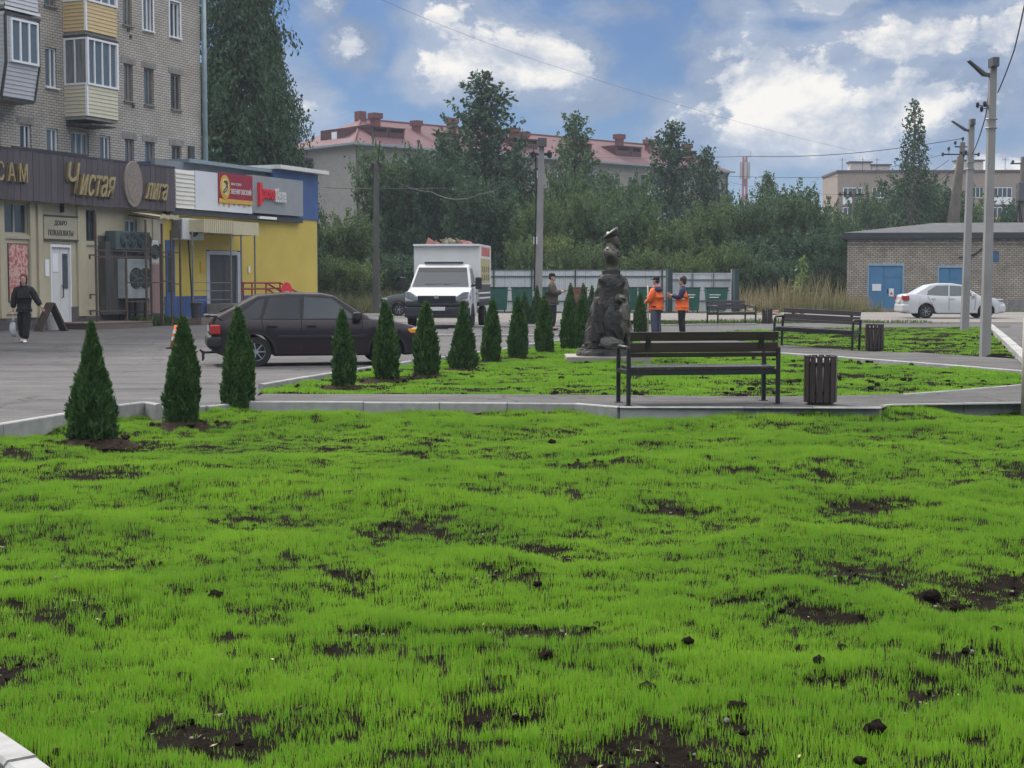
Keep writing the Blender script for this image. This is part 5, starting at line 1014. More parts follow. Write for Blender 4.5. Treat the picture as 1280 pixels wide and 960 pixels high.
for c in (colsW[3], colsW[9], colsW[13]):
    for r in rowsW[:3]:
        bl = MB().box(c - .9, c + 2.2, -1.1, -.002, r - .95, r - .8).build('balcony', M_CONC, rb); MB().box(c - .9, c + 2.2, -1.1, -1.0, r - .8, r + .2).build('parapet', M_SIDW, bl); MB().box(c - .85, c + 2.15, -1.07, -1.02, r + .2, r + 1.55).build('glazing', M_GLASSB, bl); MB().box(c - .95, c + 2.25, -1.15, -.002, r + 1.55, r + 1.65).build('visor', M_DFRAME, bl)
lb = MB().box(-1.1, -.01, 7.4, 10.4, rowsW[0] - .9, rowsW[0] - .75).build('balcony', M_CONC, rb); MB().box(-1.1, -1.0, 7.4, 10.4, rowsW[0] - .75, rowsW[0] + .25).build('parapet', M_BRICK3, lb); MB().box(-1.15, -.01, 7.3, 10.5, rowsW[0] + 1.55, rowsW[0] + 1.75).build('visor', M_DFRAME, lb); MB().box(-1.0, -.9, 7.5, 10.3, rowsW[0] + .25, rowsW[0] + 1.5).build('glazing', M_GLASS, lb)

# --- pinkish block far behind the substation
p3 = at(1046, 300, 216); F3 = Fac((p3.x, 216), R(-1.5), -.2); z3 = F3.q(1046, 215.5)[1]; L3 = 52
pb = thing('apartment_building', 'far pinkish flat-roofed block with balconies behind the brick substation', 'building', F3.p, F3.a)
c3 = [1.3, 4.9] + [8.6 + i * 3.4 for i in range(13)]; r3 = [z3 - 3.6 - 2.75 * i for i in range(4)]
wh = [(c, c + 1.7, r, r + 1.5) for c in c3 for r in r3]
m = MB(); wall_holes(m, 0, L3, 0, z3, wh, 0, .15); m.add([(0, 0, 0), (0, 12, 0), (0, 12, z3), (0, 0, z3), (L3, 0, 0), (L3, 12, 0), (L3, 12, z3), (L3, 0, z3)], [(1, 0, 3, 2), (4, 5, 6, 7), (5, 1, 2, 6)]); m.build('wall', M_PANEL, pb)
MB().box(-.15, L3 + .15, -.2, 12.2, z3, z3 + .3).build('roof', mat('roof_edge_brown', (.09, .06, .06), .8, .1, 2), pb)
fm = MB(); w, h = 1.68, 1.48
for x0, x1, z0, z1 in ((0, .08, 0, h), (w - .08, w, 0, h), (.08, w - .08, 0, .08), (.08, w - .08, h - .08, h), (w * .33, w * .33 + .08, .08, h - .08), (w * .66, w * .66 + .08, .08, h - .08)): fm.box(x0, x1, 0, .06, z0, z1)
fm = fm.mesh('window', M_WPVC); pn = MB().box(.02, w - .02, .02, .04, .02, h - .02).mesh('pane', M_GLASS)
for c, _, r, _ in wh: f_ = put('window', fm, pb, (c + .01, .08, r + .01)); put('pane', pn, f_)
M_YP = mat('yellow_balcony_panel', (.45, .29, .10), .7, .1, 2)
for c in (.7, 8.0, 21.6, 28.4):
    for i, r in enumerate(r3):
        bl = MB().box(c - .1, c + 2.6, -1.0, -.002, r - 1.1, r - .95).build('balcony', M_CONC, pb); MB().box(c - .1, c + 2.6, -1.0, -.9, r - .95, r + .05).build('parapet', (M_WPVC, M_YP, M_SIDW, M_YP)[i], bl)
        g_ = MB(); [g_.box(c - .1 + k * .64, c - .02 + k * .64, -.99, -.91, r + .05, r + 1.3) for k in range(5)]; g_.box(c - .1, c + 2.6, -1.0, -.9, r + 1.3, r + 1.4); g_.build('glazing_frame', M_WPVC, bl); MB().box(c - .05, c + 2.55, -.97, -.94, r + .05, r + 1.3).build('pane', M_GLASS, bl)
for u0, u1, hh in ((2.3, 5.3, 1.3), (5.4, 8.0, .9), (17.5, 21.2, 1.5), (30, 33, 1.2)):
    b = MB(); b.box(u0, u1, 3, 5, z3 + .3, z3 + .3 + hh); b.build('roof_box', mat('pale_block', (.5, .47, .44), .8, .1, 2), pb); MB().box(u0 - .2, u1 + .2, 2.8, 5.2, z3 + .3 + hh, z3 + .48 + hh).build('roof_box_lid', M_DFRAME, pb)
b = MB()
for u in (1.0, 3.9, 5.9, 9.5, 24, 36): b.tube([(u, 2, z3 + .3), (u, 2, z3 + 2.2)], .04, 5); b.bar((u - .5, 2, z3 + 1.9), (u + .5, 2, z3 + 1.9), .04)
b.build('antenna', M_DFRAME, pb)
# ------------------------------------------------------------------ vehicles
def paint(name, col, rough=.28): return mat(name, col, rough, .05, 1.5, coat=.15, spec=.3)
M_PAINTD = paint('aubergine_paint', (.017, .010, .0125)); M_PAINTW = paint('white_car_paint', (.48, .49, .50)); M_PAINTG = paint('graphite_paint', (.05, .053, .06)); M_TRUCKW = paint('white_truck_paint', (.56, .575, .58), .35)
M_TRIM = mat('black_plastic', (.016, .016, .018), .6, .1, 10); M_BUMP = mat('grey_plastic_bumper', (.026, .028, .033), .65, .1, 6); M_TYRE = mat('tyre_rubber', (.018, .018, .018), .9, .2, 12); M_ALLOY = mat('alloy', (.42, .43, .44), .35, .08, 6, metal=.7)
M_CARGLASS = mat('car_glass', (.014, .017, .02), .06, 0, spec=.45); M_CARGLASSL = mat('bright_car_glass', (.035, .046, .055), .06, 0, spec=.5); M_CHROME = mat('chrome', (.6, .6, .62), .15, 0, metal=1.0); M_LAMP = mat('lamp_glass', (.22, .235, .25), .12, .4, 14, spec=.9); M_TAIL = mat('tail_lamp', (.35, .02, .015), .2, .1, 9, spec=.7); M_AMBER = mat('amber_lamp', (.75, .28, .03), .2, .05, 5)
M_PLATE = mat('number_plate', (.6, .6, .58), .5, .1, 20)
def interp(pts, x):
    if x <= pts[0][0]: return pts[0][1]
    for (a, b), (c, d) in zip(pts, pts[1:]):
        if x <= c: return b + (d - b) * (x - a) / (c - a)
    return pts[-1][1]
def wheel(parent, x, y, r, M_rim, spokes=7, w=.19):
    s = 1 if y > 0 else -1
    e = thing('wheel', None, None, (x, y, r)); e.parent = parent
    b = MB(); prof = [(r * .62, -w / 2), (r * .93, -w / 2), (r, -w * .32), (r, w * .32), (r * .93, w / 2), (r * .62, w / 2)]; n = 26; vs = []; fs = []
    for q, yy in prof:
        for j in range(n): t = 2 * pi * j / n; vs.append((q * cos(t), yy, q * sin(t)))
    for i in range(len(prof)):
        i2 = (i + 1) % len(prof)
        for j in range(n): fs.append((i * n + j, i * n + (j + 1) % n, i2 * n + (j + 1) % n, i2 * n + j))
    b.add(vs, fs); b.build('tyre', M_TYRE, e, smooth=False, fix=True)
    b = MB(); b.disc((0, 0, 0), r * .63, 'y', w * .5, 24); b.build('rim_barrel', M_TRIM, e)
    b = MB(); yy = s * w * .36
    for k in range(spokes): a = 2 * pi * k / spokes; b.bar((cos(a) * r * .08, yy, sin(a) * r * .08), (cos(a) * r * .6, yy * .9, sin(a) * r * .6), .02, r * .17, (0, s, 0), .02, r * .24)
    b.disc((0, yy, 0), r * .15, 'y', .04, 12); b.tube([(cos(t) * r * .61, yy * .95, sin(t) * r * .61) for t in np.linspace(0, 2 * pi, 25)], r * .045, 5); b.build('rim', M_rim, e)
    return e
def car(name, label, loc, rz, paintm, P, glass=None):
    root = thing(name, label, 'car', loc, rz); L_, W, r = P['L'], P['W'], P['r']; xf, xr = P['xf'], P['xr']; hl = L_ / 2; ra = r + .055
    xs = sorted(set([round(x, 3) for x in np.linspace(-hl, hl, 46)] + [round(c + ra * sin(t), 3) for c in (xf, xr) for t in np.linspace(-pi / 2, pi / 2, 13)]))
    b = MB(); ring = []
    for x in xs:
        zb = P['zb'] + (.10 * max(0, (abs(x) - hl + .35) / .35) ** 2)
        for c in (xf, xr):
            d = abs(x - c)
            if d < ra: zb = max(zb, r + sqrt(ra * ra - d * d))
        zt = interp(P['top'], x); e = max(0, (abs(x) - hl + P.get('round', .45)) / P.get('round', .45)); hw = W / 2 * (1 - .13 * e ** 2.2); zm = min(zt - .09, max(zb + .05, P['zw']))
        half = [(0, zb), (hw * .93, zb), (hw * .985, zb + .035), (hw, zm), (hw * .975, zt - .05), (hw * .93, zt - .005), (hw * .6, zt + .012), (0, zt + .018)]
        ring.append([(x, y, z) for y, z in half] + [(x, -y, z) for y, z in reversed(half[1:-1])])
    n = len(ring[0]); b.v = [p for q in ring for p in q]
    for i in range(len(ring) - 1):
        for j in range(n): b.f.append((i * n + j, i * n + (j + 1) % n, (i + 1) * n + (j + 1) % n, (i + 1) * n + j)); b.m.append(1 if j in (0, n - 1) else 0)
    b.f += [tuple(range(n)), tuple((len(ring) - 1) * n + j for j in range(n))[::-1]]; b.m += [0, 0]
    b.build('body', [paintm, M_TRIM], root, smooth=False, fix=True); bo = root.children[-1]
    bo.data.polygons.foreach_set('use_smooth', [len(p.vertices) == 4 for p in bo.data.polygons]); es = bo.modifiers.new('split', 'EDGE_SPLIT'); es.split_angle = R(38)
    # cabin
    zB, zR = P['belt'], P['H']; hb, ht = W / 2 - .045, W / 2 - .20; hwz = lambda z: hb + (ht - hb) * max(0, z - zB) / (zR - zB)
    ct = P['cab']; b = MB(); k = len(ct)
    for x, z in ct: b.v += [(x, hwz(z), z), (x, 0, z + (.02 if z > zB + .1 else 0)), (x, -hwz(z), z)]
    for i in range(k - 1): b.f += [(i * 3, i * 3 + 1, i * 3 + 4, i * 3 + 3), (i * 3 + 1, i * 3 + 2, i * 3 + 5, i * 3 + 4)]
    b.f += [tuple(i * 3 for i in range(k)), tuple(i * 3 + 2 for i in reversed(range(k)))]; b.m = [0] * len(b.f); b.build('cabin', paintm, root, bevel=.03, seg=3, fix=True)
    def pane(pts, side, M, nm='side_window', off=.006):
        b = MB(); o = [(x, side * (hwz(z) + off), z) for x, z in pts]; i_ = [(x, side * (hwz(z) - .03), z) for x, z in pts]; n = len(pts)
        b.add(o + i_, [tuple(range(n)), tuple(range(2 * n - 1, n - 1, -1))] + [(j, n + j, n + (j + 1) % n, (j + 1) % n) for j in range(n)]); return b.build(nm, M, root, fix=True)
    for s in (-1, 1):
        for w_ in P['win']: pane(w_['p'], s, w_.get('m', glass or M_CARGLASS))
        if P.get('surround'): pane(P['surround'], s, M_TRIM, 'window_surround', .002)
    def screen(i, nm, m0=.08, m1=.08, inset=.10):
        (x0, z0), (x1, z1) = ct[i], ct[i + 1]; d = Vector((x1 - x0, 0, z1 - z0)); nn = Vector((-d.z, 0, d.x)).normalized(); nn = nn if nn.z > 0 else -nn
        pa, pb = Vector((x0, 0, z0)) + d * m0, Vector((x1, 0, z1)) - d * m1; b = MB(); vs = []
        for o in (.014, -.03):
            for p in (pa, pb):
                h_ = hwz(p.z) - inset
                for y in (-h_, 0, h_): vs.append(p + nn * (o + (.012 if y == 0 else 0)) + Vector((0, y, 0)))
        b.add(vs, [(0, 1, 4, 3), (1, 2, 5, 4), (6, 9, 10, 7), (7, 10, 11, 8), (0, 3, 9, 6), (2, 8, 11, 5), (0, 6, 7, 1), (1, 7, 8, 2), (3, 4, 10, 9), (4, 5, 11, 10)]); return b.build(nm, M_CARGLASS, root, fix=True)
    screen(0, 'windscreen'); screen(k - 2, 'rear_window', P.get('rw0', .1), P.get('rw1', .1))
    for x in (xf, xr):
        for s in (-1, 1): wheel(root, x, s * (W / 2 - .115), r, P.get('rim', M_ALLOY), P.get('spokes', 7))
    hwf = W / 2
    for s in (-1, 1):
        y = s * (hwf + .001)
        for xd in P['seams']: b = MB(); b.bar((xd[0], y, xd[1]), (xd[2], y * .985, xd[3]), .012, .012); b.build('door_seam', M_TRIM, root)
        for hx in P['handles']: MB().box(hx - .09, hx + .09, min(y, y + s * .03), max(y, y + s * .03), P['hz'], P['hz'] + .035).build('door_handle', P.get('hm', M_TRIM), root, bevel=.008)
        MB().box(P['mx'] - .10, P['mx'] + .06, min(s * (hb + .02), s * (hb + .20)), max(s * (hb + .02), s * (hb + .20)), zB + .0, zB + .14).build('mirror', P.get('mm', paintm), root, bevel=.03)
        if P.get('mould'): MB().box(xr + ra + .06, xf - ra - .06, min(y - s * .01, y + s * .014), max(y - s * .01, y + s * .014), P['mould'], P['mould'] + .05).build('side_moulding', P.get('mouldm', M_TRIM), root, bevel=.006)
        for c in (xf, xr):
            b = MB(); b.tube([(c + cos(t) * (ra + .015), y - s * .015, r + sin(t) * (ra + .015)) for t in np.linspace(-.05, pi + .05, 15)], .026 if P.get('archtrim') else .012, 6); b.build('arch_trim', M_TRIM if P.get('archtrim') else paintm, root)
        b = MB(); b.box(hl - .33, hl - .045, min(s * .40, s * .77), max(s * .40, s * .77), P['lz'], P['lz'] + .13); b.build('headlight', M_LAMP, root, bevel=.03)
        b = MB(); b.box(hl - .36, hl - .10, min(s * .745, s * .795), max(s * .745, s * .795), P['lz'] + .015, P['lz'] + .11); b.build('turn_signal', P.get('sigm', M_LAMP), root, bevel=.02)
        b = MB(); x0, x1, y0, z0, z1 = P['tail']; b.box(x0, x1, min(s * y0, s * (hwf - .0)), max(s * y0, s * (hwf - .0)), z0, z1); b.build('tail_light', M_TAIL, root, bevel=.025)
    for x0, x1, z0, z1, nm in P['bumpers']:
        b = MB(); b.box(x0, x1, -hwf + .02, hwf - .02, z0, z1); b.build(nm, P.get('bm', paintm), root, bevel=.09, seg=4)
    MB().box(-hl - .045, -hl - .02, -.27, .27, P['pz'], P['pz'] + .12).build('number_plate', M_PLATE, root); MB().box(hl + .02, hl + .05, -.27, .27, P['fpz'], P['fpz'] + .12).build('number_plate', M_PLATE, root)
    MB().box(hl - .06, hl + .012, -.38, .38, P['lz'] + .0, P['lz'] + .1).build('grille', M_TRIM, root, bevel=.01)
    return root
HATCH = dict(L=4.0, W=1.64, r=.285, xf=1.27, xr=-1.19, zb=.20, zw=.58, H=1.385, belt=.885, round=.5,
    top=[(-2.0, .80), (-1.9, .93), (-1.55, .93), (-1, .90), (.6, .90), (.95, .895), (1.6, .80), (1.9, .72), (2.0, .62)],
    cab=[(.98, .885), (.30, 1.33), (.05, 1.375), (-.6, 1.39), (-1.15, 1.345), (-1.92, .94), (-1.85, .885)],
    win=[{'p': [(.70, .905), (.24, 1.285), (-.28, 1.315), (-.31, .905)], 'm': M_CARGLASSL}, {'p': [(-.38, .905), (-.36, 1.315), (-.92, 1.305), (-1.06, .905)]}, {'p': [(-1.13, .905), (-1.0, 1.29), (-1.12, 1.27), (-1.52, .98), (-1.5, .905)]}],
    surround=[(.78, .89), (.26, 1.315), (-1.13, 1.315), (-1.62, .96), (-1.6, .89)], seams=[(-.345, .30, -.345, .885), (.80, .36, .80, .885), (-1.02, .62, -1.09, .885)], handles=[.0 - .16, -.88], hz=.755, mx=.72, mm=M_TRIM,
    mould=.545, archtrim=True, lz=.60, sigm=M_AMBER, tail=(-2.03, -1.84, .5, .62, .80), bumpers=[(-2.09, -1.78, .34, .60, 'rear_bumper'), (1.80, 2.06, .28, .54, 'front_bumper')], bm=M_TRIM, pz=.66, fpz=.36, rw0=.12, rw1=.06)
pc = gp(389, 457.5, -.12)
hb_ = car('hatchback_car', 'dark aubergine five-door hatchback on the asphalt behind the thujas', (pc.x, pc.y + .78, -.125), R(13), M_PAINTD, HATCH); hb_.scale = (1.05, 1.0, 1.04)
b = MB(); b.box(-2.12, -1.80, -.66, .66, .945, .975); b.box(-2.10, -2.02, -.66, .66, .93, .985); b.build('spoiler', M_TRIM, hb_, bevel=.01)
b = MB(); b.box(-2.035, -2.0, -.5, .5, .62, .80); b.build('rear_panel', M_TRIM, hb_)
b = MB(); b.tube([(-1.6, 0, .26), (-2.16, 0, .25), (-2.2, 0, .31)], .025, 6); b.box(-2.16, -2.13, .25, .33, .08, .28); b.box(-2.16, -2.13, -.5, -.44, .14, .30); b.build('tow_hitch', M_TRIM, hb_)
b = MB(); b.bar((-1.55, .0, 1.14), (-1.80, .45, 1.02), .02); b.build('rear_wiper', M_TRIM, hb_)
b = MB(); b.lathe([(.165, .8), (.19, 1.0), (.13, 1.12), (.10, 1.13)], 10, (.05, -.38)); b.build('front_seat', mat('seat_cloth', (.25, .3, .33), .8, .1, 5), hb_)
SEDAN = dict(L=4.22, W=1.68, r=.30, xf=1.33, xr=-1.15, zb=.20, zw=.60, H=1.49, belt=.92, round=.6,
    top=[(-2.1, .90), (-2.0, 1.02), (-1.5, 1.045), (-1.2, .98), (.7, .95), (.95, .965), (1.6, .88), (1.95, .78), (2.11, .62)],
    cab=[(1.12, .94), (.34, 1.42), (.05, 1.475), (-.55, 1.485), (-.98, 1.42), (-1.62, 1.04), (-1.5, .92)],
    win=[{'p': [(.86, .97), (.28, 1.37), (-.16, 1.40), (-.19, .95)], 'm': M_CARGLASS}, {'p': [(-.25, .95), (-.22, 1.40), (-.72, 1.39), (-1.08, 1.17), (-1.12, 1.0)], 'm': M_CARGLASS}],
    seams=[(-.22, .32, -.22, .92), (.84, .36, .90, .92), (-.92, .58, -1.1, .95)], handles=[-.08, -.86], hz=.83, mx=.80, hm=M_PAINTW, lz=.70, tail=(-2.13, -1.86, .52, .78, .97), bumpers=[(-2.15, -1.8, .26, .62, 'rear_bumper'), (1.82, 2.15, .24, .60, 'front_bumper')], pz=.68, fpz=.40)
pc = gp(1193, 398, .035); SEDAN['win'][0]['m'] = SEDAN['win'][1]['m'] = mat('greenish_car_glass', (.09, .115, .12), .06, 0, spec=.6); gr_ = car('white_sedan', 'white sedan parked on the dirt road before the brick substation', (pc.x, pc.y + .8, .035), R(-2), M_PAINTW, SEDAN); gr_.scale = (1.02, 1.02, 1.0)
MB().box(-.75, .92, -.835, .835, .19, .235).build('sill', M_TRIM, gr_); MB().box(2.09, 2.165, -.62, .62, .34, .5).build('lower_grille', M_TRIM, gr_, bevel=.02)
SUV = dict(SEDAN); SUV.update(top=[(-2.1, .9), (-1.9, 1.0), (.7, 1.0), (.95, 1.02), (1.6, .94), (1.95, .82), (2.11, .62)], H=1.58, cab=[(1.15, .99), (.4, 1.5), (.05, 1.56), (-.9, 1.57), (-1.5, 1.5), (-1.95, 1.0), (-1.8, .94)], belt=.96, win=[{'p': [(.85, 1.0), (.3, 1.45), (-.2, 1.48), (-.2, 1.0)]}, {'p': [(-.28, 1.0), (-.28, 1.48), (-1.2, 1.46), (-1.4, 1.0)]}], hm=M_PAINTG)
pc = gp(532, 395.5, .0); sv = car('grey_car', 'dark grey car nose-out behind the white truck near the dark utility pole', (pc.x, pc.y + .6, .02), R(188), M_PAINTG, SUV)

# white dropside truck with a box body
pc = gp(546, 411, .03)
tk = thing('box_truck', 'white light truck with dark bumper and open-topped box body', 'truck', (pc.x, pc.y, .03), R(-90 - 6.5)); tk.scale = (1, 1.06, 1)
M_STRIP = mat('dark_dropside', (.06, .06, .065), .6, .2, 5)
b = MB(); b.prism([(-.06, .86), (.02, .92), (-.02, 1.08), (-.12, 1.14), (-.80, 1.36), (-2.0, 1.36), (-2.0, .42), (-.1, .42)], -1.0, 1.0, 'y'); b.build('cab_body', M_TRUCKW, tk, bevel=.06, seg=3, fix=True)
ct = [(-.74, 1.33), (-1.34, 2.04), (-1.55, 2.13), (-2.0, 2.13), (-2.0, 1.33)]; hz_ = lambda z: .985 - .17 * max(0, (z - 1.33) / .8)
b = MB()
for x, z in ct: b.v += [(x, hz_(z), z), (x, -hz_(z), z)]
for i in range(4): b.f.append((2 * i, 2 * i + 1, 2 * i + 3, 2 * i + 2))
b.f += [(0, 2, 4, 6, 8), (9, 7, 5, 3, 1)]; b.m = [0] * 6; b.build('cab_top', M_TRUCKW, tk, bevel=.05, seg=3, fix=True)
def tscreen(m0, m1, ins, off, M, nm):
    a, c = Vector((-.74, 0, 1.33)), Vector((-1.34, 0, 2.04)); d = c - a; n = Vector((d.z, 0, -d.x)).normalized(); pa, pb = a + d * m0, a + d * m1; b = MB(); vs = []
    for o in (off, off - .03):
        for p in (pa, pb):
            for s in (-1, 1): vs.append(p + n * o + Vector((0, s * (hz_(p.z) - ins), 0)))
    b.add(vs, [(0, 1, 3, 2), (4, 6, 7, 5), (0, 2, 6, 4), (1, 5, 7, 3), (0, 4, 5, 1), (2, 3, 7, 6)]); return b.build(nm, M, tk, fix=True)
tscreen(.07, .965, .075, .012, M_CARGLASSL, 'windscreen'); tscreen(.76, .962, .08, .018, M_CARGLASS, 'sun_strip')
b = MB(); b.bar((-.83, -.5, 1.455), (-.86, .2, 1.475), .02); b.bar((-.83, .1, 1.455), (-.88, .75, 1.49), .02); b.build('wiper', M_TRIM, tk)
for s in (-1, 1):
    b = MB(); p_ = [(-.98, 1.38), (-1.38, 1.98), (-1.62, 2.0), (-1.62, 1.38)]; b.add([(x, s * (hz_(z) + .008), z) for x, z in p_] + [(x, s * (hz_(z) - .03), z) for x, z in p_], [(0, 1, 2, 3), (7, 6, 5, 4), (0, 4, 5, 1), (1, 5, 6, 2), (2, 6, 7, 3), (3, 7, 4, 0)]); b.build('side_window', M_CARGLASS, tk, fix=True)
    b = MB(); p_ = [(-1.70, 1.5), (-1.70, 2.0), (-1.93, 2.0), (-1.93, 1.5)]; b.add([(x, s * (hz_(z) + .008), z) for x, z in p_] + [(x, s * (hz_(z) - .03), z) for x, z in p_], [(0, 1, 2, 3), (7, 6, 5, 4), (0, 4, 5, 1), (1, 5, 6, 2), (2, 6, 7, 3), (3, 7, 4, 0)]); b.build('side_window', M_CARGLASS, tk, fix=True)
    mr_ = MB().box(-.92, -.78, min(s * 1.10, s * 1.30), max(s * 1.10, s * 1.30), 1.30, 1.70).build('mirror', M_TRIM, tk, bevel=.04); MB().bar((-.86, s * .97, 1.4), (-.86, s * 1.12, 1.45), .06).build('mirror_arm', M_TRIM, mr_)
    b = MB(); b.prism([(s * .60, .90), (s * .98, 1.02), (s * .985, 1.22), (s * .82, 1.21), (s * .62, 1.06)], -.20, .035, 'x'); b.build('headlight', M_LAMP, tk, bevel=.02, fix=True); hd = tk.children[-1]
    b = MB(); b.disc((.037, s * .80, 1.07), .07, 'x', .02, 14); b.build('lamp_bowl', M_CHROME, hd)
    b = MB(); b.disc((-.95, s * 1.003, .40), .44, 'y', .012, 26); b.build('wheel_arch', M_TRIM, tk)
    for x in (-.95, -3.9): wheel(tk, x, s * .93, .35, M_BUMP, 6, .2)
    MB().bar((-.98, s * 1.004, .5), (-1.02, s * 1.004, 1.35), .015).build('door_seam', M_TRIM, tk); MB().bar((-1.95, s * 1.004, .5), (-1.95, s * 1.004, 1.36), .015).build('door_seam', M_TRIM, tk); MB().box(-1.86, -1.70, min(s * .99, s * 1.03), max(s * .99, s * 1.03), 1.12, 1.16).build('door_handle', M_TRIM, tk)
    MB().box(-.42, -.3, min(s * .99, s * 1.012), max(s * .99, s * 1.012), .95, 1.1).build('chrome_cap', M_CHROME, tk, bevel=.02)
    # dropside boards and box side
    for i, (z0, z1, M) in enumerate(((.86, .96, M_STRIP), (.965, 1.02, M_WPVC), (1.025, 1.13, M_STRIP), (1.135, 1.19, M_WPVC), (1.195, 1.46, M_STRIP))):
        MB().box(-5.1, -2.16, min(s * 1.02, s * 1.06), max(s * 1.02, s * 1.06), z0, z1).build('side_board', M, tk)
b = MB(); b.box(-.30, .05, -1.02, 1.02, .36, .72); b.box(-.25, .03, -1.0, 1.0, .72, .90); b.build('bumper', M_BUMP, tk, bevel=.07, seg=3)
gl = MB().box(-.1, .035, -.60, .60, .86, 1.09).build('grille', M_TRIM, tk, bevel=.03)
for i in range(4): MB().box(.036, .05, -.56, .56, .885 + i * .05, .905 + i * .05).build('grille_bar', M_BUMP, gl)
b = MB(); b.disc((.055, 0, 1.04), .06, 'x', .03, 18, 1.35); b.build('emblem', M_CHROME, tk); MB().box(.052, .07, -.27, .27, .60, .72).build('number_plate', M_PLATE, tk); MB().box(.04, .056, -.5, .5, .5, .58).build('lower_intake', M_TRIM, tk)
MB().box(-1.62, -1.48, -.62, .62, 2.15, 2.22).build('roof_bar', M_TRIM, tk, bevel=.02)
b = MB(); b.box(-5.1, -2.16, -1.06, 1.06, .72, .855); b.build('bed', M_TRIM, tk)
bx = MB(); bx.box(-2.2, -2.16, -1.06, 1.06, .86, 2.80); bx.box(-5.1, -5.06, -1.06, 1.06, .86, 2.80); bx.box(-5.06, -2.2, -1.06, -1.02, 1.46, 2.80); bx.box(-5.06, -2.2, 1.02, 1.06, 1.46, 2.80); bx.box(-5.06, -2.2, -1.02, 1.02, 2.3, 2.34)
bx = bx.build('box_body', mat('white_box_panel', (.66, .66, .63), .5, .06, 1.2), tk)
b = MB(); b.box(-2.24, -2.0, -1.075, 1.075, 2.77, 2.83); [b.box(x, x + .06, s * 1.065 - .01, s * 1.065 + .01, 1.46, 2.8) for x in (-2.22, -5.12) for s in (-1, 1)]; b.box(-5.06, -2.26, 1.05, 1.075, 2.78, 2.83); b.box(-5.06, -2.26, -1.075, -1.05, 2.78, 2.83); b.build('corner_trim', M_WPVC, tk)
for s in (-1, 1):
    pp = MB().box(-4.9, -2.5, min(s * 1.061, s * 1.068), max(s * 1.061, s * 1.068), 1.5, 2.35).build('side_poster', mat('yellow_print', (.42, .37, .19), .5, .3, 3), tk)
    MB().box(-4.9, -2.7, min(s * 1.061, s * 1.068), max(s * 1.061, s * 1.068), 2.44, 2.74).build('red_panel', mat('faded_red_print', (.50, .14, .13), .5, .2, 3), tk)
    b = MB()
    for i in range(4):
        for j in range(2): b.box(-4.7 + i * .55, -4.4 + i * .55, min(s * 1.0681, s * 1.074), max(s * 1.0681, s * 1.074), 1.6 + j * .28, 1.8 + j * .28)
    stuff(b.build('print_blotches', mat('print_grey', (.2, .17, .1), .6, .3, 8), pp))
hp = thing('cargo_heap', 'red and cream tarpaulins heaped over the top of the white truck box', 'tarpaulin', tk.location + Vector((0, 0, 2.35)), tk.rotation_euler.z)
for (x, y, rx, ry, rz_, M) in ((-2.9, -.55, .5, .45, .50, 'r'), (-2.8, .6, .5, .45, .47, 'r'), (-3.0, .1, .55, .65, .50, 'c'), (-2.75, .0, .3, .35, .52, 'c'), (-4.0, 0, .8, .9, .5, 'c')):
    b = MB(); b.blob((x, y, .05), (rx, ry, rz_), 16, int(abs(x * 7 + y * 9)), .3, 2.5); b.build('tarpaulin', mat('red_tarp', (.27, .10, .085), .7, .25, 5) if M == 'r' else mat('cream_tarp', (.42, .39, .31), .8, col2=(.16, .15, .11), scale=9), hp)
b = MB()
for i in range(40): p_ = Vector((-2.8 + rng.normal() * .15, rng.normal() * .2 + .05, .5 + rng.random() * .14)); b.bar(p_, p_ + Vector((rng.normal() * .1, rng.normal() * .2, rng.normal() * .06)), .03, .03)
stuff(b.build('brushwood', mat('brushwood', (.22, .2, .13), .9, .4, 20), hp))
# ------------------------------------------------------------------ people and the monument
def skin(pts, edges, root, sub=1):
    names = list(pts); ix = {n: i for i, n in enumerate(names)}
    me = bpy.data.meshes.new('skin'); me.from_pydata([tuple(pts[n][0]) for n in names], [(ix[a], ix[b]) for a, b in edges], [])
    o = bpy.data.objects.new('skin', me); C.objects.link(o); md = o.modifiers.new('skin', 'SKIN'); md.use_smooth_shade = True; md.branch_smoothing = .6
    for i, n in enumerate(names):
        r = pts[n][1]; sv = me.skin_vertices[0].data[i]; sv.radius = (r, r) if not isinstance(r, tuple) else r; sv.use_root = (n == root)
    if sub: s = o.modifiers.new('sub', 'SUBSURF'); s.levels = sub; s.render_levels = sub
    dg = bpy.context.evaluated_depsgraph_get(); m2 = bpy.data.meshes.new_from_object(o.evaluated_get(dg))
    v = [tuple(x.co) for x in m2.vertices]; f = [tuple(p.vertices) for p in m2.polygons]
    bpy.data.objects.remove(o); bpy.data.meshes.remove(me); bpy.data.meshes.remove(m2); return v, f
M_SKIN = mat('skin', (.42, .25, .19), .6, .08, 9); M_HAIRD = mat('dark_hair', (.025, .016, .013), .6, .3, 30); M_HAIRR = mat('reddish_hair', (.09, .028, .02), .6, .3, 30)
M_CBLACK = mat('black_cloth', (.010, .010, .012), .9, .3, 12, bump=.4); M_CBROWN = mat('brown_jacket', (.075, .065, .05), .9, .2, 8, bump=.4); M_CORANGE = mat('hi_vis_orange', (.80, .145, .03), .7, .1, 6, bump=.3); M_CNAVY = mat('navy_cloth', (.022, .028, .075), .85, .2, 8, bump=.4); M_CJEANS = mat('blue_grey_trousers', (.065, .075, .11), .9, .2, 8, bump=.4); M_CDARK = mat('dark_trousers', (.014, .014, .016), .9, .2, 8); M_SHOEW = mat('white_shoes', (.7, .7, .7), .6, .05, 5); M_SHOED = mat('dark_shoes', (.02, .018, .017), .6, .1, 5); M_REFL = mat('reflective_band', (.62, .62, .58), .4, .05, 5); M_BAG = mat('white_plastic_bag', (.6, .6, .6), .4, .15, 8, trans=.3)
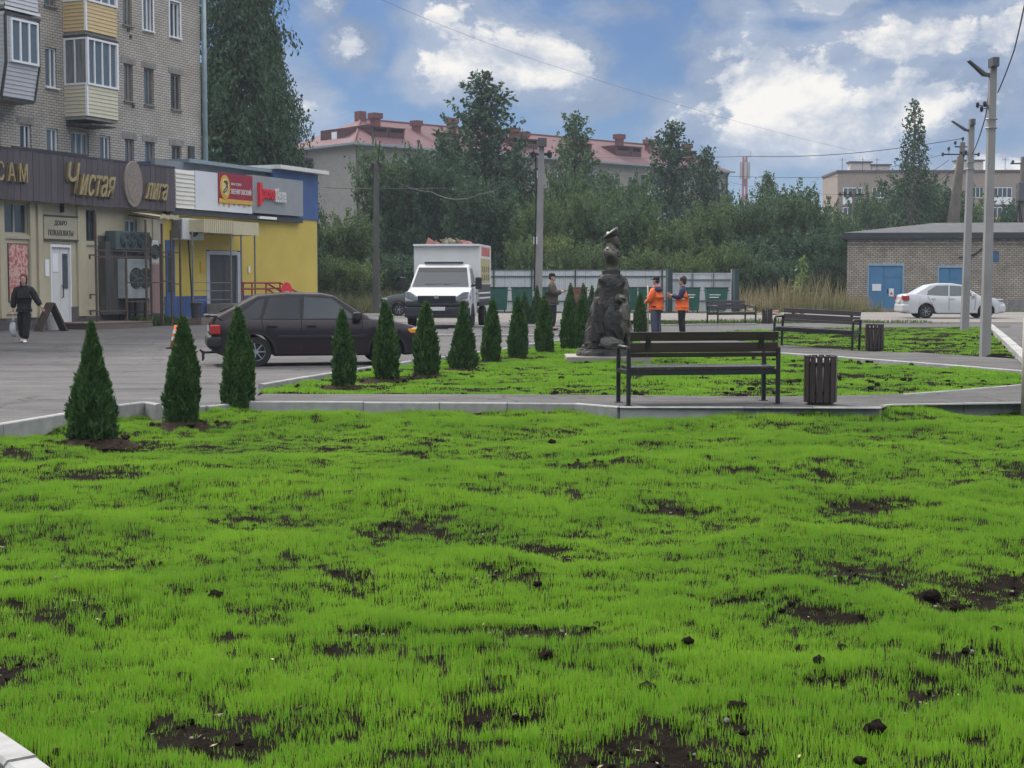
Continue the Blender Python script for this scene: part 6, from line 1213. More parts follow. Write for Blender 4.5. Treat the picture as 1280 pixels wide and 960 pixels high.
BASE = {'pelvis': ((0, 0, .96), .125), 'waist': ((0, .0, 1.10), .115), 'chest': ((0, 0, 1.28), .135), 'neckb': ((0, .01, 1.44), .075), 'neck': ((0, 0, 1.53), .052), 'skull': ((0, -.015, 1.62), .075)}
def person(label, loc, rz, H, pose, top, bottom, shoe, head, tshape='jacket', hoodup=False, bulk=1.0):
    root = thing('person', label, 'person', loc, rz); k = H / 1.75; root.scale = (k, k, k)
    j = {'shL': (.19, .01, 1.40), 'shR': (-.19, .01, 1.40), 'elL': (.23, .03, 1.12), 'elR': (-.23, .03, 1.12), 'wrL': (.24, -.05, .88), 'wrR': (-.24, -.05, .88), 'hipL': (.09, 0, .92), 'hipR': (-.09, 0, .92), 'knL': (.10, -.02, .50), 'knR': (-.10, -.02, .50), 'anL': (.11, .02, .09), 'anR': (-.11, .02, .09)}
    j.update(pose); V3 = {a: Vector(p) for a, p in j.items()}
    pts = dict(BASE); E = [('pelvis', 'waist'), ('waist', 'chest'), ('chest', 'neckb'), ('neckb', 'neck'), ('neck', 'skull')]
    for s in 'LR':
        for a, r in (('sh', .062), ('el', .045), ('wr', .032), ('hip', .085), ('kn', .058), ('an', .042)): pts[a + s] = (j[a + s], r)
        d = (V3['wr' + s] - V3['el' + s]).normalized(); palm = V3['wr' + s] + d * .075; pts['pa' + s] = (palm, .030); toe = V3['an' + s] + Vector((0, -.17, -.05)); pts['to' + s] = (toe, .035)
        E += [('chest', 'sh' + s), ('sh' + s, 'el' + s), ('el' + s, 'wr' + s), ('wr' + s, 'pa' + s), ('pelvis', 'hip' + s), ('hip' + s, 'kn' + s), ('kn' + s, 'an' + s), ('an' + s, 'to' + s)]
    v, f = skin(pts, E, 'pelvis'); b = MB(); b.add(v, f)
    for s in 'LR':      # five separate, bent fingers on each hand
        d = (V3['wr' + s] - V3['el' + s]).normalized(); palm = V3['wr' + s] + d * .085; sd = d.cross(Vector((0, 1, 0))); sd = sd.normalized() if sd.length > .2 else Vector((1, 0, 0)); cu = d.cross(sd) * (-1 if s == 'L' else 1)
        for i, (off, ln) in enumerate(((-.026, .062), (-.009, .075), (.009, .070), (.025, .055))): p0 = palm + sd * off; b.tube([p0, p0 + d * ln * .45 + cu * .006, p0 + d * ln * .8 + cu * .022, p0 + d * ln + cu * .036], [.0095, .009, .0085, .006], 6)
        p0 = palm - d * .045 - sd * .028; b.tube([p0, p0 - sd * .024 + d * .022, p0 - sd * .03 + d * .05 + cu * .012], [.011, .010, .007], 6)
    # head: skull, jaw, nose, ears, mouth and eyes in the same mesh
    def hring(z, rx, ry, cy): return [(rx * cos(t) , cy + ry * sin(t), z) for t in np.linspace(0, 2 * pi, 15)[:-1]]
    rings = [hring(1.515, .03, .035, -.045), hring(1.53, .048, .062, -.035), hring(1.565, .06, .080, -.022), hring(1.61, .070, .090, -.012), hring(1.66, .075, .096, -.006), hring(1.70, .073, .094, -.0), hring(1.735, .058, .078, .004), hring(1.755, .025, .035, .006)]
    hv = [p for r_ in rings for p in r_]; n = 14; hf = [(i * n + q, i * n + (q + 1) % n, (i + 1) * n + (q + 1) % n, (i + 1) * n + q) for i in range(7) for q in range(n)] + [tuple(range(n))[::-1], tuple(7 * n + q for q in range(n))]; b.add(hv, hf)
    b.add([(-.012, -.096, 1.655), (.012, -.096, 1.655), (.017, -.092, 1.612), (-.017, -.092, 1.612), (0, -.122, 1.614)], [(0, 1, 4), (1, 2, 4), (2, 3, 4), (3, 0, 4)])
    for s in (-1, 1): b.blob((s * .076, .004, 1.635), (.008, .018, .03), 6, 1, .1)
    b.mi = 1
    for s in (-1, 1): b.box(s * .03 - .012, s * .03 + .012, -.104, -.09, 1.652, 1.661)
    b.mi = 2; b.box(-.022, .022, -.1, -.085, 1.578, 1.585)
    b.build('body', [M_SKIN, M_HAIRD, mat('lips', (.3, .1, .09), .6, 0)], root, smooth=True)
    # trousers and jacket follow the body
    e = .02 * bulk; tp = {'waist': (BASE['waist'][0], .118 + e), 'pelvis': (BASE['pelvis'][0], .128 + e)}
    for s in 'LR': tp.update({'hip' + s: (j['hip' + s], .104 + e), 'kn' + s: (j['kn' + s], .078 + e), 'an' + s: (V3['an' + s] + Vector((0, 0, .0)), .066 + e)})
    v, f = skin(tp, [('waist', 'pelvis')] + [q for s in 'LR' for q in (('pelvis', 'hip' + s), ('hip' + s, 'kn' + s), ('kn' + s, 'an' + s))], 'pelvis'); b = MB(); b.add(v, f); b.build('trousers', bottom, root, smooth=True)
    e = .026 * bulk; ja = {'hem': ((0, .0, .86), .15 + e), 'pelvis': ((0, 0, .98), .14 + e), 'waist': (BASE['waist'][0], .128 + e), 'chest': (BASE['chest'][0], .14 + e), 'neckb': ((0, .01, 1.45), .075 + e * .6), 'collar': ((0, .0, 1.50), .062 + e * .5)}
    for s in 'LR': ja.update({'sh' + s: (j['sh' + s], .066 + e), 'el' + s: (j['el' + s], .052 + e), 'wr' + s: (V3['wr' + s].lerp(V3['el' + s], .08), .045 + e * .7)})
    ed = [('hem', 'pelvis'), ('pelvis', 'waist'), ('waist', 'chest'), ('chest', 'neckb'), ('neckb', 'collar')] + [q for s in 'LR' for q in (('chest', 'sh' + s), ('sh' + s, 'el' + s), ('el' + s, 'wr' + s))]
    slv = top if not isinstance(top, tuple) else top[1]; v, f = skin(ja, ed, 'pelvis'); b = MB(); b.add(v, f); b.build('jacket', slv, root, smooth=True)
    if isinstance(top, tuple):   # waistcoat over coloured sleeves
        ve = {a: (ja[a][0], ja[a][1] + .018) for a in ('hem', 'pelvis', 'waist', 'chest')}; ve['neckb'] = ((0, .01, 1.42), .135); ve['shL'] = ((.15, .01, 1.40), .108); ve['shR'] = ((-.15, .01, 1.40), .108)
        v, f = skin(ve, [('hem', 'pelvis'), ('pelvis', 'waist'), ('waist', 'chest'), ('chest', 'neckb'), ('chest', 'shL'), ('chest', 'shR')], 'pelvis'); b = MB(); b.add(v, f); b.build('hi_vis_vest', top[0], root, smooth=True)
    for s in 'LR':
        a = V3['an' + s]; b = MB(); b.blob(a + Vector((0, -.07, -.05)), (.05, .135, .045), 12, 3, .05); b.build('shoe', shoe, root, smooth=True)
    b = MB()
    if head[0] == 'cap':
        b.lathe([(.082, 1.665), (.088, 1.70), (.075, 1.755), (.03, 1.775)], 16, (0, .002), 1, 1.2); b.add([(-.06, -.085, 1.675), (.06, -.085, 1.675), (.045, -.175, 1.665), (-.045, -.175, 1.665), (-.06, -.085, 1.69), (.06, -.085, 1.69), (.045, -.175, 1.675), (-.045, -.175, 1.675)], [(3, 2, 1, 0), (4, 5, 6, 7), (0, 1, 5, 4), (2, 3, 7, 6), (1, 2, 6, 5), (3, 0, 4, 7)]); b.build('cap', head[1], root, smooth=True)
        b = MB(); b.blob((0, .045, 1.63), (.078, .06, .07), 12, 2, .1); b.build('hair', M_HAIRD, root, smooth=True)
    elif head[0] == 'hair':
        b.blob((0, .022, 1.685), (.092, .108, .095), 14, 2, .12); b.blob((0, .06, 1.62), (.082, .06, .09), 12, 4, .12); b.build('hair', head[1], root, smooth=True)
    elif head[0] == 'hood':
        b.blob((0, .03, 1.66), (.10, .10, .125), 14, 2, .06); b.blob((0, .045, 1.55), (.10, .085, .08), 12, 5, .06); b.build('hood', top, root, smooth=True); b = MB(); b.blob((0, -.01, 1.725), (.078, .085, .055), 12, 2, .1); b.build('hair', head[1], root, smooth=True)
    return root
pa = gp(31, 428, .015)
person('person in black hooded tracksuit and white shoes walking past the cream shop', (pa.x, pa.y, .012), R(8), 1.72, {'wrR': (-.27, -.04, .86), 'elR': (-.25, .02, 1.12), 'elL': (.30, .0, 1.14), 'wrL': (.44, -.06, .93), 'knL': (.07, -.10, .50), 'anL': (.04, -.16, .08), 'knR': (-.08, .03, .5), 'anR': (-.07, .12, .10)}, M_CBLACK, M_CBLACK, M_SHOEW, ('hood', M_HAIRR), bulk=1.7)
b = MB(); hd_ = Vector((-.27, -.06, .78)); b.tube([(0, 0, .0), (.02, 0, -.14), (.0, 0, -.24)], [.012, .02, .06], 10); b.blob((0, 0, -.42), (.085, .055, .21), 12, 4, .25, 2.5); tag(b.build('plastic_bag', M_BAG, None, Vector((pa.x, pa.y, .012)) + Matrix.Rotation(R(8), 3, 'Z') @ hd_, smooth=True), 'white plastic bag carried by the person in black', 'bag')
pm_ = gp(690, 413, .06)
person('person in brown jacket and black cap looking down at something in their hands', (pm_.x, pm_.y, .06), R(80), 1.76, {'elL': (.24, -.06, 1.14), 'elR': (-.24, -.06, 1.14), 'wrL': (.10, -.30, 1.20), 'wrR': (-.08, -.32, 1.20)}, M_CBROWN, M_CDARK, M_SHOED, ('cap', M_CBLACK), bulk=2.1)
pw_ = gp(820, 421, .07)
w3 = person('worker in orange jacket and black cap leaning on a wooden pole, back half turned', (pw_.x, pw_.y, .07), R(-128), 1.62, {'elR': (-.25, -.14, 1.10), 'wrR': (-.22, -.33, 1.16), 'elL': (.26, -.04, 1.08), 'wrL': (.10, -.30, 1.02)}, M_CORANGE, M_CJEANS, M_SHOED, ('cap', M_CBLACK), bulk=1.45)
b = MB(); b.lathe([(.20, 1.33), (.215, 1.38), (.15, 1.46), (.09, 1.475)], 18, (0, .02), 1.05, .78); b.build('shoulder_yoke', M_CNAVY, w3, smooth=True)
b = MB(); b.blob((0, .0, .885), (.20, .17, .035), 16, 1, .04); b.build('hem_band', M_CBLACK, w3, smooth=True)
sp_ = gp(809.5, 420, .07); b = MB(); b.tube([(0, 0, 0), (.01, .0, .7), (-.01, 0, 1.40)], .02, 8); tag(b.build('wooden_pole', mat('pale_wood', (.45, .36, .24), .7, .2, 8), None, (sp_.x, sp_.y - .05, .07), smooth=True), 'pale wooden tool handle held upright by the orange-jacket worker', 'pole')
pv_ = gp(852.5, 421, .07)
w4 = person('worker in orange vest over blue sleeves with dark hair, facing the wooden pole', (pv_.x, pv_.y, .07), R(-98), 1.62, {'elL': (.24, -.06, 1.14), 'elR': (-.24, -.06, 1.14), 'wrL': (.08, -.32, 1.22), 'wrR': (-.08, -.30, 1.18)}, (M_CORANGE, M_CNAVY), M_CDARK, M_SHOED, ('hair', M_HAIRD), bulk=1.45)
b = MB(); b.lathe([(.2, 1.10), (.203, 1.125)], 20, (0, 0), 1.04, .98, False); b.build('reflective_band', M_REFL, w4)

# monument: bust in a peaked cap on a rough rock
st = gp(761, 452, .08); SC = st.y / FOC; mon = thing('monument', 'dark bronze bust in a peaked cap on a tall rough rock', 'monument', (st.x, st.y + .45, .07), 0)
M_STONE = mat('rough_stone', (.013, .0125, .013), .75, col2=(.058, .051, .046), scale=4.2, bump=1.0, bscale=18, detail=9); M_STONEL = mat('rock_pale_face', (.06, .056, .053), .85, col2=(.13, .12, .11), scale=4, bump=.8, bscale=22, detail=8); M_BRONZE = mat('dark_bronze', (.035, .032, .030), .4, col2=(.17, .148, .122), scale=7, metal=.5, bump=.3, bscale=30); M_SLAB = mat('pale_slab', (.27, .245, .22), .85, .15, 3, bump=.3)
X = lambda px: (px - 761) * SC * 1.016; Zy = lambda py: (452 - py) * SC * 1.016
MB().box(X(709), X(813), -.5, .75, -.1, .10).build('slab', M_SLAB, mon, bevel=.015)
def rock(name, rings, M, seed, n=44, amp=.05, fq=3.0, cy=.05, sub=3):
    b = MB(); vs = []; fs = []; R2 = []
    for a, c in zip(rings, rings[1:]):
        for k in range(sub): f = k / sub; R2.append(tuple(p + (q - p) * f for p, q in zip(a, c)))
    R2.append(rings[-1])
    for (z, x0, x1, dy) in R2:
        for q in range(n):
            t = 2 * pi * q / n; c = Vector(((x0 + x1) / 2, cy, z)); d = Vector((cos(t), sin(t), 0)); sq = 1 / max(abs(cos(t)) ** 3 + abs(sin(t)) ** 3, .01) ** (1 / 3)
            p = Vector((d.x * (x1 - x0) / 2 * sq, d.y * dy * sq, 0)); s0 = Vector((p.x * 3 + seed, p.y * 3, z * 2.2)); rid = lambda v: 1 - 2 * abs(noise.noise(v))
            k_ = 1 + amp * (1.3 * noise.noise(s0 * .8) + .9 * rid(s0 * 1.3 + Vector((5, 1, 2))) - .45 + .6 * noise.noise(s0 * 3.4) + .4 * rid(s0 * 5.2) - .2); cell = noise.cell(Vector((d.x * 2.4 + seed, d.y * 2.4, z * 3.2 + d.x)))
            vs.append(c + p * (k_ + amp * .7 * (cell - .5)) + Vector((0, 0, amp * .3 * noise.noise(p * 6))))
    m_ = len(R2)
    for i in range(m_ - 1):
        for q in range(n): fs.append((i * n + q, i * n + (q + 1) % n, (i + 1) * n + (q + 1) % n, (i + 1) * n + q))
    fs += [tuple(range(n))[::-1], tuple((m_ - 1) * n + q for q in range(n))]; b.add(vs, fs); return b.build(name, M, mon)
rock('rock_base', [(.08, X(722), X(803), .48), (Zy(441), X(724), X(801), .46), (Zy(436.5), X(727), X(798), .44)], M_STONE, 4, 44, .05)
rr = [(436, 730, 792, .40), (431, 731, 791.5, .39), (424, 732.5, 791, .375), (416, 734, 790.5, .36), (407, 736, 790, .34), (398, 738, 789.5, .325), (388, 739.5, 789, .31), (378, 742, 788, .295), (368, 744.5, 787.5, .28), (358, 746.5, 787, .27), (350, 748.5, 786, .26), (345.5, 751, 783, .24), (343.5, 755, 778, .2)]
rock('rock', [(Zy(a), X(b_), X(c_), d_) for a, b_, c_, d_ in rr], M_STONE, 9, 48, .085, 2.6)
b = MB(); b.blob((X(765), -.30, Zy(404)), (.19, .10, .32), 14, 6, .22, 2); b.build('rock_facet', M_STONE, mon)
b = MB(); b.blob((X(748), -.30, Zy(405)), (.14, .10, .38), 14, 11, .25, 2); b.build('rock_facet', M_STONE, mon); b = MB(); b.blob((X(764), -.33, Zy(429)), (.22, .12, .12), 18, 8, .18, 1.6); b.build('rock_facet', M_STONEL, mon)
b = MB(); b.blob((X(783), -.2, Zy(366)), (.045, .1, .25), 12, 14, .25, 2); b.build('rock_facet', M_STONEL, mon)
b = MB(); b.blob((X(777), -.24, Zy(374)), (.12, .09, .09), 16, 3, .2, 2.5); b.bar((X(772), -.32, Zy(374)), (X(788), -.30, Zy(382)), .03, .03); b.blob((X(781), -.30, Zy(400)), (.11, .09, .36), 14, 21, .25, 3); b.blob((X(787), -.22, Zy(420)), (.07, .1, .26), 12, 23, .25, 3); b.build('bronze_relief', M_BRONZE, mon)
zb = Zy(343.5)
b = MB(); b.box(X(754.5), X(776.5), -.12, .22, zb - .03, Zy(339)); b.build('bust_plinth', M_STONE, mon, bevel=.01)
def loft(b, rings, n=18):
    vs = []; fs = []
    for cx, cy, z, rx, ry, tz in rings:
        for q in range(n): t = 2 * pi * q / n; vs.append((cx + rx * cos(t), cy + ry * sin(t), z + tz * cos(t)))
    for i in range(len(rings) - 1):
        for q in range(n): fs.append((i * n + q, i * n + (q + 1) % n, (i + 1) * n + (q + 1) % n, (i + 1) * n + q))
    fs += [tuple(range(n))[::-1], tuple((len(rings) - 1) * n + q for q in range(n))]; b.add(vs, fs)
b = MB(); xr_, c0 = (lambda a: X(a)), .05
E2 = lambda x0, x1, y, ry, tz=0: ((X(x0) + X(x1)) / 2, c0, Zy(y), (X(x1) - X(x0)) / 2, ry, tz)
loft(b, [E2(758, 775, 339.2, .12), E2(759.5, 774.5, 337, .10), E2(759.5, 775, 332.5, .11), E2(758.6, 776, 330, .135), E2(757.5, 777, 327, .16, -.01), E2(756.5, 776.5, 323.5, .185), E2(755, 775, 319, .20), E2(755.6, 773.6, 315, .195), E2(757, 772.4, 312.6, .16), E2(758.4, 772.5, 310.6, .10), E2(758.8, 772.4, 307, .088), E2(759, 772.5, 304, .085)], 26)
loft(b, [E2(763, 774.4, 310.2, .055), E2(760.5, 776, 308.6, .075), E2(758.6, 776.2, 305, .092), E2(757.8, 775.4, 300, .10), E2(757.8, 775, 296, .10), E2(760, 772, 291, .07)], 22)
for s in (-1, 1):
    b.blob((X(763.5), c0 + s * .17, Zy(319.5)), (.085, .07, .115), 14, 5 + s, .12); b.box(X(758.5), X(768), c0 + s * .155 - .045, c0 + s * .155 + .045, Zy(313.2), Zy(312)); b.bar((X(770), c0 + s * .02, Zy(312)), (X(775), c0 + s * .11, Zy(322)), .07, .03); b.bar((X(763), c0 + s * .07, Zy(309.5)), (X(772), c0 + s * .05, Zy(311.5)), .05, .04)
b.blob((X(771.6), c0, Zy(307)), (.03, .05, .045), 10, 2, .1)
for k_ in range(3): b.blob((X(775.5) + .004 * k_, c0 - .03, Zy(320 + k_ * 3)), (.012, .012, .012), 6, k_, 0)
b.add([(X(774.8), c0 - .014, Zy(299.5)), (X(774.8), c0 + .014, Zy(299.5)), (X(775.2), c0 - .018, Zy(303)), (X(775.2), c0 + .018, Zy(303)), (X(778.4), c0, Zy(302.6))], [(0, 4, 1), (0, 2, 4), (1, 4, 3), (2, 3, 4)])
for s in (-1, 1): b.blob((X(765), c0 + s * .08, Zy(300)), (.02, .012, .03), 8, 2, .1); b.blob((X(764.5), c0 + s * .155, Zy(314)), (.085, .05, .03), 10, 4, .1)
b.bar((X(768), c0 - .03, Zy(309)), (X(775), c0 - .09, Zy(318)), .06, .025); b.bar((X(768), c0 + .03, Zy(309)), (X(775), c0 + .09, Zy(318)), .06, .025); b.build('bust', M_BRONZE, mon, smooth=True)
b = MB(); loft(b, [(X(766.2), c0, Zy(298), .124, .106, .03), (X(766), c0, Zy(295), .126, .108, .05), (X(765), c0, Zy(294), .136, .155, .092), (X(764.6), c0, Zy(292.2), .140, .16, .10), (X(764.4), c0, Zy(290.8), .12, .135, .088), (X(764.4), c0, Zy(290.2), .05, .06, .04)], 24)
b.prism([(X(773), Zy(294.6)), (X(779.4), Zy(297)), (X(779.2), Zy(297.8)), (X(773), Zy(295.8))], c0 - .06, c0 + .06, 'y'); b.build('peaked_cap', mat('bronze_cap', (.06, .062, .05), .45, .2, 8, metal=.4), mon, smooth=True)
# ------------------------------------------------------------------ street furniture
M_BENCH = mat('bench_plank', (.030, .020, .020), .4, col2=(.050, .034, .033), scale=4, obj_rand=.15, stretch=(.25, 4, 4), coat=.25); M_SEAT = mat('bench_seat', (.045, .03, .028), .2, .2, 5, coat=.9, spec=.8); M_FRAME = mat('bench_frame', (.014, .015, .017), .42, .1, 12, spec=.5)
def bench(label, loc, rz, tilt=0.0, w=1.80):
    t = thing('park_bench', label, 'bench', loc, rz, 'slatted park benches'); t.rotation_euler = (0, tilt, rz); h = w / 2; s_ = .045
    for s in (-1, 1):
        x = s * h; r_ = .06
        fr = MB(); fr.bar((x, -.52, 0), (x, -.52, .62 - r_), s_); fr.build('front_leg', M_FRAME, t, bevel=.004)
        fr = MB(); fr.bar((x, 0, 0), (x, 0, .665), s_); fr.build('rear_leg', M_FRAME, t, bevel=.004)
        ar = MB(); ar.tube([(x, -.52, .62 - r_), (x, -.515, .645), (x, -.485, .665), (x, -.02, .665)], .0235, 8); ar.build('armrest', M_FRAME, t, smooth=True)
        fr = MB(); fr.bar((x, -.497, .385), (x, -.023, .385), s_); fr.build('seat_rail', M_FRAME, t)
        MB().box(x - .04, x + .04, -.56, -.47, 0, .008).build('foot_plate', M_FRAME, t); MB().box(x - .04, x + .04, -.04, .05, 0, .008).build('foot_plate', M_FRAME, t)
        xs_ = s * (h - .22); b = MB(); b.bar((xs_, -.035 + .16 * .16 + .04, .66), (xs_, -.035 + .31 * .16 + .04, .825), .06, .014, (0, 1, 0)); sp = b.build('back_bracket', M_FRAME, t)
        b = MB()
        for z in (.69, .79, .58): b.disc((xs_, .012 + (z - .52) * .16, z), .011, 'y', .02, 8)
        b.build('bolt', M_FRAME, sp)
    for z0, z1 in ((.555, .608), (.612, .725), (.745, .85)):
        y = -.035 + (z0 - .52) * .16; b = MB(); b.add([(-h + .01, y, z0), (h - .01, y, z0), (h - .01, y + .032, z0), (-h + .01, y + .032, z0), (-h + .01, y + (z1 - z0) * .16, z1), (h - .01, y + (z1 - z0) * .16, z1), (h - .01, y + .032 + (z1 - z0) * .16, z1), (-h + .01, y + .032 + (z1 - z0) * .16, z1)], [(3, 2, 1, 0), (4, 5, 6, 7), (0, 1, 5, 4), (1, 2, 6, 5), (2, 3, 7, 6), (3, 0, 4, 7)]); b.build('back_slat', M_BENCH, t, bevel=.006)
    for i in range(4): MB().box(-h + .025, h - .025, -.49 + i * .118, -.385 + i * .118, .41, .447).build('seat_slat', M_SEAT, t, bevel=.006)
    b = MB(); b.bar((-h + .02, -.47, .375), (h - .02, -.47, .375), .04, .06); b.bar((-h + .02, -.05, .375), (h - .02, -.05, .375), .04, .06); b.build('seat_beam', M_FRAME, t)
    return t
p = gp(879.5, 506, .1); bench('brown slatted bench seen from behind on the kerbed path before the monument', (p.x, p.y, .1), pi + R(9), 0, 1.79)
p = gp(1026, 434.5, .095); bench('brown slatted bench on the grass edge, its pale seat shining toward the path', (p.x, p.y + .1, .085), R(-30), R(2.2), 1.78)
p = gp(909, 405, .06); bench('small far bench in front of the green bin shelter', (p.x, p.y + .2, .05), R(38), 0, 1.95)
M_LINER = mat('bin_liner', (.42, .42, .42), .5, .1, 5, metal=.4)
def slat_bin(label, loc, rz=0):
    t = thing('litter_bin', label, 'litter bin', loc, rz, 'brown slatted litter bins'); n = 14; ra = .178
    sm = MB().box(-.032, .032, -.011, .011, .03, .57).mesh('slat', M_BENCH)
    for i in range(n):
        a = 2 * pi * (i + .5) / n; put('slat', sm, t, (ra * cos(a), ra * sin(a), random.uniform(-.003, .003)), a + pi / 2, .004)
    MB().lathe([(.150, .04), (.150, .53), (.14, .53), (.14, .08)], 20).build('liner', M_LINER, t, smooth=True)
    for z in (.12, .46): MB().lathe([(.158, z), (.166, z), (.166, z + .035), (.158, z + .035)], 20).build('hoop', M_FRAME, t)
    MB().lathe([(.03, 0), (.15, 0), (.15, .03), (.03, .03)], 16).build('base', M_FRAME, t); return t
p = gp(1029, 507, .1); slat_bin('brown slatted litter bin standing alone beside the bench seen from behind', (p.x, p.y + .18, .1), .2)
p = gp(1095.5, 439, .095); slat_bin('brown slatted litter bin beside the bench with the shining seat', (p.x, p.y + .18, .09), .3)
p = gp(960, 405, .05); slat_bin('brown slatted litter bin beside the small far bench', (p.x, p.y + .18, .05), .5)
# sheet-metal fence and bin shelter
M_SHEET = mat('grey_sheet_metal', (.56, .58, .60), .5, .1, 1.2, metal=.2); M_GREENP = mat('dark_green_post', (.02, .045, .045), .6, .1, 4)
def sheet_mesh(w, h):
    b = MB(); k = int(w / .1); xs_ = [w * i / (2 * k) for i in range(2 * k + 1)]; yy = [.0 if i % 2 else .022 for i in range(2 * k + 1)]
    b.add([(x, y, 0) for x, y in zip(xs_, yy)] + [(x, y, h) for x, y in zip(xs_, yy)] + [(x, y + .004, 0) for x, y in zip(xs_, yy)] + [(x, y + .004, h) for x, y in zip(xs_, yy)], [(i, i + 1, 2 * k + 2 + i, 2 * k + 1 + i) for i in range(2 * k)] + [(4 * k + 3 + i, 6 * k + 4 + i, 6 * k + 5 + i, 4 * k + 4 + i) for i in range(2 * k)]); return b.mesh('panel', M_SHEET)
def sheet_fence(name, label, px0, px1, top, base, Y, posts, frame=False):
    a, c = at(px0, base, Y), at(px1, base, Y); h = at(px0, top, Y).z - a.z; w = c.x - a.x; t = thing(name, label, 'fence', (a.x, Y, a.z)); n = max(1, round(w / 1.12)); me = sheet_mesh(w / n - .012, h - .08)
    for i in range(n): put('panel', me, t, (i * w / n, 0, .08))
    for z in (.62, h - .32): MB().bar((0, -.035, z), (w, -.035, z), .05, .05).build('rail', M_GREENP if not frame else M_STEEL, t)
    for f in posts: MB().bar((f * w, -.04, -.1), (f * w, -.04, h + .02), .07, .06).build('post', M_STEEL if frame else M_GREENP, t)
    MB().box(-.02, w + .02, -.03, .05, h - .001, h + .03).build('cap_rail', M_WPVC if frame else M_STEEL, t)
    if frame:
        for x in (0, w): MB().bar((x, -.09, -.1), (x, -.09, h + .22), .07, .07).build('frame_post', M_WPVC, t)
    return t
sheet_fence('sheet_fence', 'long grey corrugated metal fence behind the row of waste bins', 606, 832, 338, 391, 81, (0.05, .26, .5, .74, .98)); sf = sheet_fence('bin_shelter', 'grey metal bin shelter with white frame behind the two workers', 839, 914, 342, 390.5, 80.5, (.35, .7), True)
for px in (835.5, 918): q_ = at(px, 391, 80); MB().box(q_.x - .12 - sf.location.x, q_.x + .12 - sf.location.x, -1.4, -.2, -.1, 2.28).build('side_wall', M_GREENP, sf)
M_DUMP = mat('green_bin', (.012, .085, .062), .55, col2=(.02, .11, .085), scale=3); M_DUMPR = mat('rusty_red_bin', (.14, .045, .035), .8, col2=(.22, .12, .08), scale=5)
def dumpster(label, px, base, w, Y, M=None, group='green waste bins by the metal fence', marks=False, h=1.25):
    p_ = at(px, base, Y); t = thing('waste_bin', label, 'waste bin', (p_.x, Y, p_.z), rng.uniform(-.05, .05), group); a, c = w / 2 * .86, w / 2
    b = MB(); d0, d1 = .42, .52; b.add([(-a, -d0, .12), (a, -d0, .12), (a, d0, .12), (-a, d0, .12), (-c, -d1, h), (c, -d1, h), (c, d1, h), (-c, d1, h)], [(3, 2, 1, 0), (4, 5, 6, 7), (0, 1, 5, 4), (1, 2, 6, 5), (2, 3, 7, 6), (3, 0, 4, 7)]); bo = b.build('body', M or M_DUMP, t, bevel=.02)
    b = MB(); b.box(-c - .03, c + .03, -d1 - .03, d1 + .03, h + .001, h + .05); b.build('rim', M_TRIM if not M else M, t)
    for s in (-1, 1): b = MB(); b.disc((s * a * .8, -d0 + .06, .07), .075, 'x', .05, 12); b.build('wheel', M_TRIM, t); b = MB(); b.tube([(s * (c + .02), -.2, h - .12), (s * (c + .09), -.2, h - .12), (s * (c + .09), .2, h - .12), (s * (c + .02), .2, h - .12)], .02, 5); b.build('handle', M_TRIM, t)
    b = MB(); [b.bar((x, -d0 - .055, .3), (x * 1.08, -d1 - .005, h - .08), .04, .03) for x in (-a * .55, 0, a * .55)]; b.build('rib', M or M_DUMP, bo)
    if marks: b = MB(); b.box(-c * .7, c * .15, -d1 - .02, -d1 + .01, h * .62, h * .65); b.box(-c * .7, c * .3, -d1 - .02, -d1 + .01, h * .72, h * .75); b.build('white_stripe', M_WPVC, bo)
dumpster('green waste bin half behind the white truck', 623, 390.5, .95, 78); dumpster('green waste bin between the white truck and the concrete pole', 652, 390.5, 1.05, 78); dumpster('rusty red waste bin between brown-jacket person and monument', 722.5, 390.5, .95, 78, M_DUMPR, 'other bins by the metal fence')
dumpster('narrow green waste bin directly beside the monument rock', 791, 390.5, .4, 78); dumpster('green waste bin behind the thuja and the wooden pole', 806, 390.5, .65, 78); dumpster('green waste bin with white stripes behind the vest-wearing worker', 864, 391, .75, 77.5, marks=True); dumpster('green waste bin in the shelter behind the small far bench', 895, 391, 1.1, 77.5, marks=True); dumpster('dark bin behind the person in brown', 681, 390.5, .5, 78)
# orange cone
p = gp(220, 433.5, 0.0); cn = thing('traffic_cone', 'orange traffic cone with pale bands half hidden by a thuja', 'traffic cone', (p.x, p.y, road_z(p.y))); MB().box(-.2, .2, -.2, .2, 0, .035).build('base', M_TRIM, cn, bevel=.01)
b = MB(); b.lathe([(.145, .035), (.03, .56), (.022, .56)], 18); b.build('cone', M_CORANGE, cn, smooth=True)
for z in (.2, .36): r_ = .145 - (z - .035) * .219; b = MB(); b.lathe([(r_ + .003, z), (r_ - .016, z + .085)], 18, caps=False); b.build('band', M_REFL, cn)
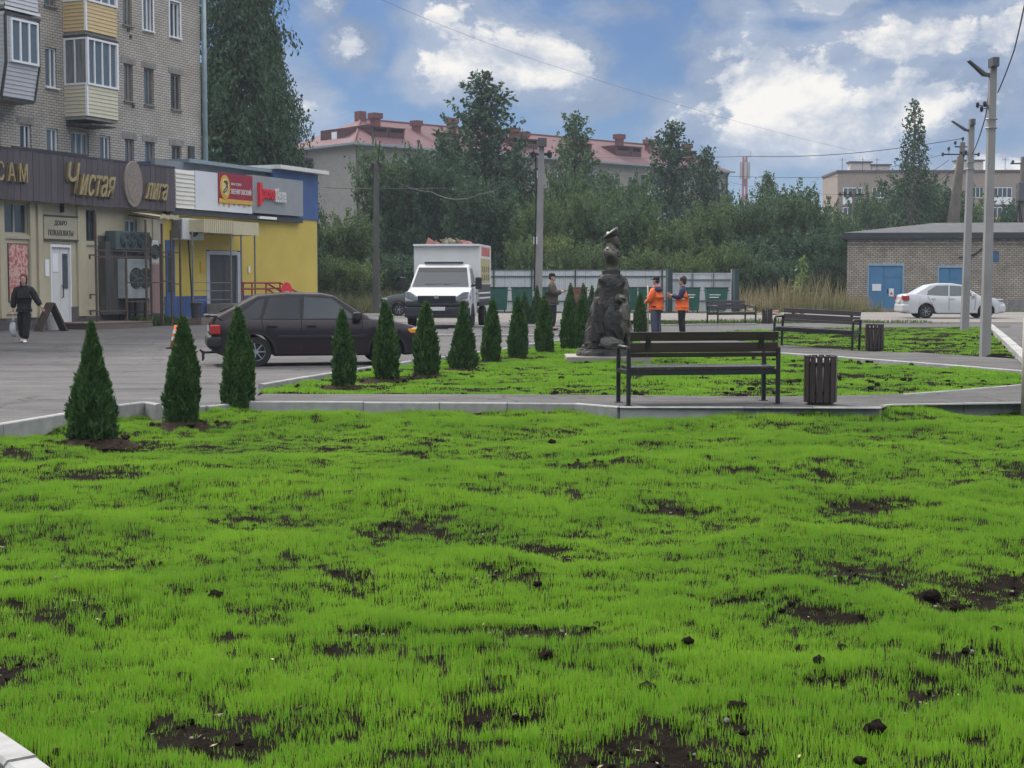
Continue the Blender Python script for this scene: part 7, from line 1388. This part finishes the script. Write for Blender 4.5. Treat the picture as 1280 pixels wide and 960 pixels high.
# street lamps and poles
M_POLE = mat('pole_concrete', (.215, .212, .208), .85, col2=(.29, .283, .275), scale=2.5, bump=.3, bscale=60, stretch=(1, 1, .4), detail=8); M_POLED = mat('dark_pole', (.085, .082, .078), .9, .25, 3, stretch=(1, 1, .3)); M_WOODP = mat('weathered_pole', (.14, .125, .11), .9, .25, 3, stretch=(1, 1, .3)); M_INS = mat('insulator', (.035, .03, .03), .3, 0); M_WIRE = mat('wire', (.03, .03, .034), .6, 0)
def lamp_post(label, base, top, z0, w0, w1, arm):
    p_ = gp(*base, z0); q_ = at(*top, p_.y); t = thing('street_lamp', label, 'street lamp', p_, 0, 'concrete street lamps'); d = q_ - p_; ln = d.length
    b = MB(); b.bar((0, 0, -.1), d, w0, w0, (0, 1, 0), w1, w1); b.build('pole', M_POLE, t, bevel=.012)
    hd = MB(); hd.box(d.x - .075, d.x + .06, -.22, .10, d.z - .17, d.z + .02); hd.build('lamp_head', mat('lamp_housing', (.09, .09, .095), .5, .1, 5), t, bevel=.015)
    e = MB(); e.bar(d + Vector((0, 0, -.32)), d + Vector((-.22, -.05, -.30)), .07); e.bar(d + Vector((-.18, -.05, -.31)), d + Vector((-arm, -.1, -.04)), .14, .055, (0, 0, 1), .12, .025); e.build('lamp_arm', MATS['lamp_housing'], t)
    for f in (.80, .77): b = MB(); c_ = d * f; b.tube([(c_.x + cos(a) * w0 * .62, sin(a) * w0 * .62, c_.z) for a in np.linspace(0, 2 * pi, 9)], .012, 4); b.build('strap', M_STEEL, t)
    b = MB(); c_ = d * .845
    for i, (dx, dz) in enumerate(((-.28, .02), (-.2, -.06), (-.14, .04))): b.lathe([(.0, c_.z + dz - .07), (.035, c_.z + dz - .04), (.035, c_.z + dz + .03), (.01, c_.z + dz + .05)], 7, (c_.x + dx, 0)); b.bar((c_.x, 0, c_.z - .05), (c_.x + dx, 0, c_.z + dz), .014)
    b.build('insulator', M_INS, t); return t
l1 = lamp_post('tall concrete street lamp standing before the white sedan bonnet', (1231, 445), (1241.5, 74), .07, .185, .13, .52)
l2 = lamp_post('shorter-looking concrete street lamp before the white sedan front door', (1205.5, 414.5), (1214.5, 150), .06, .22, .16, .62)
def pole(label, base, top, Y, w, M, name='utility_pole', strut=None, arms=(), mast=None, extras=None):
    p_ = at(*base, Y); q_ = at(*top, Y); t = thing(name, label, 'pole', p_); d = q_ - p_
    b = MB(); b.bar((0, 0, -.1), d, w, w, (0, 1, 0), w * .7, w * .7); b.build('post', M, t, bevel=.01)
    if strut: a_, c_ = at(*strut[0], Y) - p_, at(*strut[1], Y) - p_; MB().bar(a_ + Vector((0, 0, 0)), c_, w, w, (0, 1, 0), w * .75, w * .75).build('strut', M, t)
    for (x0, x1, py, ins) in arms:
        a_, c_ = at(x0, py, Y) - p_, at(x1, py, Y) - p_; MB().bar(a_, c_, .10, .10).build('crossarm', M_BLACK, t)
        for px, dy in ins: o = at(px, py + dy, Y) - p_; b = MB(); b.lathe([(.02, o.z - .16), (.10, o.z - .1), (.12, o.z + .08), (.06, o.z + .16)], 8, (o.x, 0)); b.tube([(o.x, 0, o.z - .14), (o.x * .96 + .0, 0, a_.z)], .025, 5); b.build('insulator', M_INS, t)
    if mast: b = MB(); b.tube([at(*mast[0], Y) - p_, at(*mast[1], Y) - p_], .035, 6); b.build('mast', M_BLACK, t)
    return t
pole('dark utility pole with a thin mast beside the small grey car', (470, 391), (470.5, 205), 79, .34, M_POLED, mast=((472, 207), (475, 176)), arms=((465, 476, 207, ((466, -1), (475.5, -1))),))
pb_ = pole('grey concrete pole behind the person in the brown jacket', (672.5, 402), (677, 172), 62, .31, M_POLE, arms=((665, 688, 193, ((666, 0), (687, 0))),))
o = at(671, 240, 61.7) - pb_.location; b = MB(); b.tube([o + Vector((-.05, 0, 1.5)), o + Vector((-.02, -.06, .2)), o + Vector((-.10, 0, -4))], .035, 6); b.build('cable', M_BLACK, pb_); o = at(670, 299, 61.7) - pb_.location; MB().box(o.x - .1, o.x + .06, -.25, -.12, o.z - .2, o.z + .1).build('meter_box', M_WPVC, pb_); o = at(677, 182, 62) - pb_.location; MB().box(o.x - .16, o.x + .2, -.3, .1, o.z - .05, o.z + .28).build('lamp_head', MATS['lamp_housing'], pb_)
pole('leaning two-legged utility pole with crossarm behind the substation roof', (1193, 300), (1203.5, 178), 118, .46, M_WOODP, strut=((1184.5, 300), (1200, 196)), arms=((1180, 1221, 193, ((1178.5, 0), (1186, -7), (1223, 0))), (1194, 1211, 183.5, ((1194, -5), (1203.5, -10)))))
tp_ = pole('pole carrying a grey transformer box behind the substation', (1275.5, 300), (1279, 196), 118, .42, M_WOODP, arms=((1263, 1290, 204.5, ((1266, -2),)), (1274, 1292, 228, ())))
o = at(1278, 240, 118) - tp_.location; MB().box(o.x - .45, o.x + .9, -.5, .2, o.z - .7, o.z + .7).build('transformer', MATS['lamp_housing'], tp_, bevel=.03); b = MB(); [b.tube([o + Vector((-.3, -.2, -.7)), o + Vector((-.5 + i * .2, -.25, -2.0)), o + Vector((.1 * i, -.2, -3.6))], .05, 5) for i in range(3)]; b.build('cable', M_BLACK, tp_)
pole('thin utility pole before the balconies of the pinkish block', (1066.5, 305), (1067, 238), 126, .26, M_WOODP, arms=((1048, 1080, 243.5, ((1050, -1), (1056, -3), (1063, -3), (1074, -1))),))
pole('distant utility pole with strut and insulators among the bushes', (1013, 310), (1014.5, 252), 110, .22, M_WOODP, strut=((1007, 284), (1013, 262)), arms=((1007, 1024, 264, ((1006.5, -2), (1024, -2), (1015, -9))),))
b = MB(); p = gp(1284, 516, 0); po_ = thing('bollard_post', 'pale round post at the lawn edge, cut by the picture border', 'post', (p.x, p.y, 0)); b.lathe([(.075, -.1), (.068, 1.1), (.05, 1.12)], 14); b.build('post', mat('beige_post', (.42, .38, .31), .7, .12, 4), po_, smooth=True); b = MB(); b.lathe([(.045, 1.12), (.04, 1.36), (.02, 1.37)], 12); b.build('cap', M_TRIM, po_, smooth=True)
# cell tower
ct_ = at(930.5, 262, 420); tw = thing('cell_tower', 'far red and white lattice cell tower beyond the bushes', 'tower', (ct_.x, 420, -1)); ht_ = at(930, 196, 420).z + 1
for i in range(8):
    z0, z1 = ht_ * i / 8, ht_ * (i + 1) / 8; b = MB(); w0, w1 = .8 - .05 * i, .8 - .05 * (i + 1); cs = [(-1, -1), (1, -1), (1, 1), (-1, 1)]
    for k_, (sx, sy) in enumerate(cs):
        nx, ny = cs[(k_ + 1) % 4]; b.bar((sx * w0, sy * w0, z0), (sx * w1, sy * w1, z1), .42); b.bar((sx * w0, sy * w0, z0), (nx * w1, ny * w1, z1), .16); b.bar((nx * w0, ny * w0, z0), (sx * w1, sy * w1, z1), .16)
    b.build('mast_section', mat('tower_red', (.26, .045, .045), .6, .05, 1) if i > 2 else mat('tower_white', (.5, .48, .47), .6, .05, 1), tw)
for sx, sy in ((-1.5, 0), (1.5, 0), (0, -1.5)): MB().box(sx * .75 - .3, sx * .75 + .3, sy - .3, sy + .3, ht_ - 6.0, ht_ - 1.5).build('antenna', mat('antenna_grey', (.32, .32, .33), .6, .05, 1), tw); 
MB().bar((-1.6, 0, ht_), (-1.6, 0, ht_ + 1.6), .12).build('rod', M_STEEL, tw); MB().bar((1.6, 0, ht_), (1.6, 0, ht_ + 1.6), .12).build('rod', M_STEEL, tw)
# wires
def wire(label, pts, r, sag=0.0):
    P_ = [at(*p_) if len(p_) == 3 else Vector(p_) for p_ in pts]; out = []
    for i in range(len(P_) - 1):
        n = 10
        for k_ in range(n + (i == len(P_) - 2)): f = k_ / n; q_ = P_[i].lerp(P_[i + 1], f); q_.z -= sag * 4 * f * (1 - f); out.append(q_)
    b = MB(); b.tube(out, r, 5); tag(b.build('power_line', M_WIRE), label, 'wire', 'overhead wires')
wire('long faint overhead wire crossing the clouds diagonally', [(380, -45, 62), (700, 85, 85), (1070, 189, 120)], .007, .25)
wire('overhead wire running level to the two-legged pole', [(700, 196, 150), (935, 195.5, 126), (1060, 192, 122), (1203, 173, 118)], .028, .1)
wire('thin wire reaching the flat roof of the pinkish block', [(690, 214, 160), (905, 220, 140), (1049, 221, 135), (1180, 193, 118)], .02, .1); wire('lowest thin wire over the far bushes', [(640, 226, 160), (905, 226, 140), (1051, 243, 126)], .016, .3)
wire('wire from the tall street lamp rising out of the picture', [(1247, 116, 31.7), (1268, 62, 27), (1284, -10, 22)], .012, .03); wire('cable hanging between the two street lamps', [(1235.5, 117, 31.7), (1230, 152, 36), (1213, 195, 48)], .014, .12)
wire('wire sagging from the two-legged pole into the birch', [(1200, 205, 118), (1130, 240, 122), (1066, 244, 126)], .022, .5); wire('lower wire behind the street lamps', [(1186, 200, 118), (1135, 222, 122), (1060, 246, 126)], .02, .3)
wire('wire passing the dark pole toward the yellow shop', [(404, 234, 84), (470, 235, 79), (560, 235, 90)], .02, .05); wire('sagging cable from the dark pole into the willows', [(470, 209, 79), (540, 240, 76), (600, 243, 72), (672, 196, 62)], .02, .3); wire('wire from transformer pole to lamp', [(1213, 262, 60), (1236, 264, 75), (1276, 232, 118)], .018, .25)
# ------------------------------------------------------------------ air: pale haze over the whole place
def haze(density):
    M = bpy.data.materials.new('haze'); M.use_nodes = True; N = M.node_tree.nodes; N.clear(); v = N.new('ShaderNodeVolumePrincipled'); o = N.new('ShaderNodeOutputMaterial')
    v.inputs['Color'].default_value = (.78, .88, 1.0, 1); v.inputs['Density'].default_value = density; v.inputs['Anisotropy'].default_value = .2; M.node_tree.links.new(v.outputs[0], o.inputs['Volume'])
    stuff(MB().box(-950, 950, -80, 2550, -1.4, 60).build('haze', M))
haze(.00038)
